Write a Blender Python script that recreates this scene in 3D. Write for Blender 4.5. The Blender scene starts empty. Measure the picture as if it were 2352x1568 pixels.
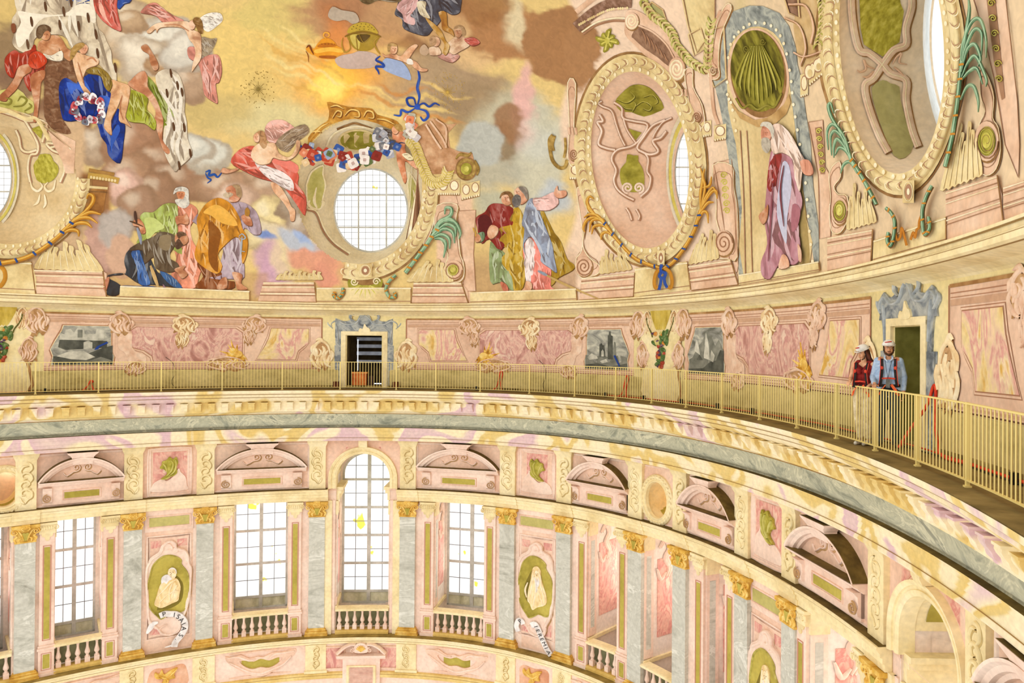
# Oval dome, gallery and drum of a baroque church, seen from the gallery.
import bpy, math, random
import numpy as np
from mathutils import Vector, Matrix
from mathutils.geometry import delaunay_2d_cdt

SC = bpy.context.scene
COL = SC.collection
random.seed(7)
PI = math.pi

# ------------------------------------------------------------------ camera
FPX, ROLL, PIT = 1700.0, 0.0078, 0.0052      # focal length in pixels of the 2352-wide frame
CAMZ = 1.8
cam = bpy.data.cameras.new('camera')
cam.sensor_width = 36.0
cam.lens = FPX / 2352.0 * 36.0
cam.clip_start, cam.clip_end = 0.05, 400
camo = bpy.data.objects.new('camera', cam)
COL.objects.link(camo)
cr, sr, cp, sp = math.cos(ROLL), math.sin(ROLL), math.cos(PIT), math.sin(PIT)
RX = Vector((cr, -sr * sp, sr * cp))
FW = Vector((0, cp, sp))
UP = Vector((-sr, -cr * sp, cr * cp))
M = Matrix(((RX.x, UP.x, -FW.x, 0), (RX.y, UP.y, -FW.y, 0), (RX.z, UP.z, -FW.z, CAMZ), (0, 0, 0, 1)))
camo.matrix_world = M
SC.camera = camo

# ------------------------------------------------------------------ light and exposure
SC.view_settings.view_transform = 'Standard'
SC.view_settings.look = 'None'
SC.view_settings.exposure = 0.06
SC.view_settings.gamma = 1.0
SC.view_settings.use_curve_mapping = False
wd = bpy.data.worlds.new('daylight')
SC.world = wd
wd.use_nodes = True
bg = wd.node_tree.nodes['Background']
bg.inputs[0].default_value = (1.0, 0.985, 0.95, 1)
bg.inputs[1].default_value = 1.25
SC.cycles.max_bounces = 6
SC.cycles.diffuse_bounces = 4
SC.cycles.use_denoising = True

def lamp(name, loc, target, size, power, col=(1, .97, .9)):
 l = bpy.data.lights.new(name, 'AREA')
 l.shape = 'RECTANGLE'
 l.size, l.size_y = size
 l.energy = power
 l.color = col
 o = bpy.data.objects.new(name, l)
 o.location = loc
 o.rotation_euler = (Vector(target) - Vector(loc)).to_track_quat('-Z', 'Y').to_euler()
 COL.objects.link(o)
 return o

# daylight from the dome windows on the near side of the church, behind and above the camera
lamp('near_window_light', (-22, -3, 9), (-2, 22, -2), (12, 8), 1500)

# ------------------------------------------------------------------ plan: an oval ring, t = metres along it to the right
CX, CY, EA, EB, TH = -11.0117, 7.7455, 23.045, 23.045 * .6727, 1.0825
_ph = np.linspace(0, 2 * np.pi, 12001)
_c, _s = math.cos(TH), math.sin(TH)
_ex, _ey = EA * np.cos(_ph), EB * np.sin(_ph)
_n = np.hypot(np.cos(_ph) / EA, np.sin(_ph) / EB)
_nx, _ny = np.cos(_ph) / EA / _n, np.sin(_ph) / EB / _n
BX, BY = CX + _c * _ex - _s * _ey, CY + _s * _ex + _c * _ey
NX, NY = _c * _nx - _s * _ny, _s * _nx + _c * _ny
SL = np.r_[0, np.cumsum(np.hypot(np.diff(BX), np.diff(BY)))]
SLEN = SL[-1]

def rays(x, y):
 x = (np.asarray(x, float) - 1176) / FPX
 z = -(np.asarray(y, float) - 784) / FPX
 x, z = x * cr - z * sr, x * sr + z * cr
 yy = cp - z * sp
 z = sp + z * cp
 return x / yy, z / yy

_T = {}

def _tab(d):
 d = round(float(d), 3)
 if d not in _T:
  X, Y = BX + d * NX, BY + d * NY
  m = np.where(Y > 1.5)[0]
  U = X[m] / Y[m]
  o = np.argsort(U)
  _T[d] = (U[o], Y[m][o], SL[m][o])
 return _T[d]

S0 = 0.0
_u = rays(842, 900)[0]
_U, _Y, _S = _tab(0)
S0 = float(np.interp(_u, _U, _S))

def wpx(x, y, d):
 """photo pixel -> (t, z) on the upright wall at offset d outside the railing line"""
 u, v = rays(x, y)
 U, Y, S = _tab(d)
 D = np.interp(u, U, Y)
 s = np.interp(u, U, S)
 t = (S0 - s + SLEN / 2) % SLEN - SLEN / 2
 return t, CAMZ + v * D

def W(t, z, d):
 """ring coordinates -> world, arrays"""
 s = (S0 - np.asarray(t, float)) % SLEN
 i = np.interp
 x = i(s, SL, BX) + d * i(s, SL, NX)
 y = i(s, SL, BY) + d * i(s, SL, NY)
 return np.stack(np.broadcast_arrays(x, y, np.asarray(z, float)), -1)

# the dome: an ellipsoid on the same oval
ZB, HD, DD = 3.42, 15.0, 0.42

def Dm(p, off=0.0):
 """photo pixel -> dome surface, moved inwards by off"""
 p = np.asarray(p, float)
 u, v = rays(p[..., 0], p[..., 1])
 a, b, h = EA + DD - off, EB + DD - off, HD - off
 ox, oy = -CX, -CY
 O0, O1 = _c * ox + _s * oy, -_s * ox + _c * oy
 d0, d1 = _c * u + _s, -_s * u + _c
 oz = CAMZ - ZB
 A = (d0 / a) ** 2 + (d1 / b) ** 2 + (v / h) ** 2
 B = 2 * (O0 * d0 / a ** 2 + O1 * d1 / b ** 2 + oz * v / h ** 2)
 Cc = (O0 / a) ** 2 + (O1 / b) ** 2 + (oz / h) ** 2 - 1
 t = (-B + np.sqrt(np.maximum(B * B - 4 * A * Cc, 0))) / (2 * A)
 return np.stack([u * t, t, CAMZ + v * t], -1)

# ------------------------------------------------------------------ mesh helpers
def raw(name, V, Fc, mat=None, parent=None, smooth=False, mats=None, idx=None):
 me = bpy.data.meshes.new(name)
 me.from_pydata([tuple(v) for v in np.asarray(V).tolist()], [], Fc)
 if mats:
  for m in mats:
   me.materials.append(m)
  me.polygons.foreach_set('material_index', idx)
 elif mat:
  me.materials.append(mat)
 if smooth:
  me.polygons.foreach_set('use_smooth', [True] * len(me.polygons))
 me.update()
 o = bpy.data.objects.new(name, me)
 COL.objects.link(o)
 if parent:
  o.parent = parent
 return o

def tag(o, label, cat, group=None, kind=None):
 o['label'] = label
 o['category'] = cat
 if group:
  o['group'] = group
 if kind:
  o['kind'] = kind
 return o

def thing(name, label, cat, loc=(0, 0, 0), group=None):
 o = bpy.data.objects.new(name, None)
 o.empty_display_size = .1
 o.location = loc
 COL.objects.link(o)
 return tag(o, label, cat, group)

def root(name, kind='structure'):
 o = bpy.data.objects.new(name, None)
 COL.objects.link(o)
 o['kind'] = kind
 return o

def S(o):
 o['kind'] = 'structure'
 return o

class MB:
 def __init__(s):
  s.V, s.F, s.n = [], [], 0

 def add(s, V, Fc):
  V = np.asarray(V, float).reshape(-1, 3)
  s.V.append(V)
  s.F += [[i + s.n for i in f] for f in Fc]
  s.n += len(V)

 def build(s, name, mat, parent=None, smooth=False):
  return raw(name, np.concatenate(s.V), s.F, mat, parent, smooth)

def gridfaces(nu, nv, closeu=False, closev=False, base=0):
 out = []
 for i in range(nu if closeu else nu - 1):
  i2 = (i + 1) % nu
  for j in range(nv if closev else nv - 1):
   j2 = (j + 1) % nv
   out.append([base + i * nv + j, base + i2 * nv + j, base + i2 * nv + j2, base + i * nv + j2])
 return out

def ringsweep(mb, prof, t0, t1, step=.35, close=False):
 """profile [(d, z)...] swept along the ring from t0 to t1"""
 n = max(2, int(abs(t1 - t0) / step) + 1)
 ts = np.linspace(t0, t1, n)
 pr = np.array(prof, float)
 V = W(ts[:, None], pr[None, :, 1], pr[None, :, 0])
 k = len(pr)
 mb.add(V, gridfaces(n, k, False, close) + ([list(range(k))[::-1], [(n - 1) * k + i for i in range(k)]] if close else []))

def band(name, prof, t0, t1, mat, parent=None, close=False, step=.35, smooth=False):
 mb = MB()
 ringsweep(mb, prof, t0, t1, step, close)
 return mb.build(name, mat, parent, smooth)

def tbox(mb, t0, t1, z0, z1, d0, d1, step=.6):
 """a block in ring coordinates; d1 is the front (towards the church)"""
 ringsweep(mb, [(d0, z0), (d1, z0), (d1, z1), (d0, z1)], t0, t1, step, True)

def block(name, t0, t1, z0, z1, d0, d1, mat, parent=None):
 mb = MB()
 tbox(mb, t0, t1, z0, z1, d0, d1)
 return mb.build(name, mat, parent)

def frame_t(t, d=0.0, z=0.0):
 """local axes (along the ring, outward) and a point, for round things"""
 p0, p1 = W(t - .01, z, d), W(t + .01, z, d)
 e = p1 - p0
 e[2] = 0
 e /= np.linalg.norm(e)
 n = np.array([-e[1], e[0], 0.0])
 pc = W(t, z, d)
 if np.dot(n, W(t, z, d + 1) - pc) < 0:
  n = -n
 return pc, e, n

def lathe(mb, c, prof, seg=10, axis=None, ux=None):
 """profile [(r, h)...] about an axis through c"""
 az = np.array([0, 0, 1.0]) if axis is None else np.asarray(axis, float)
 ax = np.array([1.0, 0, 0]) if ux is None else np.asarray(ux, float)
 ay = np.cross(az, ax)
 an = np.linspace(0, 2 * PI, seg, endpoint=False)
 pr = np.array(prof, float)
 V = (np.asarray(c, float) + pr[None, :, 0, None] * (np.cos(an)[:, None, None] * ax + np.sin(an)[:, None, None] * ay)
   + pr[None, :, 1, None] * az)
 mb.add(V, gridfaces(seg, len(pr), True))

def tube(mb, pts, r, seg=8, closed=False, cap=True):
 P_ = np.asarray(pts, float)
 n = len(P_)
 rr = np.broadcast_to(np.asarray(r, float), (n,))
 T = np.roll(P_, -1, 0) - np.roll(P_, 1, 0) if closed else np.gradient(P_, axis=0)
 T /= np.linalg.norm(T, axis=1)[:, None] + 1e-12
 up = np.array([0, 0, 1.0])
 V = []
 an = np.linspace(0, 2 * PI, seg, endpoint=False)
 prev = None
 for i in range(n):
  a = np.cross(T[i], up) if prev is None else prev - T[i] * np.dot(prev, T[i])
  if np.linalg.norm(a) < 1e-4:
   a = np.cross(T[i], [1, 0, 0.1])
  a /= np.linalg.norm(a)
  prev = a
  b = np.cross(T[i], a)
  V.append(P_[i] + rr[i] * (np.cos(an)[:, None] * a + np.sin(an)[:, None] * b))
 f = gridfaces(n, seg, closed, True)
 if cap and not closed:
  f += [list(range(seg))[::-1], [(n - 1) * seg + i for i in range(seg)]]
 mb.add(np.concatenate(V), f)

def box3(mb, c, size, ex=(1, 0, 0), ey=(0, 1, 0), ez=(0, 0, 1)):
 c = np.asarray(c, float)
 ex, ey, ez = [np.asarray(v, float) for v in (ex, ey, ez)]
 hx, hy, hz = size[0] / 2, size[1] / 2, size[2] / 2
 V = [c + sx * hx * ex + sy * hy * ey + sz * hz * ez for sz in (-1, 1) for sy in (-1, 1) for sx in (-1, 1)]
 mb.add(V, [[0, 2, 3, 1], [4, 5, 7, 6], [0, 1, 5, 4], [2, 6, 7, 3], [0, 4, 6, 2], [1, 3, 7, 5]])

# ------------------------------------------------------------------ 2D outline helpers
def cr_(pts, n=4, closed=True):
 """Catmull-Rom through the points"""
 p = np.asarray(pts, float)
 if len(p) < 3:
  return p
 if closed:
  q = np.concatenate([p[-1:], p, p[:2]])
 else:
  q = np.concatenate([2 * p[:1] - p[1:2], p, 2 * p[-1:] - p[-2:-1]])
 u = np.linspace(0, 1, n, endpoint=False)[:, None]
 out = []
 for i in range(len(q) - 3):
  a, b, c, d = q[i:i + 4]
  out.append(.5 * ((2 * b) + (-a + c) * u + (2 * a - 5 * b + 4 * c - d) * u ** 2 + (-a + 3 * b - 3 * c + d) * u ** 3))
 o = np.concatenate(out)
 return o if closed else np.concatenate([o, p[-1:]])

def dens(p, g):
 p = np.asarray(p, float)
 out = []
 for i in range(len(p)):
  a, b = p[i], p[(i + 1) % len(p)]
  k = max(1, int(math.ceil(np.hypot(*(b - a)) / g)))
  out.append(a + (b - a) * (np.arange(k) / k)[:, None])
 return np.concatenate(out)

def inside(px, py, poly):
 r = np.zeros(np.shape(px), bool)
 x1, y1 = poly[-1]
 for x2, y2 in poly:
  if y1 != y2:
   c = ((y2 > py) != (y1 > py)) & (px < (x1 - x2) * (py - y2) / (y1 - y2) + x2)
   r ^= c
  x1, y1 = x2, y2
 return r

def tri2(loops, g):
 """triangulate outline + holes with inner points on a grid of pitch g -> pts, tris, loop index ranges"""
 loops = [dens(l, g) for l in loops]
 allp = np.concatenate(loops)
 ed, rng, n = [], [], 0
 for l in loops:
  k = len(l)
  ed += [(n + i, n + (i + 1) % k) for i in range(k)]
  rng.append((n, k))
  n += k
 lo, hi = allp.min(0), allp.max(0)
 pts = [tuple(p) for p in allp]
 if max(hi - lo) > g * 1.2:
  gx, gy = np.meshgrid(np.arange(lo[0] + g / 2, hi[0], g), np.arange(lo[1] + g / 2, hi[1], g))
  gx, gy = gx.ravel(), gy.ravel()
  m = inside(gx, gy, loops[0])
  for h in loops[1:]:
   m &= ~inside(gx, gy, h)
  pts += list(zip(gx[m], gy[m]))
 sc = 1.0 / max(1e-9, max(hi - lo))
 vv, ee, ff, _, _, _ = delaunay_2d_cdt([Vector(((p[0] - lo[0]) * sc, (p[1] - lo[1]) * sc)) for p in pts], ed, [], 0, 1e-6)
 P2 = np.array([(v.x, v.y) for v in vv]) / sc + lo
 F_ = np.array([f for f in ff if len(f) == 3])
 if len(F_) == 0:
  return P2, [], loops
 c = P2[F_].mean(1)
 m = inside(c[:, 0], c[:, 1], loops[0])
 for h in loops[1:]:
  m &= ~inside(c[:, 0], c[:, 1], h)
 return P2, F_[m].tolist(), loops

def fan(loop):
 return np.asarray(loop, float), [[i for i in range(len(loop))]]

def sheet(mb, loops, MP, front, back=None, g=.5, flip=False):
 """a plate with the given outline: front face at offset `front`, side walls down to `back`"""
 P2, F_, L = tri2(loops, g)
 if not len(F_):
  return
 e1 = P2[F_[0][1]] - P2[F_[0][0]]
 e2 = P2[F_[0][2]] - P2[F_[0][0]]
 mb.add(MP(P2, front), [f if not flip else f[::-1] for f in F_])
 if back is not None:
  for l in L:
   k = len(l)
   mb.add(np.concatenate([MP(l, front), MP(l, back)]), [[i, (i + 1) % k, k + (i + 1) % k, k + i] for i in range(k)])

def MW(p, d):
 return W(p[:, 0], p[:, 1], d)

def ribbon(mb, path, prof, MP, closed=False, base=0.0):
 """a moulding: profile [(sideways, height)...] carried along a 2D path; MP(points, offset) maps to the surface.
 On walls heights are subtracted from d, so `base` is the wall's own d and sign is -1."""
 p = np.asarray(path, float)
 t = np.roll(p, -1, 0) - np.roll(p, 1, 0) if closed else np.gradient(p, axis=0)
 t /= np.linalg.norm(t, axis=1)[:, None] + 1e-9
 nrm = np.stack([-t[:, 1], t[:, 0]], 1)
 V = []
 for a, h in prof:
  a = np.asarray(a, float)
  V.append(MP(p + nrm * (a[:, None] if a.ndim else a), base + (-h if MP is MW else h)))
 V = np.stack(V, 1)
 n, k = V.shape[:2]
 mb.add(V.reshape(-1, 3), gridfaces(n, k, closed, False))

def roundprof(w, h):
 w = np.asarray(w, float)
 return [(-w, 0), (-.75 * w, .6 * h), (-.3 * w, .95 * h), (.3 * w, .95 * h), (.75 * w, .6 * h), (w, 0)]

def oval(cx, cy, rx, ry, n=48, rot=0.0, a0=0, a1=2 * PI):
 full = abs(a1 - a0) > 6.28
 a = np.linspace(a0, a1, n, endpoint=not full)
 x, y = rx * np.cos(a), ry * np.sin(a)
 c, s = math.cos(rot), math.sin(rot)
 return np.stack([cx + c * x - s * y, cy + s * x + c * y], 1)

def spiral(cx, cy, r, turns, a0=0, sgn=1, n=28, r1=.12, asp=1.0):
 u = np.linspace(0, 1, n)
 a = a0 + sgn * u * turns * 2 * PI
 rr = r * (1 - u * (1 - r1))
 return np.stack([cx + rr * np.cos(a) * asp, cy + rr * np.sin(a)], 1)

# ------------------------------------------------------------------ materials
def lin(h):
 h = h.lstrip('#')
 c = [int(h[i:i + 2], 16) / 255 for i in (0, 2, 4)]
 return tuple([x / 12.92 if x <= .04045 else ((x + .055) / 1.055) ** 2.4 for x in c] + [1.0])

_M = {}

def mat(key, cols, scale=1.0, rough=.8, stretch=(1, 1, 1), pos=None, dist=0.0, detail=4, bump=0.0, hard=False, metal=0.0, nrough=.55, rot=(0, 0, 0)):
 """plaster, paint or marble: a colour ramp over distorted noise in world space"""
 if key in _M:
  return _M[key]
 m = bpy.data.materials.new(key)
 m.use_nodes = True
 nt = m.node_tree
 N, L = nt.nodes, nt.links
 b = N['Principled BSDF']
 b.inputs['Roughness'].default_value = rough
 b.inputs['Metallic'].default_value = metal
 b.inputs['Specular IOR Level'].default_value = .25
 if isinstance(cols, str):
  b.inputs['Base Color'].default_value = lin(cols)
  _M[key] = m
  return m
 tc = N.new('ShaderNodeNewGeometry')
 mp = N.new('ShaderNodeMapping')
 mp.inputs['Scale'].default_value = stretch
 mp.inputs['Rotation'].default_value = rot
 L.new(tc.outputs['Position'], mp.inputs['Vector'])
 no = N.new('ShaderNodeTexNoise')
 no.inputs['Scale'].default_value = scale
 no.inputs['Detail'].default_value = detail
 no.inputs['Roughness'].default_value = nrough
 no.inputs['Distortion'].default_value = dist
 L.new(mp.outputs[0], no.inputs['Vector'])
 rp = N.new('ShaderNodeValToRGB')
 e = rp.color_ramp.elements
 k = len(cols)
 pos = pos or [.3 + .4 * i / (k - 1) for i in range(k)]
 for i in range(k):
  if i > 1:
   e.new(pos[i])
 for i in range(k):
  e[i].position = pos[i]
  e[i].color = lin(cols[i])
 if hard:
  rp.color_ramp.interpolation = 'CONSTANT'
 L.new(no.outputs['Fac'], rp.inputs[0])
 # fine mottling as in old lime paint
 n2 = N.new('ShaderNodeTexNoise')
 n2.inputs['Scale'].default_value = 9
 n2.inputs['Detail'].default_value = 5
 L.new(tc.outputs['Position'], n2.inputs['Vector'])
 mr = N.new('ShaderNodeMapRange')
 mr.inputs['From Min'].default_value = .3
 mr.inputs['From Max'].default_value = .7
 mr.inputs['To Min'].default_value = .88
 mr.inputs['To Max'].default_value = 1.06
 L.new(n2.outputs['Fac'], mr.inputs[0])
 mx = N.new('ShaderNodeMix')
 mx.data_type = 'RGBA'
 mx.blend_type = 'MULTIPLY'
 mx.inputs[0].default_value = 1
 L.new(rp.outputs[0], mx.inputs[6])
 L.new(mr.outputs[0], mx.inputs[7])
 L.new(mx.outputs[2], b.inputs['Base Color'])
 if bump:
  bp = N.new('ShaderNodeBump')
  bp.inputs['Strength'].default_value = bump
  bp.inputs['Distance'].default_value = .03
  L.new(no.outputs['Fac'], bp.inputs['Height'])
  L.new(bp.outputs[0], b.inputs['Normal'])
 _M[key] = m
 return m

def mix_hex(a, b, f):
 A = [int(a[i:i + 2], 16) for i in (1, 3, 5)]
 B = [int(b[i:i + 2], 16) for i in (1, 3, 5)]
 return '#%02x%02x%02x' % tuple(int(max(0, min(255, x + (y - x) * f))) for x, y in zip(A, B))

def plain(h, var=.08, rough=.8):
 """one colour with a little life in it"""
 return mat('paint_' + h[1:], [mix_hex(h, '#5a4020', var), h, mix_hex(h, '#fff6e0', var)], 1.6, rough)

CREAM = mat('cream_plaster', ['#dcc48e', '#ecd9a8', '#f2e2b8'], .8, .8)
CREAM2 = mat('cream_stucco', ['#e2cc96', '#f1dfae', '#f5e6bd'], 1.1, .8)
PINK = mat('pink_plaster', ['#dfb89e', '#ecc7ae', '#f1d3bc'], .8, .8)
PINK2 = mat('pale_pink_stucco', ['#e4c3ac', '#f0d3c0', '#f4decb'], .9, .8)
ROSE = mat('rose_marble', ['#c8837a', '#dd9f90', '#e8b8a4', '#d98f85', '#edc6b0'], 1.6, .55, dist=2.2, stretch=(1, 1, .5), pos=[.3, .42, .5, .58, .68])
OLIVE = mat('olive_panel', ['#a3943c', '#b8a84c', '#c2b257'], 1.0, .8)
GOLD = mat('ochre_gilding', ['#b8862c', '#dcae4a', '#efcf78'], 3.0, .45)
GREY = mat('grey_marble', ['#7f8270', '#a0a18c', '#bdbba0', '#adac94', '#d2ceb0', '#919280'], .55, .5, dist=2.6, pos=[.3, .41, .47, .53, .59, .67], rot=(.3, .5, 0), stretch=(1, 1, 1.4), nrough=.7)
PALEM = mat('pale_grey_marble', ['#9a988a', '#bebcae', '#cfcdc0', '#c2c0b2', '#e2e0d4', '#b2b0a2'], .8, .5, dist=1.4, pos=[.26, .40, .48, .55, .62, .72], rot=(.2, .75, .3), stretch=(.35, 1, 1.3), nrough=.7)
DUST = mat('dusty_brown_ledge', ['#4f3f1c', '#665326', '#7a6532'], 3.0, .95)
STONE = mat('walkway_stone', ['#6b5a30', '#857040', '#97824e'], 1.4, .95)
SHADE = mat('painted_shade_line', '#9a7a48')  # brown for the strips that paint shade into the moulding creases
IRON = mat('cream_painted_iron', '#e6d184', rough=.5)
FRAMEW = mat('pale_window_frame', ['#b4b3a8', '#c8c7be', '#d8d7ce'], 2, .6)
# ------------------------------------------------------------------ local assets: x along the wall, -y towards the church, z up
def ML(p, h):
 p = np.asarray(p, float)
 return np.stack([p[..., 0], np.full(p.shape[:-1], -h, float) if np.ndim(h) == 0 else -h, p[..., 1]], -1)

def lbox(mb, x0, x1, h0, h1, z0, z1):
 box3(mb, ((x0 + x1) / 2, -(h0 + h1) / 2, (z0 + z1) / 2), (x1 - x0, abs(h1 - h0), z1 - z0))

def lprism(mb, prof, x0, x1):
 """profile [(h, z)...] extruded along x, closed"""
 k = len(prof)
 V = [(x, -h, z) for x in (x0, x1) for h, z in prof]
 mb.add(V, [[i, (i + 1) % k, k + (i + 1) % k, k + i] for i in range(k)] + [list(range(k))[::-1], [k + i for i in range(k)]])

def stroke(mb, pts, w0, h, MP, base=0.0, n=5, w1=None, flat=False):
 """a tapering raised stroke through the points"""
 p = cr_(pts, n, False)
 u = np.linspace(0, 1, len(p))
 if w1 is None:
  w = w0 * (.25 + .75 * np.sin(PI * np.clip(u * .9 + .05, 0, 1)))
 else:
  w = w0 + (w1 - w0) * u
 ribbon(mb, p, roundprof(w / 2, h) if not flat else [(-w / 2, h), (w / 2, h)], MP, False, base)

def place(o, t, d, z=0.0, mir=False, sx=1.0, st=True):
 p, e, n = frame_t(t, d, z)
 if st:
  sx = sx * float(np.linalg.norm(W(t + .5, 0, d) - W(t - .5, 0, d)))
 if mir:
  sx = -sx
 o.matrix_world = Matrix(((e[0] * sx, n[0], 0, p[0]), (e[1] * sx, n[1], 0, p[1]), (0, 0, 1, p[2]), (0, 0, 0, 1)))

def copy_tree(o, parent=None):
 c = o.copy()
 COL.objects.link(c)
 if parent:
  c.parent = parent
 for ch in list(o.children):
  copy_tree(ch, c)
 return c

def put(proto, used, spots, group=None):
 """spots: (t, d, z, mirror, xscale, label)"""
 out = []
 for i, (t, d, z, mir, sx, lab) in enumerate(spots):
  o = proto if i == 0 and not used else copy_tree(proto)
  place(o, t, d, z, mir, sx)
  if lab:
   o['label'] = lab
  if group:
   o['group'] = group
  out.append(o)
 return out

T0, T1 = -15.5, 31.5
VIOL = mat('painted_marble_cornice', ['#f3e3bb', '#e2c9be', '#debcc0', '#f4e5c2', '#f2e2b8', '#e2c884', '#e2c478', '#f3e4bd', '#e2c6c4', '#f2e3bb'], .36, .7, dist=.8,
   pos=[.30, .33, .41, .43, .51, .53, .59, .61, .66, .69], detail=2)

# ------------------------------------------------------------------ upper cornice, attic wall, walkway
tr = S(band('trim_1', [(1.0, 3.46), (.40, 3.46), (.31, 3.43), (.31, 3.385), (.35, 3.37), (.36, 3.31), (.33, 3.28), (.31, 3.25), (.31, 3.17), (.36, 3.14), (.50, 3.10), (.72, 3.05), (.86, 2.98), (.9, 2.94)], T0, T1, CREAM2))
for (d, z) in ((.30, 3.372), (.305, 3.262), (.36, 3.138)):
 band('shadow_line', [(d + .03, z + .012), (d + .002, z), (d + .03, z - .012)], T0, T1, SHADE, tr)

DOORS = [(-.90, .42, 2.15), (21.98, 22.98, 2.2)]
rect = lambda a, b, c, d: np.array([(a, c), (b, c), (b, d), (a, d)], float)
mb = MB()
holes = [rect(a, b, -.02, h) for a, b, h in DOORS]
edges = sorted([T0, T1] + [x for a, b, h in DOORS for x in (a, b)])
P_ = []
prev = T0
for a, b, h in DOORS:
 ringsweep(mb, [(.9, 0), (.9, 3.0)], prev, a)
 ringsweep(mb, [(.9, h), (.9, 3.0)], a, b)
 prev = b
ringsweep(mb, [(.9, 0), (.9, 3.0)], prev, T1)
attic = S(mb.build('wall_attic', mat('attic_plaster', ['#d9c68c', '#e8d69c', '#efdfaa'], .7, .85)))
mb = MB()
prev = T0
for a, b, h in DOORS:
 ringsweep(mb, [(.875, 0), (.875, .72), (.89, .76)], prev, a - .3)
 prev = b + .3
ringsweep(mb, [(.875, 0), (.875, .72), (.89, .76)], prev, T1)
dado = mb.build('dado', mat('dado_plaster', ['#a8955a', '#c7b578', '#d9c688'], 1.1, .9, stretch=(1, 1, 1.6)), attic)
band('foot_strip', [(.868, .0), (.868, .1), (.874, .12)], T0, T1, mat('brown_skirting', ['#5d4c24', '#8f7a45', '#b09a5c'], 2.5, .95), attic)  # mottled brown strip along the wall foot, darker than the dado

floor = S(band('floor', [(-.38, -.1), (-.38, 0), (.98, 0), (.98, -.1)], T0, T1, STONE, close=True))

# ------------------------------------------------------------------ main cornice
tr2 = root('trim_2')
band('crown_moulding', [(-.40, -.01), (-.385, -.10), (-.33, -.14), (-.29, -.15), (-.27, -.17), (-.27, -.23), (-.22, -.27), (-.17, -.28), (-.10, -.36), (.02, -.44), (.12, -.48), (.17, -.49), (.17, -.86), (.26, -.89), (.40, -.93), (.50, -.97), (.5, -1.0)], T0, T1, VIOL, tr2)
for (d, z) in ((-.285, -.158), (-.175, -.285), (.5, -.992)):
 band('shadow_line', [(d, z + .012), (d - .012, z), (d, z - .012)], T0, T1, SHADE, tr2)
band('grey_marble_band', [(.50, -1.0), (.51, -1.03), (.55, -1.14), (.58, -1.28), (.64, -1.42), (.72, -1.50), (.76, -1.52), (.76, -1.57)], T0, T1, GREY, tr2, smooth=True)
band('dusty_ledge', [(.78, -1.565), (.60, -1.575)], T0, T1, DUST, tr2)
band('architrave', [(.60, -1.575), (.60, -1.60), (.63, -1.62), (.63, -1.70), (.655, -1.715), (.655, -1.85), (.68, -1.865), (.68, -1.98), (.66, -2.0), (.64, -2.07), (.66, -2.11), (1.2, -2.11)], T0, T1, VIOL, tr2)
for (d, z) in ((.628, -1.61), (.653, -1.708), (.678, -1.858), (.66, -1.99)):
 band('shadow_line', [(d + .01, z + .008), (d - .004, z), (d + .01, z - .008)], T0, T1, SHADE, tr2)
# dentils: blocks with a scooped underside
mb = MB()
prof = [(0, .0), (.17, .0), (.175, -.05), (.15, -.10), (.10, -.16), (.07, -.24), (.03, -.28), (0, -.29)]
lprism(mb, prof, -.11, .11)
lbox(mb, -.13, .13, 0, .195, 0, .035)
DENT = mb.build('dentil', VIOL, tr2)
first = True
nd = int((T1 - T0) / .475)
for i in range(nd):
 o = DENT if first else DENT.copy()
 if not first:
  COL.objects.link(o)
 first = False
 place(o, T0 + .2 + i * .475, .17, -.53)

# ------------------------------------------------------------------ drum walls with openings
AX, BXm, CXx = -.27, 11.6, 22.8          # axes of the bays
OPEN = [(-15.2, -13.6, 0), (-12.8, -11.95, 0), (-10.75, -9.3, 0), (-5.02, -3.0, 0), (-1.27, .73, 1), (2.45, 4.40, 0), (8.58, 9.85, 0), (10.92, 12.32, 0),
  (13.66, 14.6, 0), (18.2, 20.3, 0), (21.8, 23.8, 1), (25.3, 27.3, 0)]
ZT, ZS = -4.62, -9.92                     # head and foot of the straight openings
WD = 1.15

def archloop(t0, t1, zs, zc, k=14, ext=0):
 c, r = (t0 + t1) / 2, (t1 - t0) / 2 + ext
 a = np.linspace(0, PI, k)
 return np.concatenate([[(c + r, zs)], np.stack([c + r * np.cos(a), zc + r * 1.0 * np.sin(a)], 1), [(c - r, zs)]])

mb = MB()
loops = [rect(T0, T1, -4.2, -2.08)]
for a, b, k in OPEN:
 if k:
  loops.append(archloop(a, b, -4.1999, -3.66))
for tc in (-12.2, 11.55):
 loops.append(oval(tc, -3.33, .47, .62, 28))
# frieze wall, cut by the arches and the roundels
loops = [np.clip(l, [-99, -4.19], [99, 0]) if i else l for i, l in enumerate(loops)]
sheet(mb, loops, MW, 1.13, None, .5)
frz = S(mb.build('wall_drum_upper', PINK))
mb = MB()
prev = T0
for a, b, k in OPEN:
 ringsweep(mb, [(WD, -10.3), (WD, -4.1)], prev, a)
 ringsweep(mb, [(WD, -10.3), (WD, ZS)], a, b)
 if not k:
  ringsweep(mb, [(WD, ZT), (WD, -4.1)], a, b)
 prev = b
ringsweep(mb, [(WD, -10.3), (WD, -4.1)], prev, T1)
low = S(mb.build('wall_drum_lower', PINK2))
S(band('wall_socle', [(1.02, -16), (1.02, -10.2)], T0, T1, PINK2))

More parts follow.
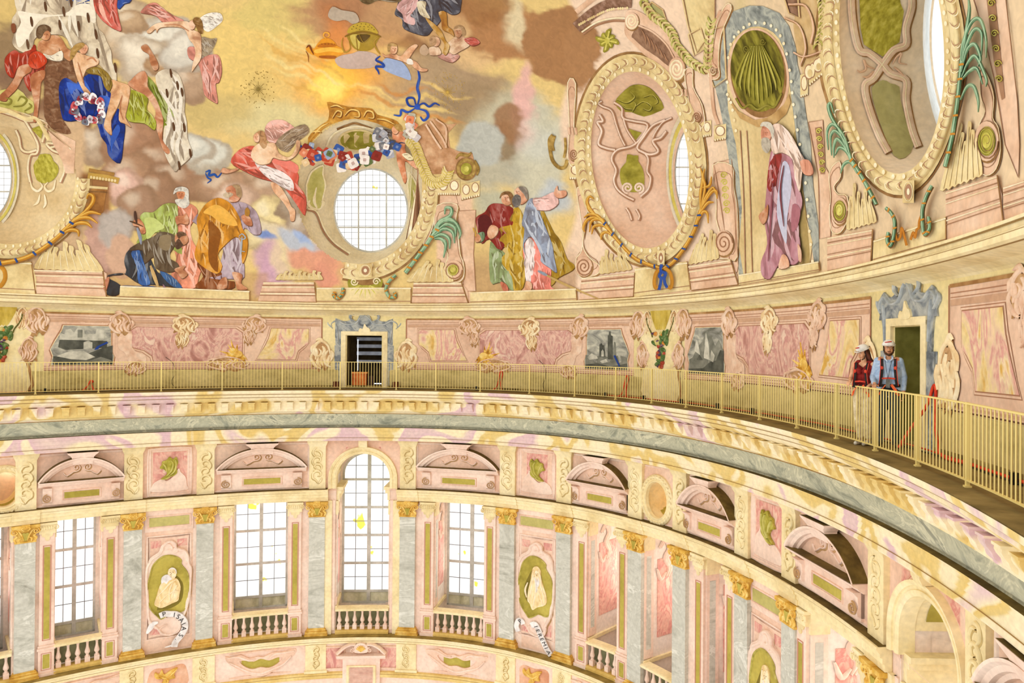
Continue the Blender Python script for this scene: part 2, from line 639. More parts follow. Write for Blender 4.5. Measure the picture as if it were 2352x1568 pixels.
# bays behind the openings
RV = mat('window_reveal_plaster', ['#e4d0c0', '#f0e2d4', '#f6ece2'], .9, .85)
for i, (a, b, k) in enumerate(OPEN):
 r = root('wall_bay')
 dp = 2.85 if a < 6 else 3.6
 w0, w1 = (a - .02, b + .02)
 mb = MB()
 for t in (w0, w1):
  n = 5
  ds = np.linspace(WD - .02, dp, n)
  zt = -3.6 if k else ZT
  V = [W(t, z, d) for d in ds for z in (ZS, zt)]
  mb.add(V, gridfaces(n, 2))
 ringsweep(mb, [(WD, ZS), (dp, ZS)], w0, w1)
 if k:
  al = archloop(w0, w1, -4.2, -3.66)
  mb.add(np.concatenate([MW(al, WD - .02), MW(al, dp)]), [[j, j + 1, len(al) + j + 1, len(al) + j] for j in range(len(al) - 1)])
 else:
  ringsweep(mb, [(WD, ZT), (dp, ZT)], w0, w1)
 mb.build('reveal', RV, r)
 # back wall around the window
 wz0 = -9.4
 mb = MB()
 if a < 6 or not k:
  wa, wb = a + .06, b - .12
 if k:
  hl = archloop(a + .05, b - .05, wz0, -3.8)
  ol = np.concatenate([[(w1 + .1, ZS)], archloop(w0, w1, -4.2, -3.5, ext=.1), [(w0 - .1, ZS)]])
 else:
  hl = rect(wa, wb, wz0, -4.72)
  ol = rect(w0 - .1, w1 + .1, ZS, ZT + .05)
 sheet(mb, [ol, hl], MW, dp, dp + .25, .6)
 mb.build('window_wall', RV, r)
 if k:
  cc, rr = (w0 + w1) / 2, (w1 - w0) / 2
  for nm, A0, A1, d0, d1, e_, m_ in (('intrados_band', 0, PI, 1.3, dp - .2, .02, CREAM2), ('intrados_panel', 1.75, 2.95, 1.6, 2.3, .035, OLIVE), ('intrados_panel', .2, 1.4, 1.6, 2.3, .035, OLIVE)):
   aa = np.linspace(A0, A1, 16)
   pp = np.stack([cc + (rr - e_) * np.cos(aa), -3.66 + (rr - e_) * np.sin(aa)], 1)
   mb = MB(); mb.add(np.concatenate([MW(pp, d0), MW(pp, d1)]), [[j, j + 1, 17 + j, 16 + j] for j in range(15)]); mb.build(nm, m_, r)
  for t, sg in ((w0, 1), (w1, -1)):
   for z0, z1, q in ((-4.2, -4.08, .26), (-4.34, -4.2, .2), (-4.62, -4.34, .12)):
    mb = MB(); tbox(mb, *sorted((t, t + sg * q)), z0, z1, dp, 1.2); mb.build('entablature_return', CREAM2, r)
 # painted decoration on the two side faces of the bay
 for t, sgn in ((w0, 1), (w1, -1)):
  def MJ(p, h, t=t, sgn=sgn):
   p = np.asarray(p, float)
   q = W(np.full(len(p), t), p[:, 1], p[:, 0])
   _, e, _n = frame_t(t, 1.5)
   return q + e * (h * sgn)
  for nm, (d0, d1, z0, z1), m_, h in (('jamb_pilaster', (1.16, 1.62, -8.9, -4.7), PINK2, .05), ('jamb_capital', (1.14, 1.66, -5.2, -4.64), CREAM2, .08),
           ('jamb_strip', (1.28, 1.5, -8.6, -5.4), PALEM, .056), ('jamb_panel', (1.85, dp - .25, -8.3, -5.6), ROSE, .02),
           ('jamb_ledge', (1.12, dp - .02, -9.06, -8.94), CREAM2, .09)):
   mb = MB()
   sheet(mb, [rect(d0, d1, z0, z1)], MJ, h, 0, 2)
   mb.build(nm, m_, r)
  if dp > 2:
   mb = MB()
   for q in range(2):
    x0 = 1.9 + q * .1
    stroke(mb, [(x0, -5.2), (x0 + .3, -4.95), (x0 + .5, -5.3), (x0 + .3, -5.6), (x0 + .5, -5.95), (x0 + .35, -6.25)], .2, .06, MJ, .02)
   stroke(mb, [(1.8, -5.9), (2.0, -6.3), (2.25, -6.1)], .16, .05, MJ, .02)
   mb.build('jamb_scroll', PINK2, r, True)

# entablature over the pilasters, broken at the arches
eprof = [(1.16, -4.10), (.86, -4.115), (.84, -4.15), (.87, -4.19), (.92, -4.24), (.92, -4.31), (.97, -4.33), (.97, -4.44), (1.02, -4.46), (1.02, -4.60), (1.2, -4.6)]
tr3 = root('trim_3')
breaks = [(T0, AX - 1.32), (AX + 1.32, CXx - 1.32), (CXx + 1.32, T1)]
for a, b in breaks:
 mb = MB()
 ringsweep(mb, eprof, a, b, .35)
 mb.add([W(a, z, d) for d, z in eprof] + [W(b, z, d) for d, z in eprof], [list(range(len(eprof))), list(range(len(eprof), 2 * len(eprof)))])
 mb.build('entablature', CREAM2, tr3)
 band('dusty_ledge', [(1.14, -4.094), (.865, -4.108)], a, b, DUST, tr3)
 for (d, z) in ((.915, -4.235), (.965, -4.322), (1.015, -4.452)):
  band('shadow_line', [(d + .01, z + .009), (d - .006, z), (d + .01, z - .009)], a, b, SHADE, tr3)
# the entablature steps forward over each marble pilaster
PT = [-11.6, -8.36, -5.97, -1.97, 1.44, 5.33, 7.62, 10.65, 12.62, 15.4, 17.5, 21.1, 24.5, 28.1]
mb = MB()
lprism(mb, [(0, 0), (.30, -.01), (.32, -.05), (.29, -.09), (.24, -.14), (.24, -.21), (.19, -.23), (.19, -.34), (.14, -.36), (.14, -.50), (0, -.5)], -.40, .40)
RES = mb.build('entablature_break', CREAM2, tr3)
for i, t in enumerate(PT):
 o = RES if i == 0 else RES.copy()
 if i:
  COL.objects.link(o)
 place(o, t, 1.12, -4.105)

# cornice under the pilasters and the socle frieze
tr4 = root('trim_4')
band('socle_cornice', [(1.2, -10.06), (.72, -10.08), (.70, -10.13), (.76, -10.17), (.80, -10.24), (.86, -10.28), (.86, -10.36), (.92, -10.38), (1.05, -10.40)], T0, T1, CREAM2, tr4)
band('dusty_ledge', [(1.18, -10.055), (.73, -10.073)], T0, T1, mat('dusty_ochre_ledge', ['#7a6532', '#9a8345', '#b59b58'], 2, .9), tr4)
band('socle_moulding', [(1.02, -11.55), (.93, -11.58), (.90, -11.66), (.90, -11.74), (.95, -11.80), (1.02, -11.83)], T0, T1, mat('socle_ochre', ['#cda95c', '#e3c479', '#edd592'], 1.2, .7), tr4)
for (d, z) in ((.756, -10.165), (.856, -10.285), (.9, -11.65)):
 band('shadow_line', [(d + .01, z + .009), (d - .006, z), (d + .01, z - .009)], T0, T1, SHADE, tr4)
# ------------------------------------------------------------------ drum: pilasters, consoles, pediments, panels, windows
WHERE = {-11.6: 'at the far left edge', -8.36: 'just left of the ISAIAS panel', -5.97: 'just right of the ISAIAS panel', -1.97: 'left of the tall arched window',
   1.44: 'right of the tall arched window', 5.33: 'just left of the IEREMIA panel', 7.62: 'just right of the IEREMIA panel', 10.65: 'left of the small round opening',
   12.62: 'right of the small round opening', 15.4: 'left of the unlettered prophet panel', 17.5: 'right of the unlettered prophet panel',
   21.1: 'left of the shadowed arch, lower right', 24.5: 'right of the shadowed arch, lower right', 28.1: 'at the lower right corner'}
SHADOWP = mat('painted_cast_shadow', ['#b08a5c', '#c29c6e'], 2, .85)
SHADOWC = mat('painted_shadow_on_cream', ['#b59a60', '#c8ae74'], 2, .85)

def sub(name, mb, m, p, sm=False):
 return mb.build(name, m, p, sm)

# marble pilaster with gilt capital and base
pil = thing('marble_pilaster', '', 'pilaster')
mb = MB(); lprism(mb, [(0, -9.75), (0, -5.2), (.17, -5.2), (.17, -9.75)], -.29, .29); sub('shaft', mb, PALEM, pil)
mb = MB()
for h, z0, z1, x in ((.26, -10.06, -9.99, .42), (.235, -9.99, -9.93, .39), (.27, -9.93, -9.87, .40), (.22, -9.87, -9.83, .36), (.235, -9.83, -9.79, .35), (.20, -9.79, -9.75, .32)):
 lbox(mb, -x, x, 0, h, z0, z1)
sub('base', mb, GOLD, pil)
mb = MB()
n = 7
zz = [-5.24, -5.19, -5.17, -5.0, -4.85, -4.74, -4.72]
ww = [.31, .31, .29, .27, .29, .35, .35]
V = []
for z, w_ in zip(zz, ww):
 V += [(-w_, 0, z), (-w_, -.17 - (w_ - .27), z), (w_, -.17 - (w_ - .27), z), (w_, 0, z)]
mb.add(V, gridfaces(n, 4) + [[0, 1, 2, 3], [n * 4 - 4 + k for k in (3, 2, 1, 0)]])
lbox(mb, -.40, .40, 0, .30, -4.72, -4.62)
lbox(mb, -.12, .12, 0, .33, -4.74, -4.60)
cap = sub('capital', mb, GOLD, pil)
mb = MB()
for s in (-1, 1):
 stroke(mb, spiral(s * .30, -4.84, .11, 1.6, PI / 2, -s, 14), .055, .05, ML, .22, 2, .03)
 stroke(mb, [(s * .05, -5.15), (s * .10, -4.98), (s * .2, -4.8), (s * .3, -4.73)], .06, .05, ML, .2)
 stroke(mb, [(s * .05, -4.8), (s * .12, -4.72), (s * .04, -4.66), (0, -4.74)], .05, .05, ML, .30)
 stroke(mb, [(s * .27, -5.2), (s * .31, -5.08), (s * .24, -5.0), (s * .3, -4.95)], .08, .05, ML, .18)
 stroke(mb, [(s * .16, -5.2), (s * .18, -5.1), (s * .1, -5.04)], .07, .05, ML, .18)
sub('volutes', mb, mat('bright_gilding', ['#d39a34', '#edc361', '#f7dc8c'], 4, .45), cap, True)
mb = MB()
sheet(mb, [cr_([(0, -5.16), (.1, -5.08), (.12, -4.95), (.06, -4.88), (0, -4.9), (-.06, -4.88), (-.12, -4.95), (-.1, -5.08)], 3)], ML, .225, .15, .3)
sub('cartouche', mb, OLIVE, cap)
put(pil, False, [(t, 1.17, 0, False, 1, 'grey marble pilaster with gilded capital, ' + WHERE[t]) for t in PT], 'marble pilasters around the drum')

# pink pilasters flanking the side openings
pk = thing('pink_pilaster', '', 'pilaster')
mb = MB()
lprism(mb, [(0, -9.02), (0, -4.7), (.10, -4.7), (.10, -9.02)], -.22, .22)
sub('shaft', mb, PINK2, pk)
mb = MB()
for x, h in ((.13, .112), (.10, .106)):
 for a in (0,):
  pass
ribbon(mb, dens(rect(-.11, .11, -8.8, -5.45), .3), [(-.018, 0), (-.01, .018), (.01, .018), (.018, 0)], ML, True, .1)
sub('panel_moulding', mb, mat('rose_line', '#c48c74'), pk)
mb = MB(); sheet(mb, [rect(-.085, .085, -8.76, -5.5)], ML, .106, None, 1); sub('olive_inlay', mb, OLIVE, pk)
mb = MB()
lbox(mb, -.25, .25, 0, .13, -9.06, -8.98); lbox(mb, -.27, .27, 0, .16, -9.14, -9.06); lbox(mb, -.235, .235, 0, .115, -9.98, -9.14); lbox(mb, -.27, .27, 0, .16, -10.06, -9.94)
pe = sub('pedestal', mb, PINK2, pk)
mb = MB(); sheet(mb, [rect(-.1, .1, -9.8, -9.3)], ML, .12, None, 1); sub('olive_inlay', mb, OLIVE, pe)
mb = MB(); ribbon(mb, dens(rect(-.14, .14, -9.84, -9.26), .3), [(-.015, 0), (-.01, .014), (.01, .014), (.015, 0)], ML, True, .115); sub('panel_moulding', mb, _M['rose_line'], pe)
mb = MB()
lbox(mb, -.24, .24, 0, .13, -5.02, -4.72); lbox(mb, -.29, .29, 0, .19, -4.71, -4.63)
lprism(mb, [(.1, -4.9), (.1, -4.71), (.17, -4.72), (.19, -4.80), (.17, -4.88)], -.26, .26)
ic = sub('capital', mb, CREAM2, pk)
mb = MB()
for s in (-1, 1):
 stroke(mb, spiral(s * .24, -4.81, .09, 1.7, PI / 2, -s, 14), .04, .05, ML, .17, 2, .02)
for q in range(5):
 lbox(mb, -.16 + q * .07, -.13 + q * .07, .18, .2, -4.87, -4.75)
sub('volutes', mb, CREAM2, ic, True)
mb = MB()
sheet(mb, [cr_([(-.15, -5.0), (.15, -5.0), (.15, -5.12), (.07, -5.14), (.07, -5.22), (0, -5.28), (-.07, -5.22), (-.07, -5.14), (-.15, -5.12)], 2)], ML, .125, .1, .5)
sub('apron', mb, CREAM, ic)
mb = MB()
sp_ = []
side = {-10.97: 'left side of the leftmost side window', -9.06: 'right side of the leftmost side window', -5.24: 'left side of the four-light window before the arch', -2.77: 'between side window and arched window, left',
  2.21: 'between arched window and side window, right', 4.63: 'right side of the narrow side window', 8.35: 'right of the IEREMIA panel, far jamb of an opening', 10.08: 'near jamb of the first open bay',
  13.43: 'far jamb of the bay right of the round opening', 14.83: 'near jamb of the bay right of the round opening', 17.96: 'far jamb of the last open bay', 20.53: 'near jamb of the last open bay', 25.06: 'beyond the shadowed arch'}
for t, l in side.items():
 sp_.append((t, 1.16, 0, False, 1, 'pink pilaster with olive strip, ' + l))
put(pk, False, sp_, 'pink pilasters beside the openings')

# cream consoles with scroll relief above the marble pilasters
co = thing('console_block', '', 'console')
mb = MB()
V = []
zz = [-4.12, -2.38, -2.28, -2.20, -2.13]
for z, w_, h in zip(zz, [.30, .30, .34, .37, .38], [.14, .14, .19, .22, .23]):
 V += [(-w_, 0, z), (-w_, -h, z), (w_, -h, z), (w_, 0, z)]
mb.add(V, gridfaces(5, 4) + [[0, 1, 2, 3], [19, 18, 17, 16]])
sub('block', mb, CREAM2, co)

def scrollrelief(par, h0, x=0, z0=-3.85, k=1.0, m=None):
 c1 = [[(-.02, 0), (.06, .12), (.16, .2), (.16, .38), (.02, .48), (-.12, .42), (-.12, .3), (-.02, .28)],
   [(-.1, .5), (-.16, .62), (-.1, .74), (.04, .76), (.1, .66), (.04, .58)],
   [(.1, .7), (.18, .84), (.12, 1.0), (-.02, 1.06), (-.12, .98), (-.08, .86), (.02, .86)],
   [(-.1, 1.0), (-.16, 1.14), (-.08, 1.28), (.06, 1.3)], [(.06, 1.05), (.16, 1.2), (.12, 1.36), (.02, 1.42)],
   [(-.04, -.02), (-.12, .06), (-.16, .2)], [(-.1, .46), (.0, .52), (.14, .5)]]
 a = MB(); b = MB()
 for c in c1:
  c = np.array(c) * [k, k] + [x, z0]
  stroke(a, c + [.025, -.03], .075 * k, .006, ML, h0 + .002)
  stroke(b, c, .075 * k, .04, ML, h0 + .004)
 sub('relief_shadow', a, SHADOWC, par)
 return sub('scroll_relief', b, m or CREAM2, par, True)

scrollrelief(co, .14)
put(co, False, [(t, 1.14, 0, i % 2 == 1, 1, 'cream console block with scrolled leaf relief, ' + WHERE[t]) for i, t in enumerate(PT)], 'consoles under the main cornice')

# segmental pediments, half width 1
pd = thing('pediment', '', 'pediment')

def arc(r0, zc, a0, a1, n=20, kx=1.0):
 a = np.linspace(a0, a1, n)
 return np.stack([kx * r0 * np.cos(a), zc + r0 * np.sin(a)], 1)

ha = 1.0                                   # half angle of the segment
R_, ZC = 1.40 / math.sin(ha), 0
ZC = -3.18 - R_ * math.cos(ha)
mb = MB()
a = np.linspace(PI / 2 + ha, PI / 2 - ha, 26)
pr = [(R_ - .20, .08), (R_ - .20, .20), (R_ - .13, .22), (R_ - .12, .30), (R_ - .04, .34), (R_, .42), (R_ + .05, .43), (R_ + .05, 0)]
V = np.array([[(r * math.cos(x), -h, ZC + r * math.sin(x)) for r, h in pr] for x in a])
mb.add(V, gridfaces(26, len(pr)) + [list(range(8)), list(range(25 * 8, 26 * 8))])
sub('arched_moulding', mb, PINK2, pd)
mb = MB()
pr = [(R_ + .055, .42), (R_ + .055, .0)]
V = np.array([[(r * math.cos(x), -h, ZC + r * math.sin(x)) for r, h in pr] for x in a])
mb.add(V, gridfaces(26, 2)); sub('dusty_top', mb, DUST, pd)
mb = MB(); sheet(mb, [np.concatenate([arc(R_ - .15, ZC, PI / 2 - ha, PI / 2 + ha, 18)])], ML, .10, 0, .5); sub('tympanum', mb, PINK, pd)
mb = MB()
lprism(mb, [(0, -3.38), (.16, -3.38), (.20, -3.34), (.24, -3.33), (.30, -3.26), (.40, -3.22), (.42, -3.18), (0, -3.17)], -1.42, 1.42)
sub('cornice', mb, PINK2, pd)
mb = MB(); mb.add([(-1.38, -.41, -3.166), (1.38, -.41, -3.166), (1.38, -.1, -3.166), (-1.38, -.1, -3.166)], [[0, 1, 2, 3]]); sub('dusty_top', mb, DUST, pd)
mb = MB()
lbox(mb, -1.28, 1.28, 0, .12, -4.02, -3.37)
sub('frieze', mb, PINK2, pd)
mb = MB(); ribbon(mb, dens(rect(-.62, .62, -3.86, -3.56), .4), [(-.03, 0), (-.02, .03), (.01, .03), (.02, 0)], ML, True, .12); sub('panel_moulding', mb, PINK, pd)
mb = MB(); sheet(mb, [rect(-.58, .58, -3.82, -3.6)], ML, .13, None, 2); sub('olive_inlay', mb, OLIVE, pd)
mb = MB()
V = []
for z, w_, h in ((-2.62, .34, .30), (-2.36, .36, .42), (-2.28, .42, .47), (-2.22, .50, .50), (-2.17, .52, .52)):
 V += [(-w_, -.1, z), (-w_, -h, z), (w_, -h, z), (w_, -.1, z)]
mb.add(V, gridfaces(5, 4) + [[0, 1, 2, 3], [19, 18, 17, 16]]); ks = sub('keystone', mb, PINK2, pd)
mb = MB(); mb.add([(-.5, -.51, -2.165), (.5, -.51, -2.165), (.5, -.1, -2.165), (-.5, -.1, -2.165)], [[0, 1, 2, 3]]); sub('dusty_top', mb, DUST, ks)
mb = MB(); mb2 = MB()
for s in (-1, 1):
 q = np.concatenate([spiral(s * .19, -2.74, .14, 1.5, -PI / 2 if s > 0 else -PI / 2, -s, 16)[::-1], [(s * .30, -2.9), (s * .5, -3.03), (s * .62, -2.9)]])
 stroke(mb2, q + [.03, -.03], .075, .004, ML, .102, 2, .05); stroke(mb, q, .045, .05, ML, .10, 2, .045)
 for tgt, o_ in ((mb2, .03), (mb, 0)):
  tgt is mb
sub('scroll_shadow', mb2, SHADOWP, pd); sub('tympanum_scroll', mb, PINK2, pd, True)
for s in (-1, 1):
 mb = MB()
 lprism(mb, [(0, -3.95), (.10, -3.95), (.2, -3.9), (.22, -3.8), (.18, -3.7), (.2, -3.5), (.30, -3.4), (0, -3.4)], s * 1.13 - .15, s * 1.13 + .15)
 cs = sub('bracket', mb, PINK2, pd)
 mb = MB(); stroke(mb, spiral(s * 1.13, -3.77, .15, 2.0, PI / 2, -s, 22), .04, .04, ML, .22, 2, .02)
 sub('bracket_scroll', mb, SHADOWP, cs, True)
PED = {-9.96: (1.27 / 1.4, 'above the leftmost side window'), -3.98: (1.57 / 1.4, 'above the four-light window left of the arch'), 3.4: (1.53 / 1.4, 'above the narrow window right of the arch'),
  9.12: (1.22 / 1.4, 'left of the small round opening'), 13.95: (1.16 / 1.4, 'right of the small round opening'), 19.15: (1.42 / 1.4, 'with broad dusty top, left of the shadowed arch'), 26.4: (1.42 / 1.4, 'in the lower right corner')}
put(pd, False, [(t, 1.13, 0, False, sx, 'pink segmental pediment on scrolled brackets, ' + l) for t, (sx, l) in PED.items()], 'pediments around the drum')
# sunk field behind each pediment
for t, (sx, l) in PED.items():
 for k, (x, m_) in enumerate(((1.5 * sx, PINK),)):
  mb = MB(); ribbon(mb, dens(rect(t - x, t + x, -4.05, -2.25), .4), [(-.05, 0), (-.04, .03), (.03, .03), (.05, .0)], MW, True, 1.13); sub('field_moulding', mb, PINK2, frz)

# square relief panels with a green shell
sq = thing('shell_relief', '', 'panel')
mb = MB(); ribbon(mb, dens(rect(-.66, .66, -4.0, -2.3), .4), [(-.10, 0), (-.09, .06), (-.05, .07), (-.03, .03), (.0, .03), (.03, .05), (.06, .02), (.08, 0)], ML, True, .0); sub('frame', mb, PINK2, sq)
mb = MB(); sheet(mb, [rect(-.56, .56, -3.9, -2.4)], ML, .012, None, 2); sub('rose_field', mb, ROSE, sq)
mb = MB(); sheet(mb, [cr_([(-.56, -3.9), (-.58, -3.65), (-.45, -3.5), (-.25, -3.42), (-.1, -3.5), (.1, -3.35), (.22, -3.15), (.3, -3.05), (.36, -3.2), (.52, -3.4), (.56, -3.7), (.54, -3.9)], 4)], ML, .05, .01, .4); sub('scalloped_apron', mb, PINK2, sq)
mb = MB()
L_ = [(-.26, -2.75), (-.12, -2.7), (-.02, -2.58), (.1, -2.68), (.2, -2.6), (.27, -2.8), (.22, -3.0), (.24, -3.2), (.12, -3.32), (-.02, -3.36), (-.12, -3.44), (-.3, -3.42), (-.16, -3.3), (-.1, -3.2), (-.2, -3.05), (-.34, -3.0), (-.28, -2.88)]
sheet(mb, [cr_(L_, 3)], ML, .09, .02, .3)
sh = sub('shell', mb, mat('green_shell', ['#7d7a24', '#a89d38', '#c4b95c'], 5, .7), sq)
mb = MB()
for c in ([(-.1, -3.3), (.05, -3.1), (.1, -2.85), (.02, -2.7)], [(-.05, -3.32), (.14, -3.15), (.2, -2.9), (.18, -2.7)], [(-.25, -2.8), (-.15, -2.95), (-.1, -3.15)], [(-.3, -3.42), (-.1, -3.4), (.05, -3.3)]):
 stroke(mb, c, .06, .05, ML, .09)
sub('rib', mb, mat('green_shell_light', ['#b5aa48', '#d5cc7a'], 4, .7), sh, True)
put(sq, False, [(-7.17, 1.13, 0, False, 1, 'square pink panel with green shell above the ISAIAS panel'), (6.46, 1.13, 0, True, 1, 'square pink panel with green shell above the IEREMIA panel'), (16.45, 1.13, 0, True, 1, 'square rose panel with green shell, right of both round opening pediments')], 'green shell panels')

# archivolts of the tall arches
for t, l in ((AX, 'cream moulded arch over the tall central window'), (CXx, 'cream moulded arch in shadow at the lower right')):
 a_ = thing('window_arch', l, 'arch')
 mb = MB()
 c_ = archloop(-1.14, 1.14, -4.12, -3.70, 26)
 ribbon(mb, c_, [(.14, -.25), (.14, .06), (.08, .10), (.03, .10), (.02, .07), (-.04, .08), (-.05, .12), (-.12, .16), (-.15, .16), (-.16, 0)], ML, False, 0)
 sub('arch_moulding', mb, CREAM2, a_)
 mb = MB(); lprism(mb, [(0, -2.4), (.2, -2.42), (.26, -2.3), (.28, -2.12), (0, -2.12)], -.16, .16); sub('keystone', mb, CREAM2, a_)
 place(a_, t, 1.13)
 for s in (-1, 1):
  mb = MB(); sheet(mb, [np.array([(s * .55, -2.42), (s * 1.3, -2.42), (s * 1.3, -3.5), (s * 1.27, -3.3), (s * 1.1, -2.9)])], ML, .02, 0, 1); o = sub('spandrel', mb, ROSE, a_)
# cream strips beside the central arch and round bay
for t0 in (AX, CXx, 11.6):
 for s in (-1, 1):
  b0 = 1.28 if t0 != 11.6 else .82
  if t0 == 11.6:
   continue
  o = block('cream_pier', t0 + s * b0 - .13, t0 + s * b0 + .13, -10.05, -4.6, 1.16, 1.04, CREAM2, low)
  o = block('pink_pier', t0 + s * (b0 - .17) - .08, t0 + s * (b0 - .17) + .08, -9.9, -4.6, 1.2, 1.10, PINK2, low)

# round openings with carved rims
for t, l in ((-12.2, 'round opening with carved cream rim at the left edge'), (11.55, 'small round opening with carved cream rim, right of centre')):
 r = thing('roundel', l, 'round window')
 mb = MB(); ribbon(mb, oval(0, -3.33, .58, .73, 40), [(-.13, 0), (-.12, .08), (-.06, .13), (0, .13), (.03, .09), (.06, .09), (.09, .13), (.12, .1), (.14, -.02)], ML, True, 0); sub('rim', mb, CREAM2, r)
 mb = MB()
 for i in range(30):
  a0 = i / 30 * 2 * PI
  stroke(mb, [(.67 * math.cos(a0), -3.33 + .82 * math.sin(a0)), (.60 * math.cos(a0 + .12), -3.33 + .75 * math.sin(a0 + .12)), (.58 * math.cos(a0 + .02), -3.33 + .72 * math.sin(a0 + .02))], .06, .04, ML, .11, 2)
 sub('leaf_carving', mb, CREAM, r, True)
 mb = MB(); o_ = oval(0, -3.33, .49, .64, 40); mb.add(np.concatenate([ML(o_, 0), ML(o_ * [.92, 1] + [0, 0], -1.5)]), [[i, (i + 1) % 40, 40 + (i + 1) % 40, 40 + i] for i in range(40)]); tu = sub('splay', mb, mat('warm_cream_reveal', ['#f0d49a', '#f7e2b4', '#fbebc8'], 1, .8), r, True)
 mb = MB(); mb.add(np.concatenate([ML(o_ * [.99, .99] + [0, -.033], -.45), ML(o_ * [.97, .98] + [0, -.066], -.8)]), [[i, (i + 1) % 40, 40 + (i + 1) % 40, 40 + i] for i in range(40)]); sub('olive_ring', mb, OLIVE, tu)
 mb = MB(); sheet(mb, [rect(-1.5, 1.5, -4.4, -2.2), rect(.95, 1.35, -3.8, -2.5)], ML, -1.5, None, 1); sub('inner_wall', mb, mat('lit_pink', ['#f4cfb8', '#f8dccb'], 1, .8), r)
 place(r, t, 1.13)
 mb = MB(); ribbon(mb, dens(rect(t - .72, t + .72, -4.1, -2.25), .4), [(-.04, 0), (-.03, .03), (.03, .03), (.04, 0)], MW, True, 1.13); sub('field_moulding', mb, PINK2, frz)
 for sx in (-1, 1):
  for sz in (-1, 1):
   pass

# ------------------------------------------------------------------ windows
GL = bpy.data.materials.new('leaded_glass')
GL.use_nodes = True
nt = GL.node_tree
for n_ in list(nt.nodes):
 nt.nodes.remove(n_)
out = nt.nodes.new('ShaderNodeOutputMaterial')
tr_ = nt.nodes.new('ShaderNodeBsdfTransparent')
gl_ = nt.nodes.new('ShaderNodeBsdfGlossy')
gl_.inputs['Roughness'].default_value = .15
mixs = nt.nodes.new('ShaderNodeMixShader')
mixs.inputs[0].default_value = .04
no = nt.nodes.new('ShaderNodeTexNoise')
no.inputs['Scale'].default_value = 1.6
no.inputs['Detail'].default_value = 2
rp = nt.nodes.new('ShaderNodeValToRGB')
rp.color_ramp.elements[0].position = .70
rp.color_ramp.elements[0].color = (1, 1, 1, 1)
rp.color_ramp.elements[1].position = .725
rp.color_ramp.elements[1].color = lin('#ffe45a')
ge = nt.nodes.new('ShaderNodeNewGeometry')
nt.links.new(ge.outputs['Position'], no.inputs['Vector'])
nt.links.new(no.outputs['Fac'], rp.inputs[0])
nt.links.new(rp.outputs[0], tr_.inputs[0])
nt.links.new(tr_.outputs[0], mixs.inputs[1])
nt.links.new(gl_.outputs[0], mixs.inputs[2])
nt.links.new(mixs.outputs[0], out.inputs[0])
LEAD = mat('grey_lead_bar', '#8d9096', rough=.6)
PANE = {}

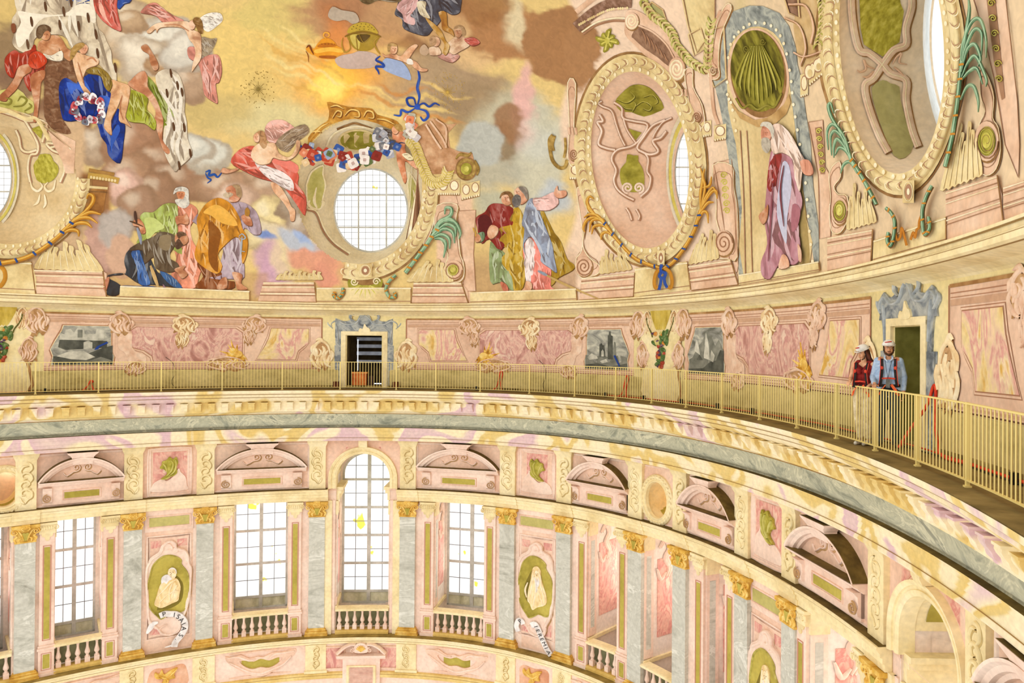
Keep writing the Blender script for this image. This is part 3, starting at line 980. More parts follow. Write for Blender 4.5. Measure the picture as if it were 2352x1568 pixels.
def window(name, t, d, w_, z0, z1, cols, rows, arch=False, thick=2, mull=True, curtain=.45):
 """upright window on the wall: frame, mullion, transoms, glazing bars and single panes"""
 r = root(name)
 x0, x1 = -w_ / 2, w_ / 2
 zt = z1
 f = MB()
 if arch:
  zc = z1 - w_ / 2
  al = archloop(x0 + .03, x1 - .03, z0, zc, 20)
  ribbon(f, dens_open(al, .3), [(-.05, 0), (-.05, .07), (.05, .07), (.05, 0)], ML, False, 0)
  lbox(f, x0, x1, 0, .08, z0 - .04, z0 + .06)
 else:
  for a, b in ((x0, x0 + .07), (x1 - .07, x1)):
   lbox(f, a, b, 0, .08, z0, z1)
  lbox(f, x0, x1, 0, .08, z0, z0 + .07); lbox(f, x0, x1, 0, .08, z1 - .07, z1)
 f.build('window_frame', FRAMEW, r)
 zc0 = z0 + curtain
 if mull:
  f = MB(); lbox(f, -.06, .06, 0, .09, z0, z1 - (.02 if arch else 0)); f.build('mullion', FRAMEW, r)
 rh = (z1 - zc0) / rows
 for k in range(0, rows):
  if k % thick == 0:
   f = MB(); lbox(f, x0, x1, 0, .085, zc0 + k * rh - .045, zc0 + k * rh + .045); f.build('transom', FRAMEW, r)
 f = MB()
 for c in range(1, cols):
  if mull and c * 2 == cols:
   continue
  x = x0 + w_ * c / cols
  h = z1 if not arch else (z1 - w_ / 2 + math.sqrt(max(0, (w_ / 2) ** 2 - x * x)))
  lbox(f, x - .011, x + .011, .01, .04, zc0, h)
 for k in range(rows):
  if k % thick:
   z = zc0 + k * rh
   hw = w_ / 2 if not arch or z < z1 - w_ / 2 else math.sqrt(max(0.01, (w_ / 2) ** 2 - (z - z1 + w_ / 2) ** 2))
   lbox(f, -hw, hw, .01, .04, z - .011, z + .011)
 f.build('glazing_bars', LEAD, r)
 if curtain > .1:
  f = MB(); lbox(f, x0 + .05, x1 - .05, -.02, .02, z0, zc0); f.build('lower_panel', mat('dusty_window_foot', ['#b5b08c', '#dcd8b8', '#f0ecd4'], 2.2, .8, stretch=(1, 1, .4)), r)
 for c in range(cols):
  for k in range(rows):
   cx_, cz = x0 + w_ * (c + .5) / cols, zc0 + rh * (k + .5)
   hw, hz = w_ / cols / 2, rh / 2
   if arch:
    R = w_ / 2
    zc = z1 - R
    pts = [(cx_ - hw, cz - hz), (cx_ + hw, cz - hz), (cx_ + hw, cz + hz), (cx_ - hw, cz + hz)]
    q = []
    for (px_, pz) in pts:
     if pz > zc:
      lim = zc + math.sqrt(max(0, R * R - px_ * px_))
      pz = min(pz, max(lim, cz - hz))
     q.append((px_, pz))
    if q[2][1] - q[1][1] < .01 and q[3][1] - q[0][1] < .01:
     continue
    raw('pane', [(a, 0.0, b) for a, b in q], [[0, 1, 2, 3]], GL, r)
   else:
    key = (round(hw, 3), round(hz, 3))
    if key not in PANE:
     PANE[key] = raw('pane', [(-hw, 0, -hz), (hw, 0, -hz), (hw, 0, hz), (-hw, 0, hz)], [[0, 1, 2, 3]], GL, r)
     o = PANE[key]
    else:
     o = bpy.data.objects.new('pane', PANE[key].data)
     COL.objects.link(o)
     o.parent = r
    o.location = (cx_, 0, cz)
 place(r, t, d)
 return r

def dens_open(p, g):
 q = dens(p, g)
 m = np.hypot(*(q - np.asarray(p)[-1]).T)
 return q[:int(np.argmin(m)) + 1]

wn = 1
for i, (a, b, k) in enumerate(OPEN):
 dp = 2.87 if a < 6 else 3.62
 if k:
  window('window_%d' % wn, (a + b) / 2, dp + .04, b - a - .1, -9.4, -2.86, 4, 10, True, curtain=.5)
 else:
  wa, wb = a + .06, b - .12
  window('window_%d' % wn, (wa + wb) / 2, dp + .04, wb - wa, -9.4, -4.72, 4, 6, curtain=.5)
 wn += 1

# ------------------------------------------------------------------ balustrades in the openings
BAL = None
blab = {-4.01: 'pink balustrade below the four-light window, left of the arch', -.27: 'pink balustrade below the tall arched window', 3.42: 'pink balustrade below the narrow window right of the arch', -10.02: 'pink balustrade below the leftmost side window'}
for i, (a, b, k) in enumerate(OPEN):
 tc = round((a + b) / 2, 2)
 nm = min(blab, key=lambda q: abs(q - tc))
 lab = blab[nm] if abs(nm - tc) < .3 else ['', 'balustrade at the far left edge, cut by the frame', '', '', '', '', 'pink balustrade in the first open bay right of the IEREMIA panel', 'cream balustrade under the small round opening',
            'pink balustrade in the bay right of the round opening', 'pink balustrade in the last open bay before the shadowed arch', 'balustrade under the shadowed arch', 'balustrade beyond the shadowed arch'][i] or 'balustrade beyond the left frame edge'
 if i in (0,):
  continue
 r = thing('balustrade', lab, 'balustrade', (0, 0, 0), 'balustrades of the drum openings')
 p0, e_, n_0 = frame_t(tc, 1.25)
 mb = MB(); ringsweep(mb, [(1.42, -9.12), (1.02, -9.12), (1.0, -9.08), (1.0, -9.03), (1.05, -9.0), (1.40, -9.0)], a, b, .3, True); mb.build('rail', CREAM2, r)
 mb = MB(); ringsweep(mb, [(1.4, -10.05), (1.0, -10.05), (1.0, -9.97), (1.04, -9.9), (1.40, -9.9)], a, b, .3, True); mb.build('plinth', mat('balustrade_plinth_ochre', ['#c9a450', '#e0c070'], 2, .7), r)
 nb = max(3, int((b - a) / .268))
 for q in range(nb):
  t = a + (q + .5) * (b - a) / nb
  if BAL is None:
   mb = MB()
   lathe(mb, (0, 0, 0), [(.07, -9.12), (.07, -9.17), (.045, -9.2), (.04, -9.3), (.05, -9.38), (.085, -9.5), (.09, -9.56), (.05, -9.63), (.045, -9.66), (.07, -9.68), (.07, -9.71)], 10)
   box3(mb, (0, 0, -9.81), (.17, .17, .2))
   BAL = mb.build('baluster', PINK2, r, False)
   o = BAL
  else:
   o = bpy.data.objects.new('baluster', BAL.data)
   COL.objects.link(o)
   o.parent = r
  place(o, t, 1.2, st=False)
 S(band('wall_recess', [(1.55, -9.1), (1.55, -9.9)], a, b, mat('green_grey_recess', ['#6f7050', '#8c8d6a', '#a3a480'], 1.5, .9)))
# ------------------------------------------------------------------ prophet panels between the pilasters
def letter(ch, x, z, size, ang, h, m, parent, MPm=None):
 cu = bpy.data.curves.new('letter', 'FONT')
 cu.body = ch
 cu.size = size
 cu.extrude = .002
 cu.align_x = 'CENTER'
 cu.align_y = 'CENTER'
 cu.resolution_u = 3
 tmp = bpy.data.objects.new('letter', cu)
 COL.objects.link(tmp)
 bpy.context.view_layer.update()
 me = bpy.data.meshes.new_from_object(tmp.evaluated_get(bpy.context.evaluated_depsgraph_get()))
 me.materials.clear()
 me.materials.append(m)
 bpy.data.objects.remove(tmp)
 o = bpy.data.objects.new('letter', me)
 COL.objects.link(o)
 o.parent = parent
 o.location = (x, -h, z)
 o.rotation_euler = (PI / 2, -ang, 0)
 return o

INK = mat('black_lettering', '#2a2420')
BANN = mat('white_banner', ['#cfc6c0', '#eee8e4', '#f8f4f0'], 3, .8)
DRAP = mat('cream_grisaille_robe', ['#d8b273', '#f0d6a0', '#f8e8c4'], 2.6, .8, dist=1.5, stretch=(1, 1, .5))
FLESHG = mat('cream_grisaille_face', ['#d9b880', '#f3dcb0', '#f9ecd0'], 6, .8)
OLD = mat('olive_recess', ['#7a6c24', '#a3943c', '#bba94c', '#c4b456'], .9, .8)
CARTO = [(1540, 220), (1590, 245), (1600, 290), (1680, 310), (1722, 370), (1730, 440), (1755, 490), (1750, 600), (1740, 750), (1700, 900), (1650, 990), (1640, 1050), (1560, 1120), (1450, 1110), (1400, 1060), (1330, 1000), (1300, 940), (1290, 800), (1276, 620), (1280, 480), (1310, 420), (1340, 380), (1420, 330), (1440, 270), (1490, 230)]
OVALO = [(1380, 420), (1450, 370), (1530, 360), (1600, 380), (1640, 410), (1640, 450), (1700, 520), (1720, 600), (1725, 700), (1715, 800), (1690, 870), (1640, 900), (1560, 895), (1500, 930), (1440, 960), (1400, 930), (1340, 870), (1305, 780), (1300, 650), (1320, 560), (1345, 470)]

def iso(P_):
 P_ = np.asarray(P_, float)
 return np.stack([(P_[:, 0] - 1515) * .00325, -5.5 - (P_[:, 1] + (P_[:, 0] - 1515) * .08 - 150) * .00405], 1)

def ier(P_):
 P_ = np.asarray(P_, float)
 return np.stack([(P_[:, 0] - 270) * .0042, -5.5 - (P_[:, 1] - (P_[:, 0] - 275) * .16 - 215) * .0042], 1)

def prophet(t, label, fig):
 r = thing('prophet_painting', label, 'painted panel', group='prophet panels between the pilasters')
 mb = MB(); lbox(mb, -.80, .80, -.02, .03, -9.98, -5.42); sub('ground', mb, PINK, r)
 mb = MB(); ribbon(mb, dens(rect(-.72, .72, -9.5, -5.6), .4), [(-.03, 0), (-.02, .03), (.02, .03), (.03, 0), (.08, .0), (.085, .02), (.1, .02), (.11, 0)], ML, True, .03); sub('panel_moulding', mb, PINK2, r)
 for s in (-1, 1):
  for z_ in ((-6.05, -5.78), (-9.35, -8.9)):
   mb = MB()
   sheet(mb, [rect(*sorted((s * .6, s * .27)), *z_)], ML, .035, None, 2)
   sub('rose_corner', mb, ROSE, r)
 mb = MB(); lbox(mb, -.80, .80, -.02, .06, -5.42, -4.6); hd = sub('head_field', mb, PINK2, r)
 mb = MB(); ribbon(mb, dens(rect(-.70, .70, -5.26, -4.84), .4), [(-.03, 0), (-.02, .02), (.02, .02), (.03, 0)], ML, True, .06); sub('panel_moulding', mb, PINK, hd)
 mb = MB(); sheet(mb, [rect(-.66, .66, -5.22, -4.88)], ML, .07, None, 2); sub('olive_inlay', mb, mat('pale_olive', ['#aea35c', '#bfb46c', '#c9be7a'], 1, .8), hd)
 c = cr_(iso(CARTO), 3)
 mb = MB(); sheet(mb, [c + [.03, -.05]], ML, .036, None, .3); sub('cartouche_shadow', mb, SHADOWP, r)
 mb = MB(); sheet(mb, [c], ML, .10, .03, .25); ca = sub('cartouche', mb, PINK2, r)
 mb = MB(); ribbon(mb, c, [(-.0, 0), (-.02, .05), (-.07, .06), (-.10, 0)], ML, True, .1)
 for q in ([(1310, 420), (1340, 380), (1420, 330), (1450, 270), (1520, 260), (1545, 300), (1500, 310)], [(1600, 290), (1680, 330), (1715, 400), (1690, 440)], [(1560, 290), (1600, 320), (1560, 340)],
    [(1650, 1000), (1620, 1080), (1540, 1110), (1450, 1100), (1430, 1050), (1500, 1010)], [(1390, 1050), (1330, 1000), (1320, 950)], [(1740, 720), (1705, 800), (1690, 900)]):
  stroke(mb, iso(q), .09, .05, ML, .10)
 sub('scrollwork', mb, PINK2, ca, True)
 ol = cr_(iso(OVALO), 3)
 mb = MB(); sheet(mb, [ol], ML, .108, None, .25); sub('olive_recess', mb, OLD, r)
 mb = MB(); ribbon(mb, ol, [(-.03, 0), (-.015, .04), (.01, .04), (.02, 0)], ML, True, .108)
 sub('recess_rim', mb, mat('olive_rim', ['#8a7c34', '#b3a54c', '#cfc372'], 4, .7), ca, True)
 fig(r)
 place(r, t, 1.16)
 return r

def fig_isa(r):
 mb = MB(); sheet(mb, [cr_(iso([(1560, 570), (1640, 600), (1665, 680), (1640, 800), (1540, 860), (1440, 870), (1400, 850)]), 3)], ML, .111, None, .3); sub('figure_shadow', mb, mat('olive_shadow', '#7d6e2a'), r)
 mb = MB(); sheet(mb, [cr_(iso([(1490, 600), (1560, 578), (1605, 590), (1635, 660), (1622, 740), (1610, 790), (1540, 818), (1450, 852), (1400, 840), (1370, 812), (1392, 740), (1420, 650), (1450, 610)]), 3)], ML, .15, .11, .2); b = sub('robe', mb, DRAP, r)
 mb = MB()
 for q in ([(1590, 590), (1530, 620), (1470, 680), (1400, 740)], [(1600, 640), (1560, 700), (1500, 730), (1420, 800)], [(1560, 600), (1520, 700), (1530, 790)], [(1620, 700), (1570, 700), (1550, 760)]):
  stroke(mb, iso(q), .06, .04, ML, .145)
 sub('robe_fold', mb, mat('cream_light', ['#f0d8a6', '#fbf0d4'], 5, .8), b, True)
 mb = MB()
 sheet(mb, [cr_(iso([(1505, 510), (1520, 490), (1555, 485), (1582, 505), (1588, 545), (1570, 575), (1530, 580), (1505, 555)]), 3)], ML, .17, .12, .2)
 h = sub('head', mb, FLESHG, r)
 mb = MB(); sheet(mb, [cr_(iso([(1505, 540), (1470, 545), (1440, 570), (1438, 620), (1465, 610), (1490, 625), (1515, 595), (1545, 585), (1530, 560)]), 3)], ML, .18, .13, .2)
 stroke(mb, iso([(1510, 495), (1545, 478), (1580, 495), (1592, 530)]), .05, .04, ML, .16)
 sub('beard', mb, BANN, h)
 mb = MB()
 for q in ([(1520, 520), (1535, 518)], [(1550, 516), (1562, 518)], [(1540, 525), (1530, 545), (1542, 546)], [(1522, 560), (1540, 562)]):
  ribbon(mb, iso(q), [(-.008, .0), (.008, .0)], ML, False, .175)
 sub('face_line', mb, mat('umber_line', '#8a6030'), h)
 mb = MB()
 pth = cr_(iso([(1425, 925), (1480, 908), (1530, 912), (1590, 918), (1650, 955), (1685, 1015), (1675, 1075), (1635, 1130), (1590, 1180), (1575, 1225)]), 4, False)
 ribbon(mb, pth, [(-.115, 0), (-.1, .03), (.1, .03), (.115, 0)], ML, False, .16)
 stroke(mb, iso([(1590, 1190), (1540, 1215), (1480, 1226)]), .07, .03, ML, .14)
 stroke(mb, iso([(1410, 985), (1360, 1000), (1330, 1040), (1300, 1085)]), .2, .03, ML, .14)
 bn = sub('banner', mb, BANN, r)
 for ch, X, Y, a in (('P', 1468, 910, -8), ('.', 1494, 925, -8), ('I', 1572, 922, 10), ('S', 1612, 942, 28), ('A', 1645, 975, 50), ('I', 1664, 1012, 68), ('A', 1668, 1055, 100), ('S', 1640, 1118, 125), ('.', 1600, 1158, 125)):
  q = iso([(X, Y)])[0]
  letter(ch, q[0], q[1], .24, -math.radians(a), .196, INK, bn)

def fig_ier(r, text=True, k=1.0):
 f = lambda q: ier(q)
 mb = MB(); sheet(mb, [cr_(f([(235, 540), (200, 600), (165, 680), (160, 760), (190, 830), (240, 830), (250, 600)]), 3)], ML, .112, None, .3); sub('figure_shadow', mb, mat('olive_shadow', '#7d6e2a'), r)
 mb = MB(); sheet(mb, [cr_(f([(250, 515), (290, 505), (320, 545), (322, 600), (345, 680), (375, 770), (370, 850), (290, 880), (245, 905), (220, 850), (196, 815), (205, 720), (225, 640), (235, 570)]), 3)], ML, .15, .11, .2); b = sub('robe', mb, DRAP, r)
 mb = MB()
 for q in ([(255, 540), (245, 640), (215, 820)], [(300, 530), (318, 600), (330, 700), (365, 800)], [(262, 600), (275, 720), (255, 880)], [(290, 680), (320, 780), (345, 850)], [(200, 650), (175, 720), (190, 790)]):
  stroke(mb, f(q), .08, .04, ML, .145)
 sub('robe_fold', mb, mat('cream_light', ['#f0d8a6', '#fbf0d4'], 5, .8), b, True)
 mb = MB(); sheet(mb, [cr_(f([(268, 550), (290, 540), (308, 560), (308, 600), (290, 625), (270, 600)]), 3)], ML, .17, .14, .2); h = sub('head', mb, FLESHG, r)
 mb = MB()
 for q in ([(268, 600), (280, 660), (285, 740)], [(285, 610), (295, 670), (290, 720)], [(300, 600), (305, 650), (300, 690)]):
  stroke(mb, f(q), .06, .03, ML, .15)
 sub('beard', mb, BANN, h, True)
 mb = MB()
 for q in ([(274, 572), (283, 570)], [(294, 568), (303, 570)], [(288, 575), (286, 590)]):
  ribbon(mb, f(q), [(-.008, 0), (.008, 0)], ML, False, .175)
 sub('face_line', mb, mat('umber_line', '#8a6030'), h)
 if text:
  mb = MB()
  pth = cr_(f([(235, 1045), (275, 1035), (305, 1080), (330, 1140), (355, 1190), (385, 1250), (425, 1305)]), 4, False)
  ribbon(mb, pth, [(-.115, 0), (-.1, .03), (.1, .03), (.115, 0)], ML, False, .15)
  ribbon(mb, cr_(f([(160, 1040), (140, 1010), (110, 1010), (92, 1060), (110, 1110)]), 4, False), [(-.1, 0), (-.09, .03), (.09, .03), (.1, 0)], ML, False, .14)
  bn = sub('banner', mb, BANN, r)
  for ch, X, Y, a in (('P', 132, 1014, -50), ('I', 284, 1052, 66), ('E', 302, 1088, 66), ('R', 322, 1128, 64), ('E', 341, 1164, 62), ('M', 363, 1204, 60), ('I', 382, 1240, 60), ('A', 405, 1278, 58)):
   q = f([(X, Y)])[0]
   letter(ch, q[0], q[1], .22, -math.radians(a), .186, INK, bn)

prophet(-7.17, 'pink prophet panel with ISAIAS lettered on its banner', fig_isa)
prophet(6.48, 'pink prophet panel with IEREMIA lettered on its banner', fig_ier)
prophet(16.45, 'pink prophet panel cut by the bottom edge, hooded figure, no lettering seen', lambda r: fig_ier(r, False))

# ------------------------------------------------------------------ socle frieze below the pilasters
sb = thing('socle_block', '', 'socle block')
mb = MB(); lbox(mb, -.38, .38, 0, .06, -11.5, -10.42); lbox(mb, -.42, .42, 0, .1, -11.56, -11.46); sub('block', mb, CREAM2, sb)
scrollrelief(sb, .06, 0, -11.35, .62)
put(sb, False, [(t, 1.02, 0, i % 2 == 0, 1, 'bottom cream rocaille block, under the pilaster ' + WHERE[t].replace('small ', '').replace('just ', '')) for i, t in enumerate(PT) if -11 < t < 11], 'socle blocks along the bottom')
WAVY = [(-1.25, -10.55), (-1.0, -10.6), (-.7, -10.55), (-.4, -10.72), (-.1, -10.68), (.1, -10.72), (.45, -10.58), (.8, -10.6), (1.25, -10.52), (1.22, -10.75), (.95, -10.95), (.72, -11.2), (.4, -11.36), (.1, -11.48), (-.2, -11.44), (-.5, -11.32), (-.8, -11.1), (-1.05, -10.9), (-1.2, -10.75)]
WIN = [(-.75, -10.78), (-.5, -10.8), (-.25, -10.86), (0, -10.78), (.3, -10.88), (.6, -10.8), (.78, -10.84), (.6, -11.05), (.3, -11.18), (0, -11.12), (-.3, -11.16), (-.6, -11.0)]
for t, l in ((-3.97, 'pink scalloped cartouche with olive field at the bottom, left of the small pediment'), (3.4, 'pink scalloped cartouche with olive field at the bottom, right of the small pediment'),
    (-9.96, 'pink cartouche with olive field at the bottom left corner'), (9.1, 'pink cartouche at the bottom, right of the IEREMIA panel')):
 r = thing('socle_cartouche', l, 'cartouche', group='cartouches of the socle frieze')
 mb = MB(); ribbon(mb, dens(rect(-1.25, 1.25, -11.45, -10.5), .4), [(-.04, 0), (-.03, .04), (.03, .04), (.04, 0)], ML, True, 0); sub('frame', mb, PINK, r)
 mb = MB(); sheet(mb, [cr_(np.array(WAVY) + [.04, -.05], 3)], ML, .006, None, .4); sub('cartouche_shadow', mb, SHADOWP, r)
 mb = MB(); sheet(mb, [cr_(WAVY, 3), cr_(WIN, 3)], ML, .08, 0, .3); sub('scalloped_plate', mb, PINK, r)
 mb = MB()
 for q in ([(-1.2, -10.62), (-.8, -10.62), (-.4, -10.8), (-.2, -10.76)], [(1.2, -10.6), (.8, -10.64), (.5, -10.66), (.3, -10.8)], [(1.1, -10.8), (.8, -11.1), (.4, -11.25), (0, -11.36), (-.4, -11.25), (-.8, -11.0), (-1.1, -10.8)]):
  stroke(mb, q, .09, .04, ML, .08)
 sub('scrollwork', mb, PINK2, r, True)
 mb = MB(); sheet(mb, [cr_(WIN, 3)], ML, .015, None, .4); sub('olive_inlay', mb, OLIVE, r)
 place(r, t, 1.02)
for t, l in ((-7.17, 'gold rocaille shell on pink ground below the ISAIAS panel'), (6.48, 'gold rocaille shell on pink ground below the IEREMIA panel')):
 r = thing('gold_shell_relief', l, 'panel')
 mb = MB(); sheet(mb, [cr_([(-.6, -11.45), (-.65, -10.9), (-.45, -10.62), (0, -10.66), (.45, -10.58), (.62, -10.8), (.6, -11.45)], 3)], ML, .02, 0, .5); sub('ground', mb, mat('salmon_ground', ['#cf8f6c', '#e0a884', '#ecc0a2'], 1.5, .8), r)
 mb = MB(); sheet(mb, [cr_([(-.42, -10.72), (-.3, -10.8), (-.2, -10.66), (-.12, -10.85), (.1, -10.72), (.32, -10.68), (.2, -10.9), (.24, -11.05), (.05, -11.08), (-.02, -11.3), (-.2, -11.2), (-.15, -11.02), (-.35, -10.98), (-.45, -10.86)], 3)], ML, .09, .02, .3); g = sub('shell', mb, GOLD, r)
 mb = MB()
 for q in ([(-.4, -10.75), (-.25, -10.9), (-.05, -11.0), (.15, -10.85), (.3, -10.72)], [(-.1, -10.95), (.0, -11.1), (-.05, -11.25)], [(-.3, -10.9), (-.2, -11.0)]):
  stroke(mb, q, .06, .04, ML, .09)
 sub('rib', mb, _M['bright_gilding'], g, True)
 place(r, t, 1.02)
# small doorway pediment at bottom centre
r = thing('doorway_pediment', 'pink broken pediment with gold shell over a doorway, bottom centre', 'pediment')
mb = MB(); lbox(mb, -.70, .70, 0, .16, -13.0, -11.0); sub('surround', mb, PINK2, r)
mb = MB(); ribbon(mb, np.array([(-.5, -13), (-.5, -11.3), (.5, -11.3), (.5, -13)]), [(-.06, 0), (-.05, .05), (.05, .05), (.06, 0)], ML, False, .16); sub('door_moulding', mb, CREAM2, r)
mb = MB(); lbox(mb, -.42, .42, .15, .17, -13, -11.36); sub('door_field', mb, mat('rose_boards', ['#c99a88', '#d8ae9a', '#e2bcaa'], 2, .8, stretch=(1, 1, 4)), r)
mb = MB(); lprism(mb, [(0, -11.02), (.2, -11.0), (.3, -10.9), (.34, -10.82), (0, -10.8)], -.92, .92)
for s in (-1, 1):
 stroke(mb, [(s * .9, -10.8), (s * .65, -10.55), (s * .4, -10.42), (s * .2, -10.42)], .16, .16, ML, .14, w1=.12)
 stroke(mb, spiral(s * .33, -10.6, .1, 1.3, PI / 2, s, 14), .05, .05, ML, .28, 2, .03)
sub('broken_pediment', mb, PINK2, r, False)
mb = MB(); sheet(mb, [cr_([(-.22, -10.7), (-.26, -10.5), (-.12, -10.34), (.12, -10.34), (.26, -10.5), (.22, -10.7)], 3)], ML, .3, 0, .3); sub('shell_ground', mb, PINK2, r)
mb = MB()
for q in range(7):
 a = PI * (.12 + .76 * q / 6)
 stroke(mb, [(0, -10.66), (.09 * math.cos(a), -10.62 + .1 * math.sin(a)), (.19 * math.cos(a), -10.62 + .22 * math.sin(a))], .07, .04, ML, .3)
sub('gold_shell', mb, _M['bright_gilding'], r, True)
place(r, AX + .02, 1.02)
for s in (-1, 1):
 r = thing('rose_inset', 'rose panel on the %s of the small bottom pediment' % ('left' if s < 0 else 'right'), 'panel')
 mb = MB(); sheet(mb, [rect(-.42, .42, -11.4, -10.6)], ML, .015, None, 1); sub('rose_field', mb, ROSE, r)
 mb = MB(); ribbon(mb, dens(rect(-.46, .46, -11.44, -10.56), .4), [(-.05, 0), (-.03, .05), (.03, .05), (.04, 0)], ML, True, 0); sub('frame', mb, PINK, r)
 place(r, AX + s * 1.1, 1.02)
# ------------------------------------------------------------------ painted attic wall behind the walkway
TL = {c + str(i): (x, y) for c, y in zip('ABCD', (0, 380, 780, 1168)) for i, x in enumerate((0, 580, 1160, 1752))}
KZ = 600 / 2352

def tp(tile, *pts):
 """zoomed tile coordinates -> photo pixels"""
 ox, oy = TL[tile]
 return [(ox + x * KZ, oy + y * KZ) for x, y in pts]

DA = .9
UA, UD = -.24, 22.48

def uz(px):
 p = np.asarray(px, float)
 t, z = wpx(p[:, 0], p[:, 1], DA)
 return np.stack([t - UA, z], 1)

CELLS = [(lambda p: np.stack([UA + p[:, 0], p[:, 1]], 1), 'right of the far doorway'),
   (lambda p: np.stack([UA - p[:, 0], p[:, 1]], 1), 'left of the far doorway'),
   (lambda p: np.stack([UD - p[:, 0] * .875, p[:, 1]], 1), 'left of the near doorway behind the visitors'),
   (lambda p: np.stack([UD + p[:, 0] * .875, p[:, 1]], 1), 'right of the near doorway at the right edge')]
MARA = mat('cream_rose_marble', ['#d8ad5c', '#ecd49a', '#e8c6a8', '#d99c92', '#efd9b0', '#dcae54'], .9, .7, dist=2.4, pos=[.3, .42, .5, .56, .63, .7], stretch=(1, 1, .6))
MARB = mat('dusty_rose_marble', ['#b27d70', '#d3a193', '#e4beA8', '#c88f86', '#e8cbb4'], 1.3, .7, dist=2.4, pos=[.32, .43, .5, .57, .66], stretch=(1, 1, .6))
ROCL = mat('cream_scroll_light', ['#e2c08c', '#f2dcb0', '#f9edcc'], 3, .8)
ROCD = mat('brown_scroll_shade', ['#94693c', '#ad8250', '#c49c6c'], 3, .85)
ROCP = mat('rose_beige_scroll', ['#d8ad90', '#e8c6aa', '#f2d8c0'], 3, .8)
MIDR = mat('scroll_body', ['#a07648', '#bf9566', '#d2ae82'], 4, .8, dist=1.5)
GLEAF = mat('golden_leaf', ['#8a5a14', '#c98f28', '#f0c860', '#f6e0a0'], 5, .7, pos=[.3, .43, .56, .7], dist=1)
LINE = mat('rose_brown_line', '#a8785a')
PPLATE = mat('attic_pink', ['#d8b094', '#e6c2a6', '#efd0b6'], .8, .85)

def cell_thing(name, ci, lab, cat, grp):
 return thing(name, lab + ' ' + CELLS[ci][1], cat, group=grp)

ROC = [[(-.9, -.2), (-.6, .6), (0, .9), (.55, .6), (.6, .1), (.2, -.1), (0, .2), (.2, .4)],
  [(.6, .3), (.9, -.2), (.5, -.7), (0, -.9)], [(.2, -.1), (.3, -.5), (0, -.8)], [(.35, .75), (.8, .5), (.85, .15)], [(-.1, .6), (-.3, .3), (-.1, .0)], [(.45, .45), (.4, .1), (.5, -.3)], [(-.75, .0), (-.6, -.4), (-.7, -.6)], [(-.6, .3), (-.3, -.1), (-.45, -.6), (-.9, -.8)],
  [(-.3, .1), (0, -.3), (-.15, -.7)], [(-.2, .8), (.1, 1.05), (.5, .95)], [(-.9, .3), (-1.05, .0), (-.85, -.4)]]

def roc(par, F, cx, cz, sx, sz, flip=1, m=ROCL, md=ROCD, wd=.26, nm='scroll_leaf'):
 w_ = min(abs(sx), sz)
 a, b = MB(), MB()
 blob = np.array([(-.8, -.6), (-.98, -.2), (-.75, .1), (-.95, .4), (-.5, .6), (-.45, .95), (-.05, .8), (.25, 1.1), (.5, .75), (.75, .6), (.65, .25), (.98, 0), (.7, -.3), (.8, -.75), (.4, -.65), (.1, -1.05), (-.15, -.7), (-.45, -.95)]) * [sx * flip, sz] + [cx, cz]
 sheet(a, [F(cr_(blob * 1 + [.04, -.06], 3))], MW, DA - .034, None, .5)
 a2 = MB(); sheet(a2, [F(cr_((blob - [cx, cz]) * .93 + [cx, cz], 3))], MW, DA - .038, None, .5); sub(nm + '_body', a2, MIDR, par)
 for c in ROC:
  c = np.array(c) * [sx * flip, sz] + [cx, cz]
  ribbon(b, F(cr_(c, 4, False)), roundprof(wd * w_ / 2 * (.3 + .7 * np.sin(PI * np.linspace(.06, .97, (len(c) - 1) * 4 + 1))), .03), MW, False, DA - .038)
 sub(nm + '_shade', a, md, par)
 return sub(nm, b, m, par, True)

def flat(par, nm, F, px, m, off=.012, hole=None, sm=3, g=.5):
 p = uz(px)
 p = cr_(p, sm) if sm > 1 else p
 mb = MB()
 sheet(mb, [F(p)] + ([F(hole)] if hole is not None else []), MW, DA - off, None, g)
 return sub(nm, mb, m, par)

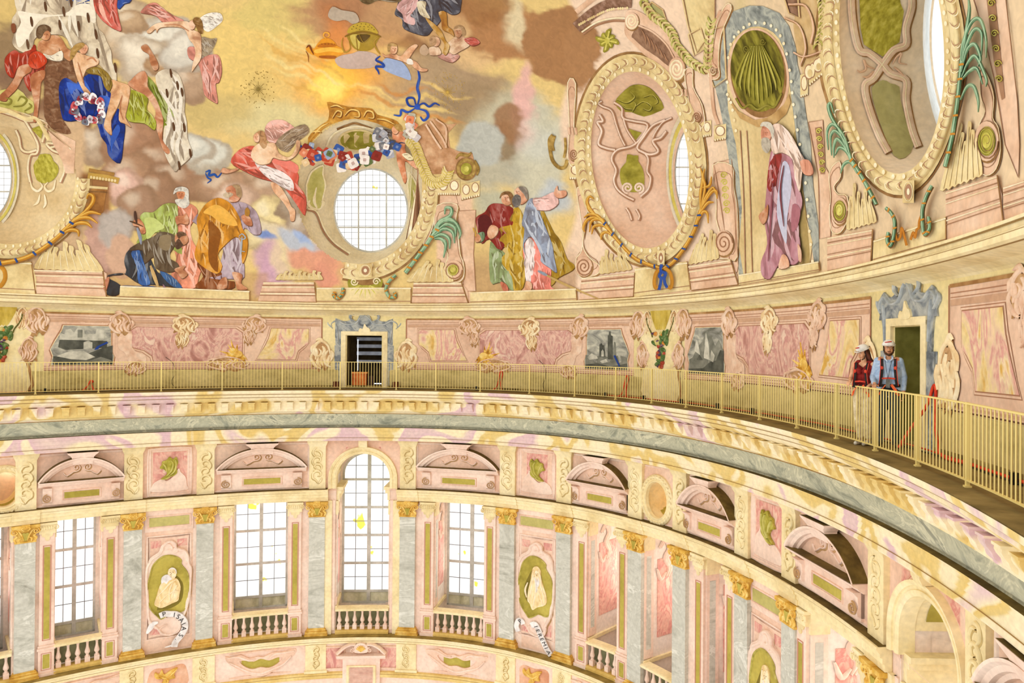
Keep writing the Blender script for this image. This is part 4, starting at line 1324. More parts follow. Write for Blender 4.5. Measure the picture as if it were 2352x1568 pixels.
for ci, (F, where) in enumerate(CELLS):
 near = ci >= 2
 # long pink plate with lined mouldings
 r = cell_thing('wall_painting', ci, 'painted pink panel with marbled fields', 'painted panel', 'painted panels of the attic wall')
 mb = MB(); sheet(mb, [F(rect(1.62, 10.9, .80, 2.80))], MW, DA - .012, DA, .5); sub('pink_plate', mb, PPLATE, r)
 for k, (a, b, z0, z1) in enumerate(((1.62, 10.9, 2.80, 2.86), (1.66, 10.9, 2.70, 2.715), (1.66, 10.9, 2.63, 2.642), (1.66, 10.9, .93, .945), (1.62, 10.9, .78, .81), (1.66, 10.9, 2.50, 2.60), (1.66, 10.9, .84, .88))):
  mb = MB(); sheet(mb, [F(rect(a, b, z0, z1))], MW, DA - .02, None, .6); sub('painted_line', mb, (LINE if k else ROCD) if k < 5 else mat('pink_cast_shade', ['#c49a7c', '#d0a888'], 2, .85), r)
 mb = MB(); sheet(mb, [F(rect(1.58, 1.63, .8, 2.84))], MW, DA - .02, None, .6); sub('painted_line', mb, LINE, r)
 A = uz(tp('B1', (1500, 1480), (1815, 1480)) + tp('C1', (1835, 0), (1860, 60), (1900, 130), (1932, 187), (1610, 187), (1590, 110), (1540, 66), (1500, 44)))
 for e, m_, o_ in ((.07, LINE, .016), (.055, PPLATE, .02), (.02, LINE, .024), (.0, MARA, .028)):
  c = A.mean(0)
  mb = MB(); q = A + np.sign(A - c) * e; sheet(mb, [F(q)], MW, DA - o_, None, .5)
  sub('marbled_field' if m_ is MARA else 'field_moulding', mb, m_, r)
 u0, u1 = uz([(1103, 800)])[0][0], uz([(1318, 800)])[0][0]
 B = np.array([(u0, 1.08), (u0, 2.2), (u0 + .25, 2.38), (u1 - .25, 2.38), (u1, 2.2), (u1, 1.75), (u1 - .15, 1.6), (u1 - .5, 1.5), (u1 - .75, 1.3), (u1 - .8, 1.08)])
 for e, m_, o_ in ((.08, LINE, .016), (.065, PPLATE, .02), (.02, LINE, .024), (.0, MARB, .028)):
  c = B.mean(0)
  mb = MB(); q = B + np.sign(B - c) * e; sheet(mb, [F(q)], MW, DA - o_, None, .5)
  sub('marbled_field' if m_ is MARB else 'field_moulding', mb, m_, r)
 um = (u0 + u1) / 2
 r2 = cell_thing('rocaille_ornament', ci, 'cream rocaille leaf at the lower corner', 'painted ornament', 'rocaille ornaments of the attic wall')
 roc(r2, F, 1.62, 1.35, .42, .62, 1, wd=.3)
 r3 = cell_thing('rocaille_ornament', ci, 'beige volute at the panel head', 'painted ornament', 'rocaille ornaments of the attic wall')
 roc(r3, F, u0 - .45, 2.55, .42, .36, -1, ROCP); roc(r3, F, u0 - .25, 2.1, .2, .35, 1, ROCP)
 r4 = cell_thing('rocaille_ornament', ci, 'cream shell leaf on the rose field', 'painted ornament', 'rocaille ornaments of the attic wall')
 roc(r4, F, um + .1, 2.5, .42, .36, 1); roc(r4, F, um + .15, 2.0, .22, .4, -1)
 r5 = cell_thing('golden_leaves', ci, 'golden leaf cluster on a cream scroll', 'painted ornament', 'golden leaf clusters of the attic wall')
 roc(r5, F, u0 + .55, 1.0, .75, .28, 1, ROCP)
 g0 = np.array([u0 + .15, 1.38])
 mb = MB()
 for q in range(13):
  a_ = -2.6 + q * .33
  L_ = .42 + .12 * ((q * 7) % 3)
  c = g0 + [[0, 0], [.5 * L_ * math.cos(a_), .4 * L_ * math.sin(a_)], [L_ * math.cos(a_ + .15), .9 * L_ * math.sin(a_ + .15)]]
  ribbon(mb, F(cr_(c, 4, False)), roundprof(np.linspace(.09, .01, 9), .03), MW, False, DA - .025)
 sub('leaf_fan', mb, GLEAF, r5, True)
 mb = MB(); sheet(mb, [F(oval(g0[0], g0[1], .16, .13, 14))], MW, DA - .062, None, .4); sub('seed_cluster', mb, _M['bright_gilding'], r5)
 # rolled volute beside the landscape
 uv = uz([(1330, 800)])[0][0]
 r6 = cell_thing('rocaille_ornament', ci, 'tall beige volute beside the landscape', 'painted ornament', 'rocaille ornaments of the attic wall')
 roc(r6, F, uv + .05, 2.5, .38, .42, 1, ROCP)
 mb = MB(); sheet(mb, [F(cr_(np.array([(uv - .3, 2.2), (uv + .1, 2.2), (uv + .12, 1.6), (uv - .1, 1.4), (uv - .2, 1.1), (uv - .45, .85), (uv - .75, .95), (uv - .75, 1.3), (uv - .45, 1.45), (uv - .3, 1.7)]), 3))], MW, DA - .03, None, .5); sub('volute_body', mb, ROCP, r6)
 roc(r6, F, uv - .45, .85, .35, .26, -1, ROCP)
 # landscape in grey tones
 names = ['ruined tower landscape', 'castle and bridge landscape', 'mountain landscape', 'grey landscape']
 ua, ub = uv + .3, uv + 2.1
 if ci == 3:
  continue
 r7 = thing('landscape_picture', ['grey grisaille picture of a ruined tower, left of the fruit cartouche', 'grey grisaille picture of a castle with bridge, far left', 'grey grisaille picture of rocky peaks, right of the fruit cartouche'][ci], 'painting', group='grisaille landscapes of the attic wall')
 Lp = np.array([(ua, .98), (ua - .04, 1.3), (ua + .06, 1.5), (ua + .06, 2.38), (ub - .3, 2.38), (ub - .25, 2.2), (ub - .05, 1.8), (ub + .08, 1.55), (ub, 1.3), (ub + .06, .98)])
 c = Lp.mean(0)
 for e, m_, o_ in ((.14, PPLATE, .02), (.05, LINE, .024), (.02, ROCL, .028)):
  mb = MB(); sheet(mb, [F(Lp + np.sign(Lp - c) * e)], MW, DA - o_, None, .5); sub('picture_frame', mb, m_, r7)
 mb = MB(); sheet(mb, [F(Lp)], MW, DA - .034, None, .5); sub('grey_sky', mb, mat('grisaille_sky', ['#6c6c60', '#95948a', '#b4b2a2', '#cfccb8'], 1.3, .8, dist=1.5, stretch=(1, 1, 2.2)), r7)
 f2 = lambda P_: F(np.array(P_) * [ub - ua, 1.4] + [ua, .98])
 DK, LT, MD = mat('grisaille_dark', ['#3c3d36', '#55564c', '#6a6a5e'], 3, .8), mat('grisaille_light', ['#a09e90', '#c6c3b2', '#dbd8c6'], 3, .8), mat('grisaille_mid', ['#67685c', '#7f7f72', '#989788'], 2.5, .8)
 if ci == 0:
  SH = [(MD, [(0, .0), (0, .35), (.2, .3), (.4, .36), (.6, .28), (.8, .36), (1, .3), (1, 0)]), (DK, [(.33, .3), (.33, .62), (.38, .66), (.42, .6), (.45, .62), (.48, .3)]), (DK, [(.53, .25), (.53, .86), (.55, .86), (.56, .96), (.6, .96), (.61, .86), (.65, .84), (.66, .25)]),
    (MD, [(.66, .3), (.68, .7), (.72, .68), (.74, .3)]), (LT, [(.38, .32), (.38, .45), (.41, .5), (.44, .45), (.44, .32)]), (LT, [(.05, .3), (.15, .4), (.28, .32), (.3, .26), (.1, .22)]), (DK, [(0, 0), (.0, .1), (.3, .14), (.6, .06), (1, .16), (1, 0)]), (LT, [(.35, .2), (.5, .26), (.55, .18), (.4, .14)])]
 elif ci == 1:
  SH = [(DK, [(0, 0), (0, .5), (.15, .45), (.4, .3), (.6, .2), (1, .22), (1, 0)]), (LT, [(.15, .9), (.15, .68), (.2, .62), (.9, .62), (.9, .82), (.82, .78), (.8, .9), (.72, .92), (.66, .82), (.6, .96), (.5, .96), (.48, .8), (.3, .8), (.28, .92)]),
    (DK, [(.1, .62), (.9, .64), (.92, .45), (.8, .38), (.1, .44)]), (LT, [(.35, .42), (.35, .58), (.42, .62), (.5, .58), (.5, .4)]), (LT, [(.3, .2), (.5, .36), (.75, .34), (.95, .22), (.7, .14), (.45, .12)]), (MD, [(.0, .1), (.2, .2), (.4, .1), (.2, .04)]), (MD, [(.52, .9), (.52, .7), (.6, .7), (.6, .9)])]
 else:
  SH = [(MD, [(0, 0), (0, .5), (.15, .75), (.25, .6), (.35, .8), (.5, .96), (.62, .7), (.75, .6), (.9, .35), (1, .3), (1, 0)]), (LT, [(.4, .3), (.45, .7), (.52, .9), (.56, .6), (.6, .35)]), (LT, [(.68, .4), (.75, .7), (.8, .75), (.85, .5)]), (DK, [(0, 0), (0, .5), (.1, .52), (.22, .3), (.4, .26), (.6, .12), (1, .1), (1, 0)]), (LT, [(.25, .4), (.35, .52), (.4, .3), (.3, .26)]), (DK, [(.6, .3), (.7, .42), (.78, .3)])]
 for k, (m_, P_) in enumerate(SH):
  mb = MB(); sheet(mb, [f2(P_)], MW, DA - .036 - .002 * k, None, .6); sub('painted_shape', mb, m_, r7)
 if ci == 0:
  bl = MB(); sheet(bl, [f2([(.68, .34), (.72, .36), (.84, .1), (.82, .06)])], MW, DA - .06, None, .5); sub('blue_stroke', bl, mat('blue_paint', '#23408c'), r7)
 if ci == 1:
  bl = MB(); sheet(bl, [f2([(.25, .4), (.23, .46), (.08, .56), (.1, .6), (.27, .48), (.32, .38)])], MW, DA - .06, None, .5); sub('blue_stroke', bl, mat('blue_paint', '#23408c'), r7)

# fruit cartouches
for tc, lab in ((11.88, 'cream fruit cartouche with ochre shell between the grey landscapes'), (-12.38, 'cream fruit cartouche with olive shell, cut by the left edge')):
 r = thing('fruit_cartouche', lab, 'painted ornament', group='fruit cartouches')
 I_ = lambda p: np.asarray(p) + [tc, 0]
 body = [(-1.0, 2.9), (-.75, 3.0), (-.5, 2.8), (-.35, 3.0), (0, 3.05), (.35, 3.0), (.5, 2.8), (.75, 3.0), (1.0, 2.9), (.95, 2.4), (.8, 1.9), (.6, 1.6), (.62, 1.2), (.75, .95), (.75, .05), (-.75, .05), (-.75, .95), (-.62, 1.2), (-.6, 1.6), (-.8, 1.9), (-.95, 2.4)]
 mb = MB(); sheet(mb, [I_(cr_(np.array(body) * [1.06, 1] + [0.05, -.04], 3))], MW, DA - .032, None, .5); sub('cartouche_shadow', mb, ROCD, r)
 mb = MB(); sheet(mb, [I_(cr_(body, 3))], MW, DA - .036, None, .5); sub('cartouche', mb, mat('cream_cartouche', ['#dcc48a', '#ecdaa4', '#f4e6bc'], 1.2, .8), r)
 for s in (-1, 1):
  G_ = lambda p, s=s: np.stack([tc + s * p[:, 0], p[:, 1]], 1)
  roc(r, G_, 1.0, 2.55, .34, .5, -1, ROCP, nm='acanthus'); roc(r, G_, .8, 1.5, .26, .45, 1, ROCP, nm='acanthus')
  roc(r, G_, .62, 2.6, .2, .42, 1, ROCL, nm='shell_ear')
  mb = MB(); ribbon(mb, G_(cr_([(.62, 2.75), (.55, 2.5), (.4, 2.25), (.35, 2.1)], 4, False)), roundprof(.02, .02), MW, False, DA - .06); sub('garland_stem', mb, mat('green_brown_stem', '#5c5a22'), r)
 for q in range(5):
  x = -.36 + q * .18
  mb = MB(); sheet(mb, [I_(cr_([(x - .1, 2.95), (x, 3.06), (x + .1, 2.95), (x * .5 + .05, 2.4), (x * .5 - .05, 2.4)], 3))], MW, DA - .045 - .002 * (q % 2), None, .5)
  sub('shell_lobe', mb, mat('ochre_shell', ['#a3882c', '#c8ad4a', '#e0cb74'], 3, .8, stretch=(1, 1, .3)), r)
 rnd = random.Random(3)
 FR = [('green_leaf', '#4f6e34', 14, .17), ('red_fruit', '#b2452c', 9, .085), ('orange_fruit', '#d98a34', 7, .08), ('grape', '#5a3a5c', 14, .05), ('pale_fruit', '#c9bb6c', 6, .09)]
 for nm, col, n_, sz in FR:
  for k in range(n_):
   u = rnd.random()
   z = 2.25 - u * 1.15
   x = rnd.uniform(-1, 1) * .36 * (1 - u * .8)
   mb = MB()
   a_ = rnd.uniform(0, PI)
   P_ = I_(oval(x, z, sz, sz * (.45 if 'leaf' in nm else .9), 10, a_))
   ctr = P_.mean(0)
   V = np.concatenate([MW(P_, DA - .05), MW((P_ + ctr) / 2, DA - .09 - .004 * k), MW(ctr[None], DA - .1 - .004 * k)])
   mb.add(V, [[i, (i + 1) % 10, 10 + (i + 1) % 10, 10 + i] for i in range(10)] + [[10 + i, 10 + (i + 1) % 10, 20] for i in range(10)])
   sub(nm, mb, mat('fruit_' + nm, [mix_hex(col, '#201008', .3), col, mix_hex(col, '#fff0c0', .35)], 8, .6), r, True)

# ------------------------------------------------------------------ doorways
GM = mat('blue_grey_marble_paint', ['#5f6468', '#80868a', '#a0a39f', '#b4b5ad', '#8b9090'], 1.8, .75, dist=2, pos=[.3, .42, .5, .6, .68])
for k, (t0, t1, h) in enumerate(DOORS):
 tc = (t0 + t1) / 2
 s_ = 1.0 if k == 0 else .80
 r = thing('door_surround', ['grey marble door surround with scrolled crest, far centre wall', 'grey marble door surround with scrolled crest behind the two visitors'][k], 'door surround')
 f = lambda P_: np.stack([(np.array(P_)[:, 0] - 1010) * .00426 * s_, 2.15 - (np.array(P_)[:, 1] - 1535) * .0043 + (.05 if k else 0)], 1)
 R_crest = [(1010, 1322), (1055, 1345), (1075, 1390), (1110, 1400), (1125, 1350), (1095, 1330), (1130, 1322), (1145, 1360), (1140, 1390), (1200, 1400), (1262, 1372), (1310, 1400), (1340, 1415), (1345, 1440), (1310, 1470), (1320, 1500), (1288, 1500), (1268, 1568), (1262, 1640), (1200, 1640), (1185, 1535), (1180, 1512)]
 full = R_crest + [(2020 - x, y) for x, y in R_crest[::-1]][:-1]
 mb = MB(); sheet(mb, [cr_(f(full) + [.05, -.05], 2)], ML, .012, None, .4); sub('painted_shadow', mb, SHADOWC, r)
 mb = MB(); sheet(mb, [cr_(f(full), 2)], ML, .05, 0, .3); c = sub('crest', mb, GM, r)
 mb = MB()
 for s in (-1, 1):
  for q in ([(1012, 1340), (1050, 1370), (1090, 1420), (1180, 1430), (1250, 1395), (1300, 1420), (1300, 1450)], [(1100, 1340), (1130, 1330), (1140, 1370), (1090, 1400)], [(1290, 1470), (1330, 1430), (1335, 1410)], [(1262, 1430), (1250, 1500), (1240, 1600)]):
   q = np.array(q)
   if s < 0:
    q = np.stack([2020 - q[:, 0], q[:, 1]], 1)
   stroke(mb, f(q), .07, .05, ML, .045)
 sub('crest_scroll', mb, mat('light_grey_marble_paint', ['#8a9094', '#aab0b2', '#c9cbc4'], 3, .7), c, True)
 w = (t1 - t0) / 2 + .04
 for s in (-1, 1):
  mb = MB(); lbox(mb, *sorted((s * (w + .18), s * (w + .42))), 0, .06, 0, 1.75); lbox(mb, *sorted((s * (w + .40), s * (w + .47))), 0, .03, 0, 1.75); sub('marble_jamb', mb, GM, r)
  mb = MB(); lbox(mb, *sorted((s * w, s * (w + .18))), 0, .075, 0, h + .1); sub('cream_jamb', mb, CREAM2, r)
 mb = MB(); lbox(mb, -w - .18, w + .18, 0, .078, h + .02, h + .17); sub('cream_lintel', mb, CREAM2, r)
 mb = MB()
 sheet(mb, [cr_([(-.2, h + .15), (-.16, h + .3), (-.06, h + .28), (0, h + .48), (.1, h + .34), (.18, h + .3), (.2, h + .15)], 3)], ML, .09, .02, .3)
 sub('gilt_leaf', mb, CREAM2, r)
 place(r, tc, .9)
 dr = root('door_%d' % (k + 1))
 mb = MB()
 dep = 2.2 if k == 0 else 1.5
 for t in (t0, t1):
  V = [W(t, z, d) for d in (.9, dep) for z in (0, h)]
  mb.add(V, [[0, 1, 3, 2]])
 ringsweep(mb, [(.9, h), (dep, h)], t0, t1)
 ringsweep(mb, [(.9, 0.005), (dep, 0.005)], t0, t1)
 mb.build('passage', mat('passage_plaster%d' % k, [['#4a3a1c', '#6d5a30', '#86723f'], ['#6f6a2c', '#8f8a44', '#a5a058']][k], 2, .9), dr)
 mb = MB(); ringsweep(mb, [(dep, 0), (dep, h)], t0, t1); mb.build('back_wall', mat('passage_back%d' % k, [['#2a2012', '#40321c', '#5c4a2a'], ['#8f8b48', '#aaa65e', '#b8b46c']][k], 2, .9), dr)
# things in the far doorway
p0, e0, n0 = frame_t(-.2, 1.5)
for z, th in ((2.02, .14), (1.72, .14), (1.42, .15), (1.08, .12)):
 o = block('roller_slat', -.62, .40, z - th / 2, z + th / 2, 1.75, 1.6, mat('grey_board', ['#707684', '#8d93a0', '#a2a8b2'], 3, .6), None)
 tag(o, 'grey horizontal board across the far doorway, %s' % {2.02: 'topmost', 1.72: 'second from top', 1.42: 'third from top', 1.08: 'lowest'}[z], 'board', 'boards in the far doorway')
cr8 = thing('orange_crate', 'orange crate standing on the floor of the far doorway', 'crate')
mb = MB(); mb.add([], []) if False else None
mb = MB(); ringsweep(mb, [(1.25, .12), (.95, .12), (.93, .62), (1.27, .62)], -.70, -.16, .6, True); mb.build('tub', mat('orange_plastic', ['#a5451a', '#d06a28', '#e58a3c'], 3, .5), cr8)
mb = MB(); ringsweep(mb, [(1.29, .60), (.91, .60), (.91, .66), (1.29, .66)], -.73, -.13, .6, True); mb.build('rim', mat('orange_rim', '#e89a4a', rough=.5), cr8)
tag(block('dark_case', -.12, .1, .08, .5, 1.25, 1.0, mat('dark_brown_case', '#3a2212', rough=.6)), 'dark brown case beside the orange crate in the doorway', 'case')
o = block('low_light_strip', .02, .38, .16, .20, 1.2, 1.16, mat('glow', '#ffffff')); tag(o, 'thin strip of white light low in the far doorway', 'light')
nt = _M['glow'].node_tree.nodes['Principled BSDF']; nt.inputs['Emission Color'].default_value = (.75, .85, 1, 1); nt.inputs['Emission Strength'].default_value = 1.2  # emission stands for the white light showing between the boards
o = block('light_strip', -.59, -.56, .7, 2.0, 1.58, 1.55, _M['glow']); tag(o, 'upright white light strip at the left of the grey boards', 'light')
for t, l in ((-1.28, 'left'), (1.0, 'right')):
 tag(block('floor_block', t - .1, t + .1, .03, .28, .8, .6, mat('rust_block', ['#4a2416', '#6b3420', '#7c4228'], 4, .8)), 'small rust-brown block on the walkway, %s of the far door' % l, 'block')
o = block('junction_box', 22.62, 22.84, 1.62, 1.83, 1.49, 1.38, mat('grey_box', ['#77765c', '#8f8e74', '#a5a48c'], 3, .6)); tag(o, 'grey electric box on the wall inside the near doorway', 'electric box')

# ------------------------------------------------------------------ railing
rl = thing('railing', 'pale yellow iron railing following the curved walkway', 'railing')
PX = [-66, 81, 226, 370, 510, 648, 781, 910, 1001, 1103, 1216, 1320, 1414, 1497, 1576, 1658, 1745, 1831, 1922, 2011, 2108, 2223]
pt = [float(wpx(x, 900, 0)[0]) for x in PX] + [float(wpx(2352, 1177, 0)[0]) + q for q in (.25, 2.3, 4.0)]
pt = [-14.6] + pt
for k, t in enumerate(pt):
 if k == 0:
  mb = MB(); box3(mb, (0, 0, .55), (.046, .045, 1.11)); box3(mb, (0, 0, .012), (.08, .08, .024)); PO = mb.build('post', IRON, rl); o = PO
 else:
  o = PO.copy(); COL.objects.link(o); o.parent = rl
 place(o, t, 0, 0, st=False)
for nm, z, hh in (('top_rail', 1.10, .022), ('bottom_rail', .10, .018)):
 mb = MB(); ringsweep(mb, [(-.022, z - hh), (.022, z - hh), (.022, z), (-.022, z)], pt[0], pt[-1], .3, True); mb.build(nm, IRON, rl)
bars = []
for a, b in zip(pt[:-1], pt[1:]):
 n_ = max(8, int(round((b - a) / .113)))
 bars += [a + (b - a) * (i + 1) / n_ for i in range(n_ - 1)]
bars.sort(key=lambda t: -t)
mb0 = MB(); lathe(mb0, (0, 0, 0), [(0, .09), (.010, .09), (.010, 1.09), (0, 1.09)], 6); BAR = mb0.build('bar', IRON, rl)
rest = MB()
for k, t in enumerate(bars):
 if k < 300:
  o = BAR if k == 0 else BAR.copy()
  if k:
   COL.objects.link(o); o.parent = rl
  place(o, t, 0, 0, st=False)
 else:
  lathe(rest, W(t, 0, 0), [(0, .09), (.010, .09), (.010, 1.09), (0, 1.09)], 4)
o = rest.build('far_bars', IRON, rl); o['kind'] = 'stuff'

# ------------------------------------------------------------------ cables and lanyards on the walkway
RED = mat('orange_red_strap', ['#b02a12', '#d83a1c', '#f05a34'], 8, .6)
BLK = mat('black_plastic', '#1c1a18', rough=.5)
DKC = mat('dark_cable', '#2e2a22', rough=.6)

def cable(name, lab, pts, r, m, cat='cable', grp=None):
 p = cr_(pts, 6, False)
 mb = MB(); tube(mb, np.array([W(t, z, d) for t, z, d in p]), r, 6)
 o = mb.build(name, m, None, True)
 return tag(o, lab, cat, grp)

rn = random.Random(5)
cable('floor_cable', 'red cable lying along the foot of the attic wall, left half', [(-13 + i * .8, .03 + .02 * rn.random(), .78 + .06 * rn.random()) for i in range(15)], .016, RED)
cable('floor_cable', 'red cable lying along the wall foot, right half', [(9.5 + i * .9, .04 + .02 * rn.random(), .78 + .06 * rn.random()) for i in range(25)], .016, RED)
cable('dark_cable', 'thin black cable along the whole wall foot', [(-14 + i * 1.2, .025, .70 + .08 * rn.random()) for i in range(38)], .012, DKC)
cable('guide_wire', 'thin dark wire clipped along the wall at knee height', [(14 + i, .80, .86) for i in range(18)], .006, DKC)
for t, l in ((-9.75, 'red coil at the wall foot under the castle picture'), (5.1, 'orange strap loop leaning on the wall, right of the far door'), (10.4, 'red strap loop leaning on the wall left of the fruit cartouche')):
 k = .75 if t > 0 else .4
 cable('strap_loop', l, [(t - .25, .05, .72), (t - .1, .2, .75), (t, k, .82), (t + .08, k * .9, .84), (t + .02, .3, .8), (t + .1, .05, .72)], .022, RED, 'strap')
t_ = float(wpx(2138, 1000, .8)[0])
ln = cable('hanging_lanyard', 'orange lanyard hung beside the near doorway and trailing along the floor', [(t_ - .5, .04, .5), (t_ - .35, .35, .6), (t_ - .12, .8, .78), (t_, 1.16, .84), (t_ + .08, 1.1, .84), (t_ + .1, .7, .82), (t_ + .25, .3, .78), (t_ + .6, .06, .7), (t_ + 1.5, .05, .75), (t_ + 4, .05, .8)], .026, RED, 'lanyard')
for t in (-11.1, 4.2, 9.6, 11.3, 13.0, 14.7, 16.3, 26.2, 28.2):
 o = block('floor_clamp', t - .04, t + .04, .0, .16, .74, .66, BLK)
 tag(o, 'small black clamp on the walkway, ' + {-11.1: 'at the far left below the castle picture', 4.2: 'right of the far door block', 9.6: 'left of the red strap loop by the cartouche', 11.3: 'left foot of the fruit cartouche', 13.0: 'right foot of the fruit cartouche', 14.7: 'below the rocky peaks picture', 16.3: 'below the long rose field right of the peaks', 26.2: 'at the right end of the trailing lanyard', 28.2: 'nearest the lower right edge'}[t], 'clamp')
for k, (x0, y0) in enumerate(((300, 870), (1238, 820))):
 t, z = [float(v) for v in wpx(x0 + 80 if k == 0 else x0, y0, .88)]
 cable('wall_cable', ['black wire dangling from the panel leaf, left of the far door', 'black wire dangling on the wall right of the far door'][k], [(t, 1.25, .84), (t + .25, 1.0, .84), (t + .3, .6, .84), (t + .2, .3, .83), (t + .35, .05, .75)], .008, DKC)
# ------------------------------------------------------------------ dome shell with its painted sky
from mathutils.bvhtree import BVHTree

def vnoise(x, y, seed):
 r = np.random.RandomState(seed).rand(64, 64)
 xi, yi = np.floor(x).astype(int), np.floor(y).astype(int)
 fx, fy = x - xi, y - yi
 fx, fy = fx * fx * (3 - 2 * fx), fy * fy * (3 - 2 * fy)
 a, b = r[xi % 64, yi % 64], r[(xi + 1) % 64, yi % 64]
 c, d = r[xi % 64, (yi + 1) % 64], r[(xi + 1) % 64, (yi + 1) % 64]
 return (a * (1 - fx) + b * fx) * (1 - fy) + (c * (1 - fx) + d * fx) * fy

def fbm(x, y, s, seed=1, o=4):
 v, a, t = 0, 1, 0
 for k in range(o):
  v = v + a * vnoise(x / s * 2 ** k + 7 * k, y / s * 2 ** k + 3 * k, seed + k)
  t += a
  a *= .55
 return v / t - .5

STEP = 3.5
xs = np.arange(-420, 2720, STEP)
ys = np.arange(-420, 740, STEP)
GX, GY = np.meshgrid(xs, ys, indexing='ij')
WX = GX + 60 * fbm(GX, GY, 70, 3)
WY = GY + 60 * fbm(GX, GY, 70, 11)
ST = fbm(GX * .35 + GY * .5, GY * 1.6 - GX * .5, 28, 5)        # brush streaks falling to the right
BR = fbm(GX, GY, 16, 21, 3)

def C3(h):
 return np.array(lin(h)[:3])

IMG = np.empty(GX.shape + (3,))
IMG[:] = C3('#dfc27e')

def mixc(a, col):
 global IMG
 IMG += a[..., None] * (C3(col) - IMG)

def blob(cx, cy, rx, ry, col, al=1.0, soft=.35, rot=0, st=.25):
 c, s = math.cos(math.radians(rot)), math.sin(math.radians(rot))
 dx, dy = WX - cx, WY - cy
 r = np.hypot((dx * c + dy * s) / rx, (-dx * s + dy * c) / ry) + st * ST
 a = np.clip((1 - r) / soft, 0, 1)
 mixc(al * a * a * (3 - 2 * a), col)

def puff(cx, cy, rx, ry, col, rot=0):
 """a rounded cloud: pale upper left, brown lower right"""
 blob(cx, cy, rx, ry, mix_hex(col, '#7a5a3c', .35), 1, .16, rot, .1)
 blob(cx - rx * .1, cy - ry * .13, rx * .84, ry * .82, col, 1, .4, rot, .15)
 blob(cx - rx * .25, cy - ry * .35, rx * .5, ry * .45, mix_hex(col, '#fff8e4', .5), .8, .7, rot, .2)

# broad sky
blob(100, 60, 330, 200, '#cdb06a', .8, .8)
blob(560, 120, 260, 170, '#e6c878', .9, .7)
blob(620, 270, 160, 60, '#d8cd98', .8, .6)
blob(470, 250, 140, 60, '#c9b271', .8, .5)
blob(640, 40, 120, 60, '#d6c276', .8, .3)
blob(900, 40, 260, 75, '#b98c62', .95, .3)
blob(790, 20, 80, 60, '#a8744e', .8, .5)
blob(1010, 60, 150, 50, '#c9a06c', .8, .5, 20)
blob(1090, 110, 110, 60, '#dcb784', .9, .5)
blob(960, 100, 60, 35, '#8f6440', .9, .5, 20)
blob(1000, 190, 210, 75, '#ab9070', .95, .3, 12)
blob(1040, 220, 110, 70, '#b79c78', .8, .4)
blob(1110, 250, 150, 90, '#9b8260', .85, .5, 20)
blob(1180, 300, 120, 120, '#c3bca0', .95, .5)
blob(1240, 380, 90, 170, '#c8c5ae', .95, .4)
blob(1130, 370, 90, 80, '#b4b09c', .9, .5)
blob(1150, 330, 70, 50, '#8f7654', .85, .4)
blob(1205, 240, 32, 130, '#e6b4ac', .9, .6, 0)
blob(1215, 90, 160, 70, '#ad7c4e', 1, .2, 10)
blob(1290, 110, 90, 95, '#a4764a', 1, .15, 20)
blob(1330, 170, 55, 50, '#96693f', .8, .4)
blob(1180, 60, 30, 90, '#e3d6ae', .8, .6, -15)
blob(1175, 285, 45, 50, '#9a6e48', .9, .3)
blob(1110, 20, 70, 45, '#9b6b3c', .9, .3)
blob(1240, 330, 60, 60, '#cfd0c4', .7, .8)
blob(1280, 450, 60, 50, '#b7c1cc', .7, .6)
blob(1110, 330, 50, 60, '#b9bab0', 1, .25)
blob(1130, 470, 60, 60, '#b3b7a4', .8, .6)
# sun glow of the painted sky
blob(800, 150, 230, 120, '#f0b866', .75, .9)
blob(770, 185, 130, 100, '#f7a93c', .85, .8)
blob(765, 100, 60, 110, '#dd8238', .7, .8)
blob(765, 190, 95, 62, '#fdc74e', .95, .8)
blob(745, 200, 60, 38, '#ffe878', 1, .8)
for k in range(9):
 blob(850 + k * 22, 205 + (k % 4) * 22, 95, 7, ['#f4d684', '#cf8a40', '#e9c878'][k % 3], .75, .7, 10, .5)
 blob(640 + k * 12, 95 + (k % 5) * 26, 80, 6, ['#e9d38a', '#d9a850', '#f2dc94'][k % 3], .7, .7, 28, .5)
blob(600, 200, 40, 45, '#c9b06a', .5, .8)
# clouds at the left
puff(300, 60, 100, 70, '#cdb694'); puff(290, 100, 70, 60, '#c8b090'); puff(370, 90, 90, 60, '#dcd6c6')
puff(330, 130, 80, 60, '#d9ccb6'); puff(400, 150, 70, 40, '#b8946c'); puff(440, 190, 45, 60, '#b7987a'); puff(430, 120, 60, 50, '#d4cdbe')
puff(300, 50, 40, 30, '#bfa07c')
blob(20, 120, 60, 90, '#8a6f50', .9, .4); blob(40, 190, 60, 60, '#806048', .9, .4)
blob(170, 200, 90, 90, '#7c5a40', 1, .3); blob(150, 260, 70, 60, '#8a6446', 1, .2)
puff(215, 330, 45, 50, '#b79f84'); puff(310, 330, 90, 60, '#a97f60'); puff(370, 380, 80, 60, '#a27858'); puff(300, 400, 80, 60, '#ad8666')
puff(420, 420, 90, 60, '#a27c5e'); puff(360, 450, 70, 60, '#a07a5c'); puff(480, 360, 50, 45, '#d4d2c4'); puff(450, 345, 40, 35, '#cfcdc0')
puff(520, 430, 70, 45, '#b48f70'); puff(600, 400, 60, 40, '#bf9f80'); puff(620, 440, 70, 50, '#b9987a')
puff(540, 470, 60, 50, '#d8b8a0'); puff(290, 430, 40, 60, '#d9b2a0'); puff(320, 480, 50, 60, '#a88468')
puff(220, 560, 38, 70, '#c49c8a'); puff(265, 530, 52, 50, '#b9aea4'); puff(275, 590, 50, 45, '#cfa88c'); puff(225, 600, 35, 40, '#b58f80')
puff(620, 500, 55, 55, '#e9d69c'); puff(600, 540, 60, 40, '#ead9a4'); puff(680, 470, 45, 45, '#a8957e'); puff(690, 520, 40, 40, '#b4a18c')
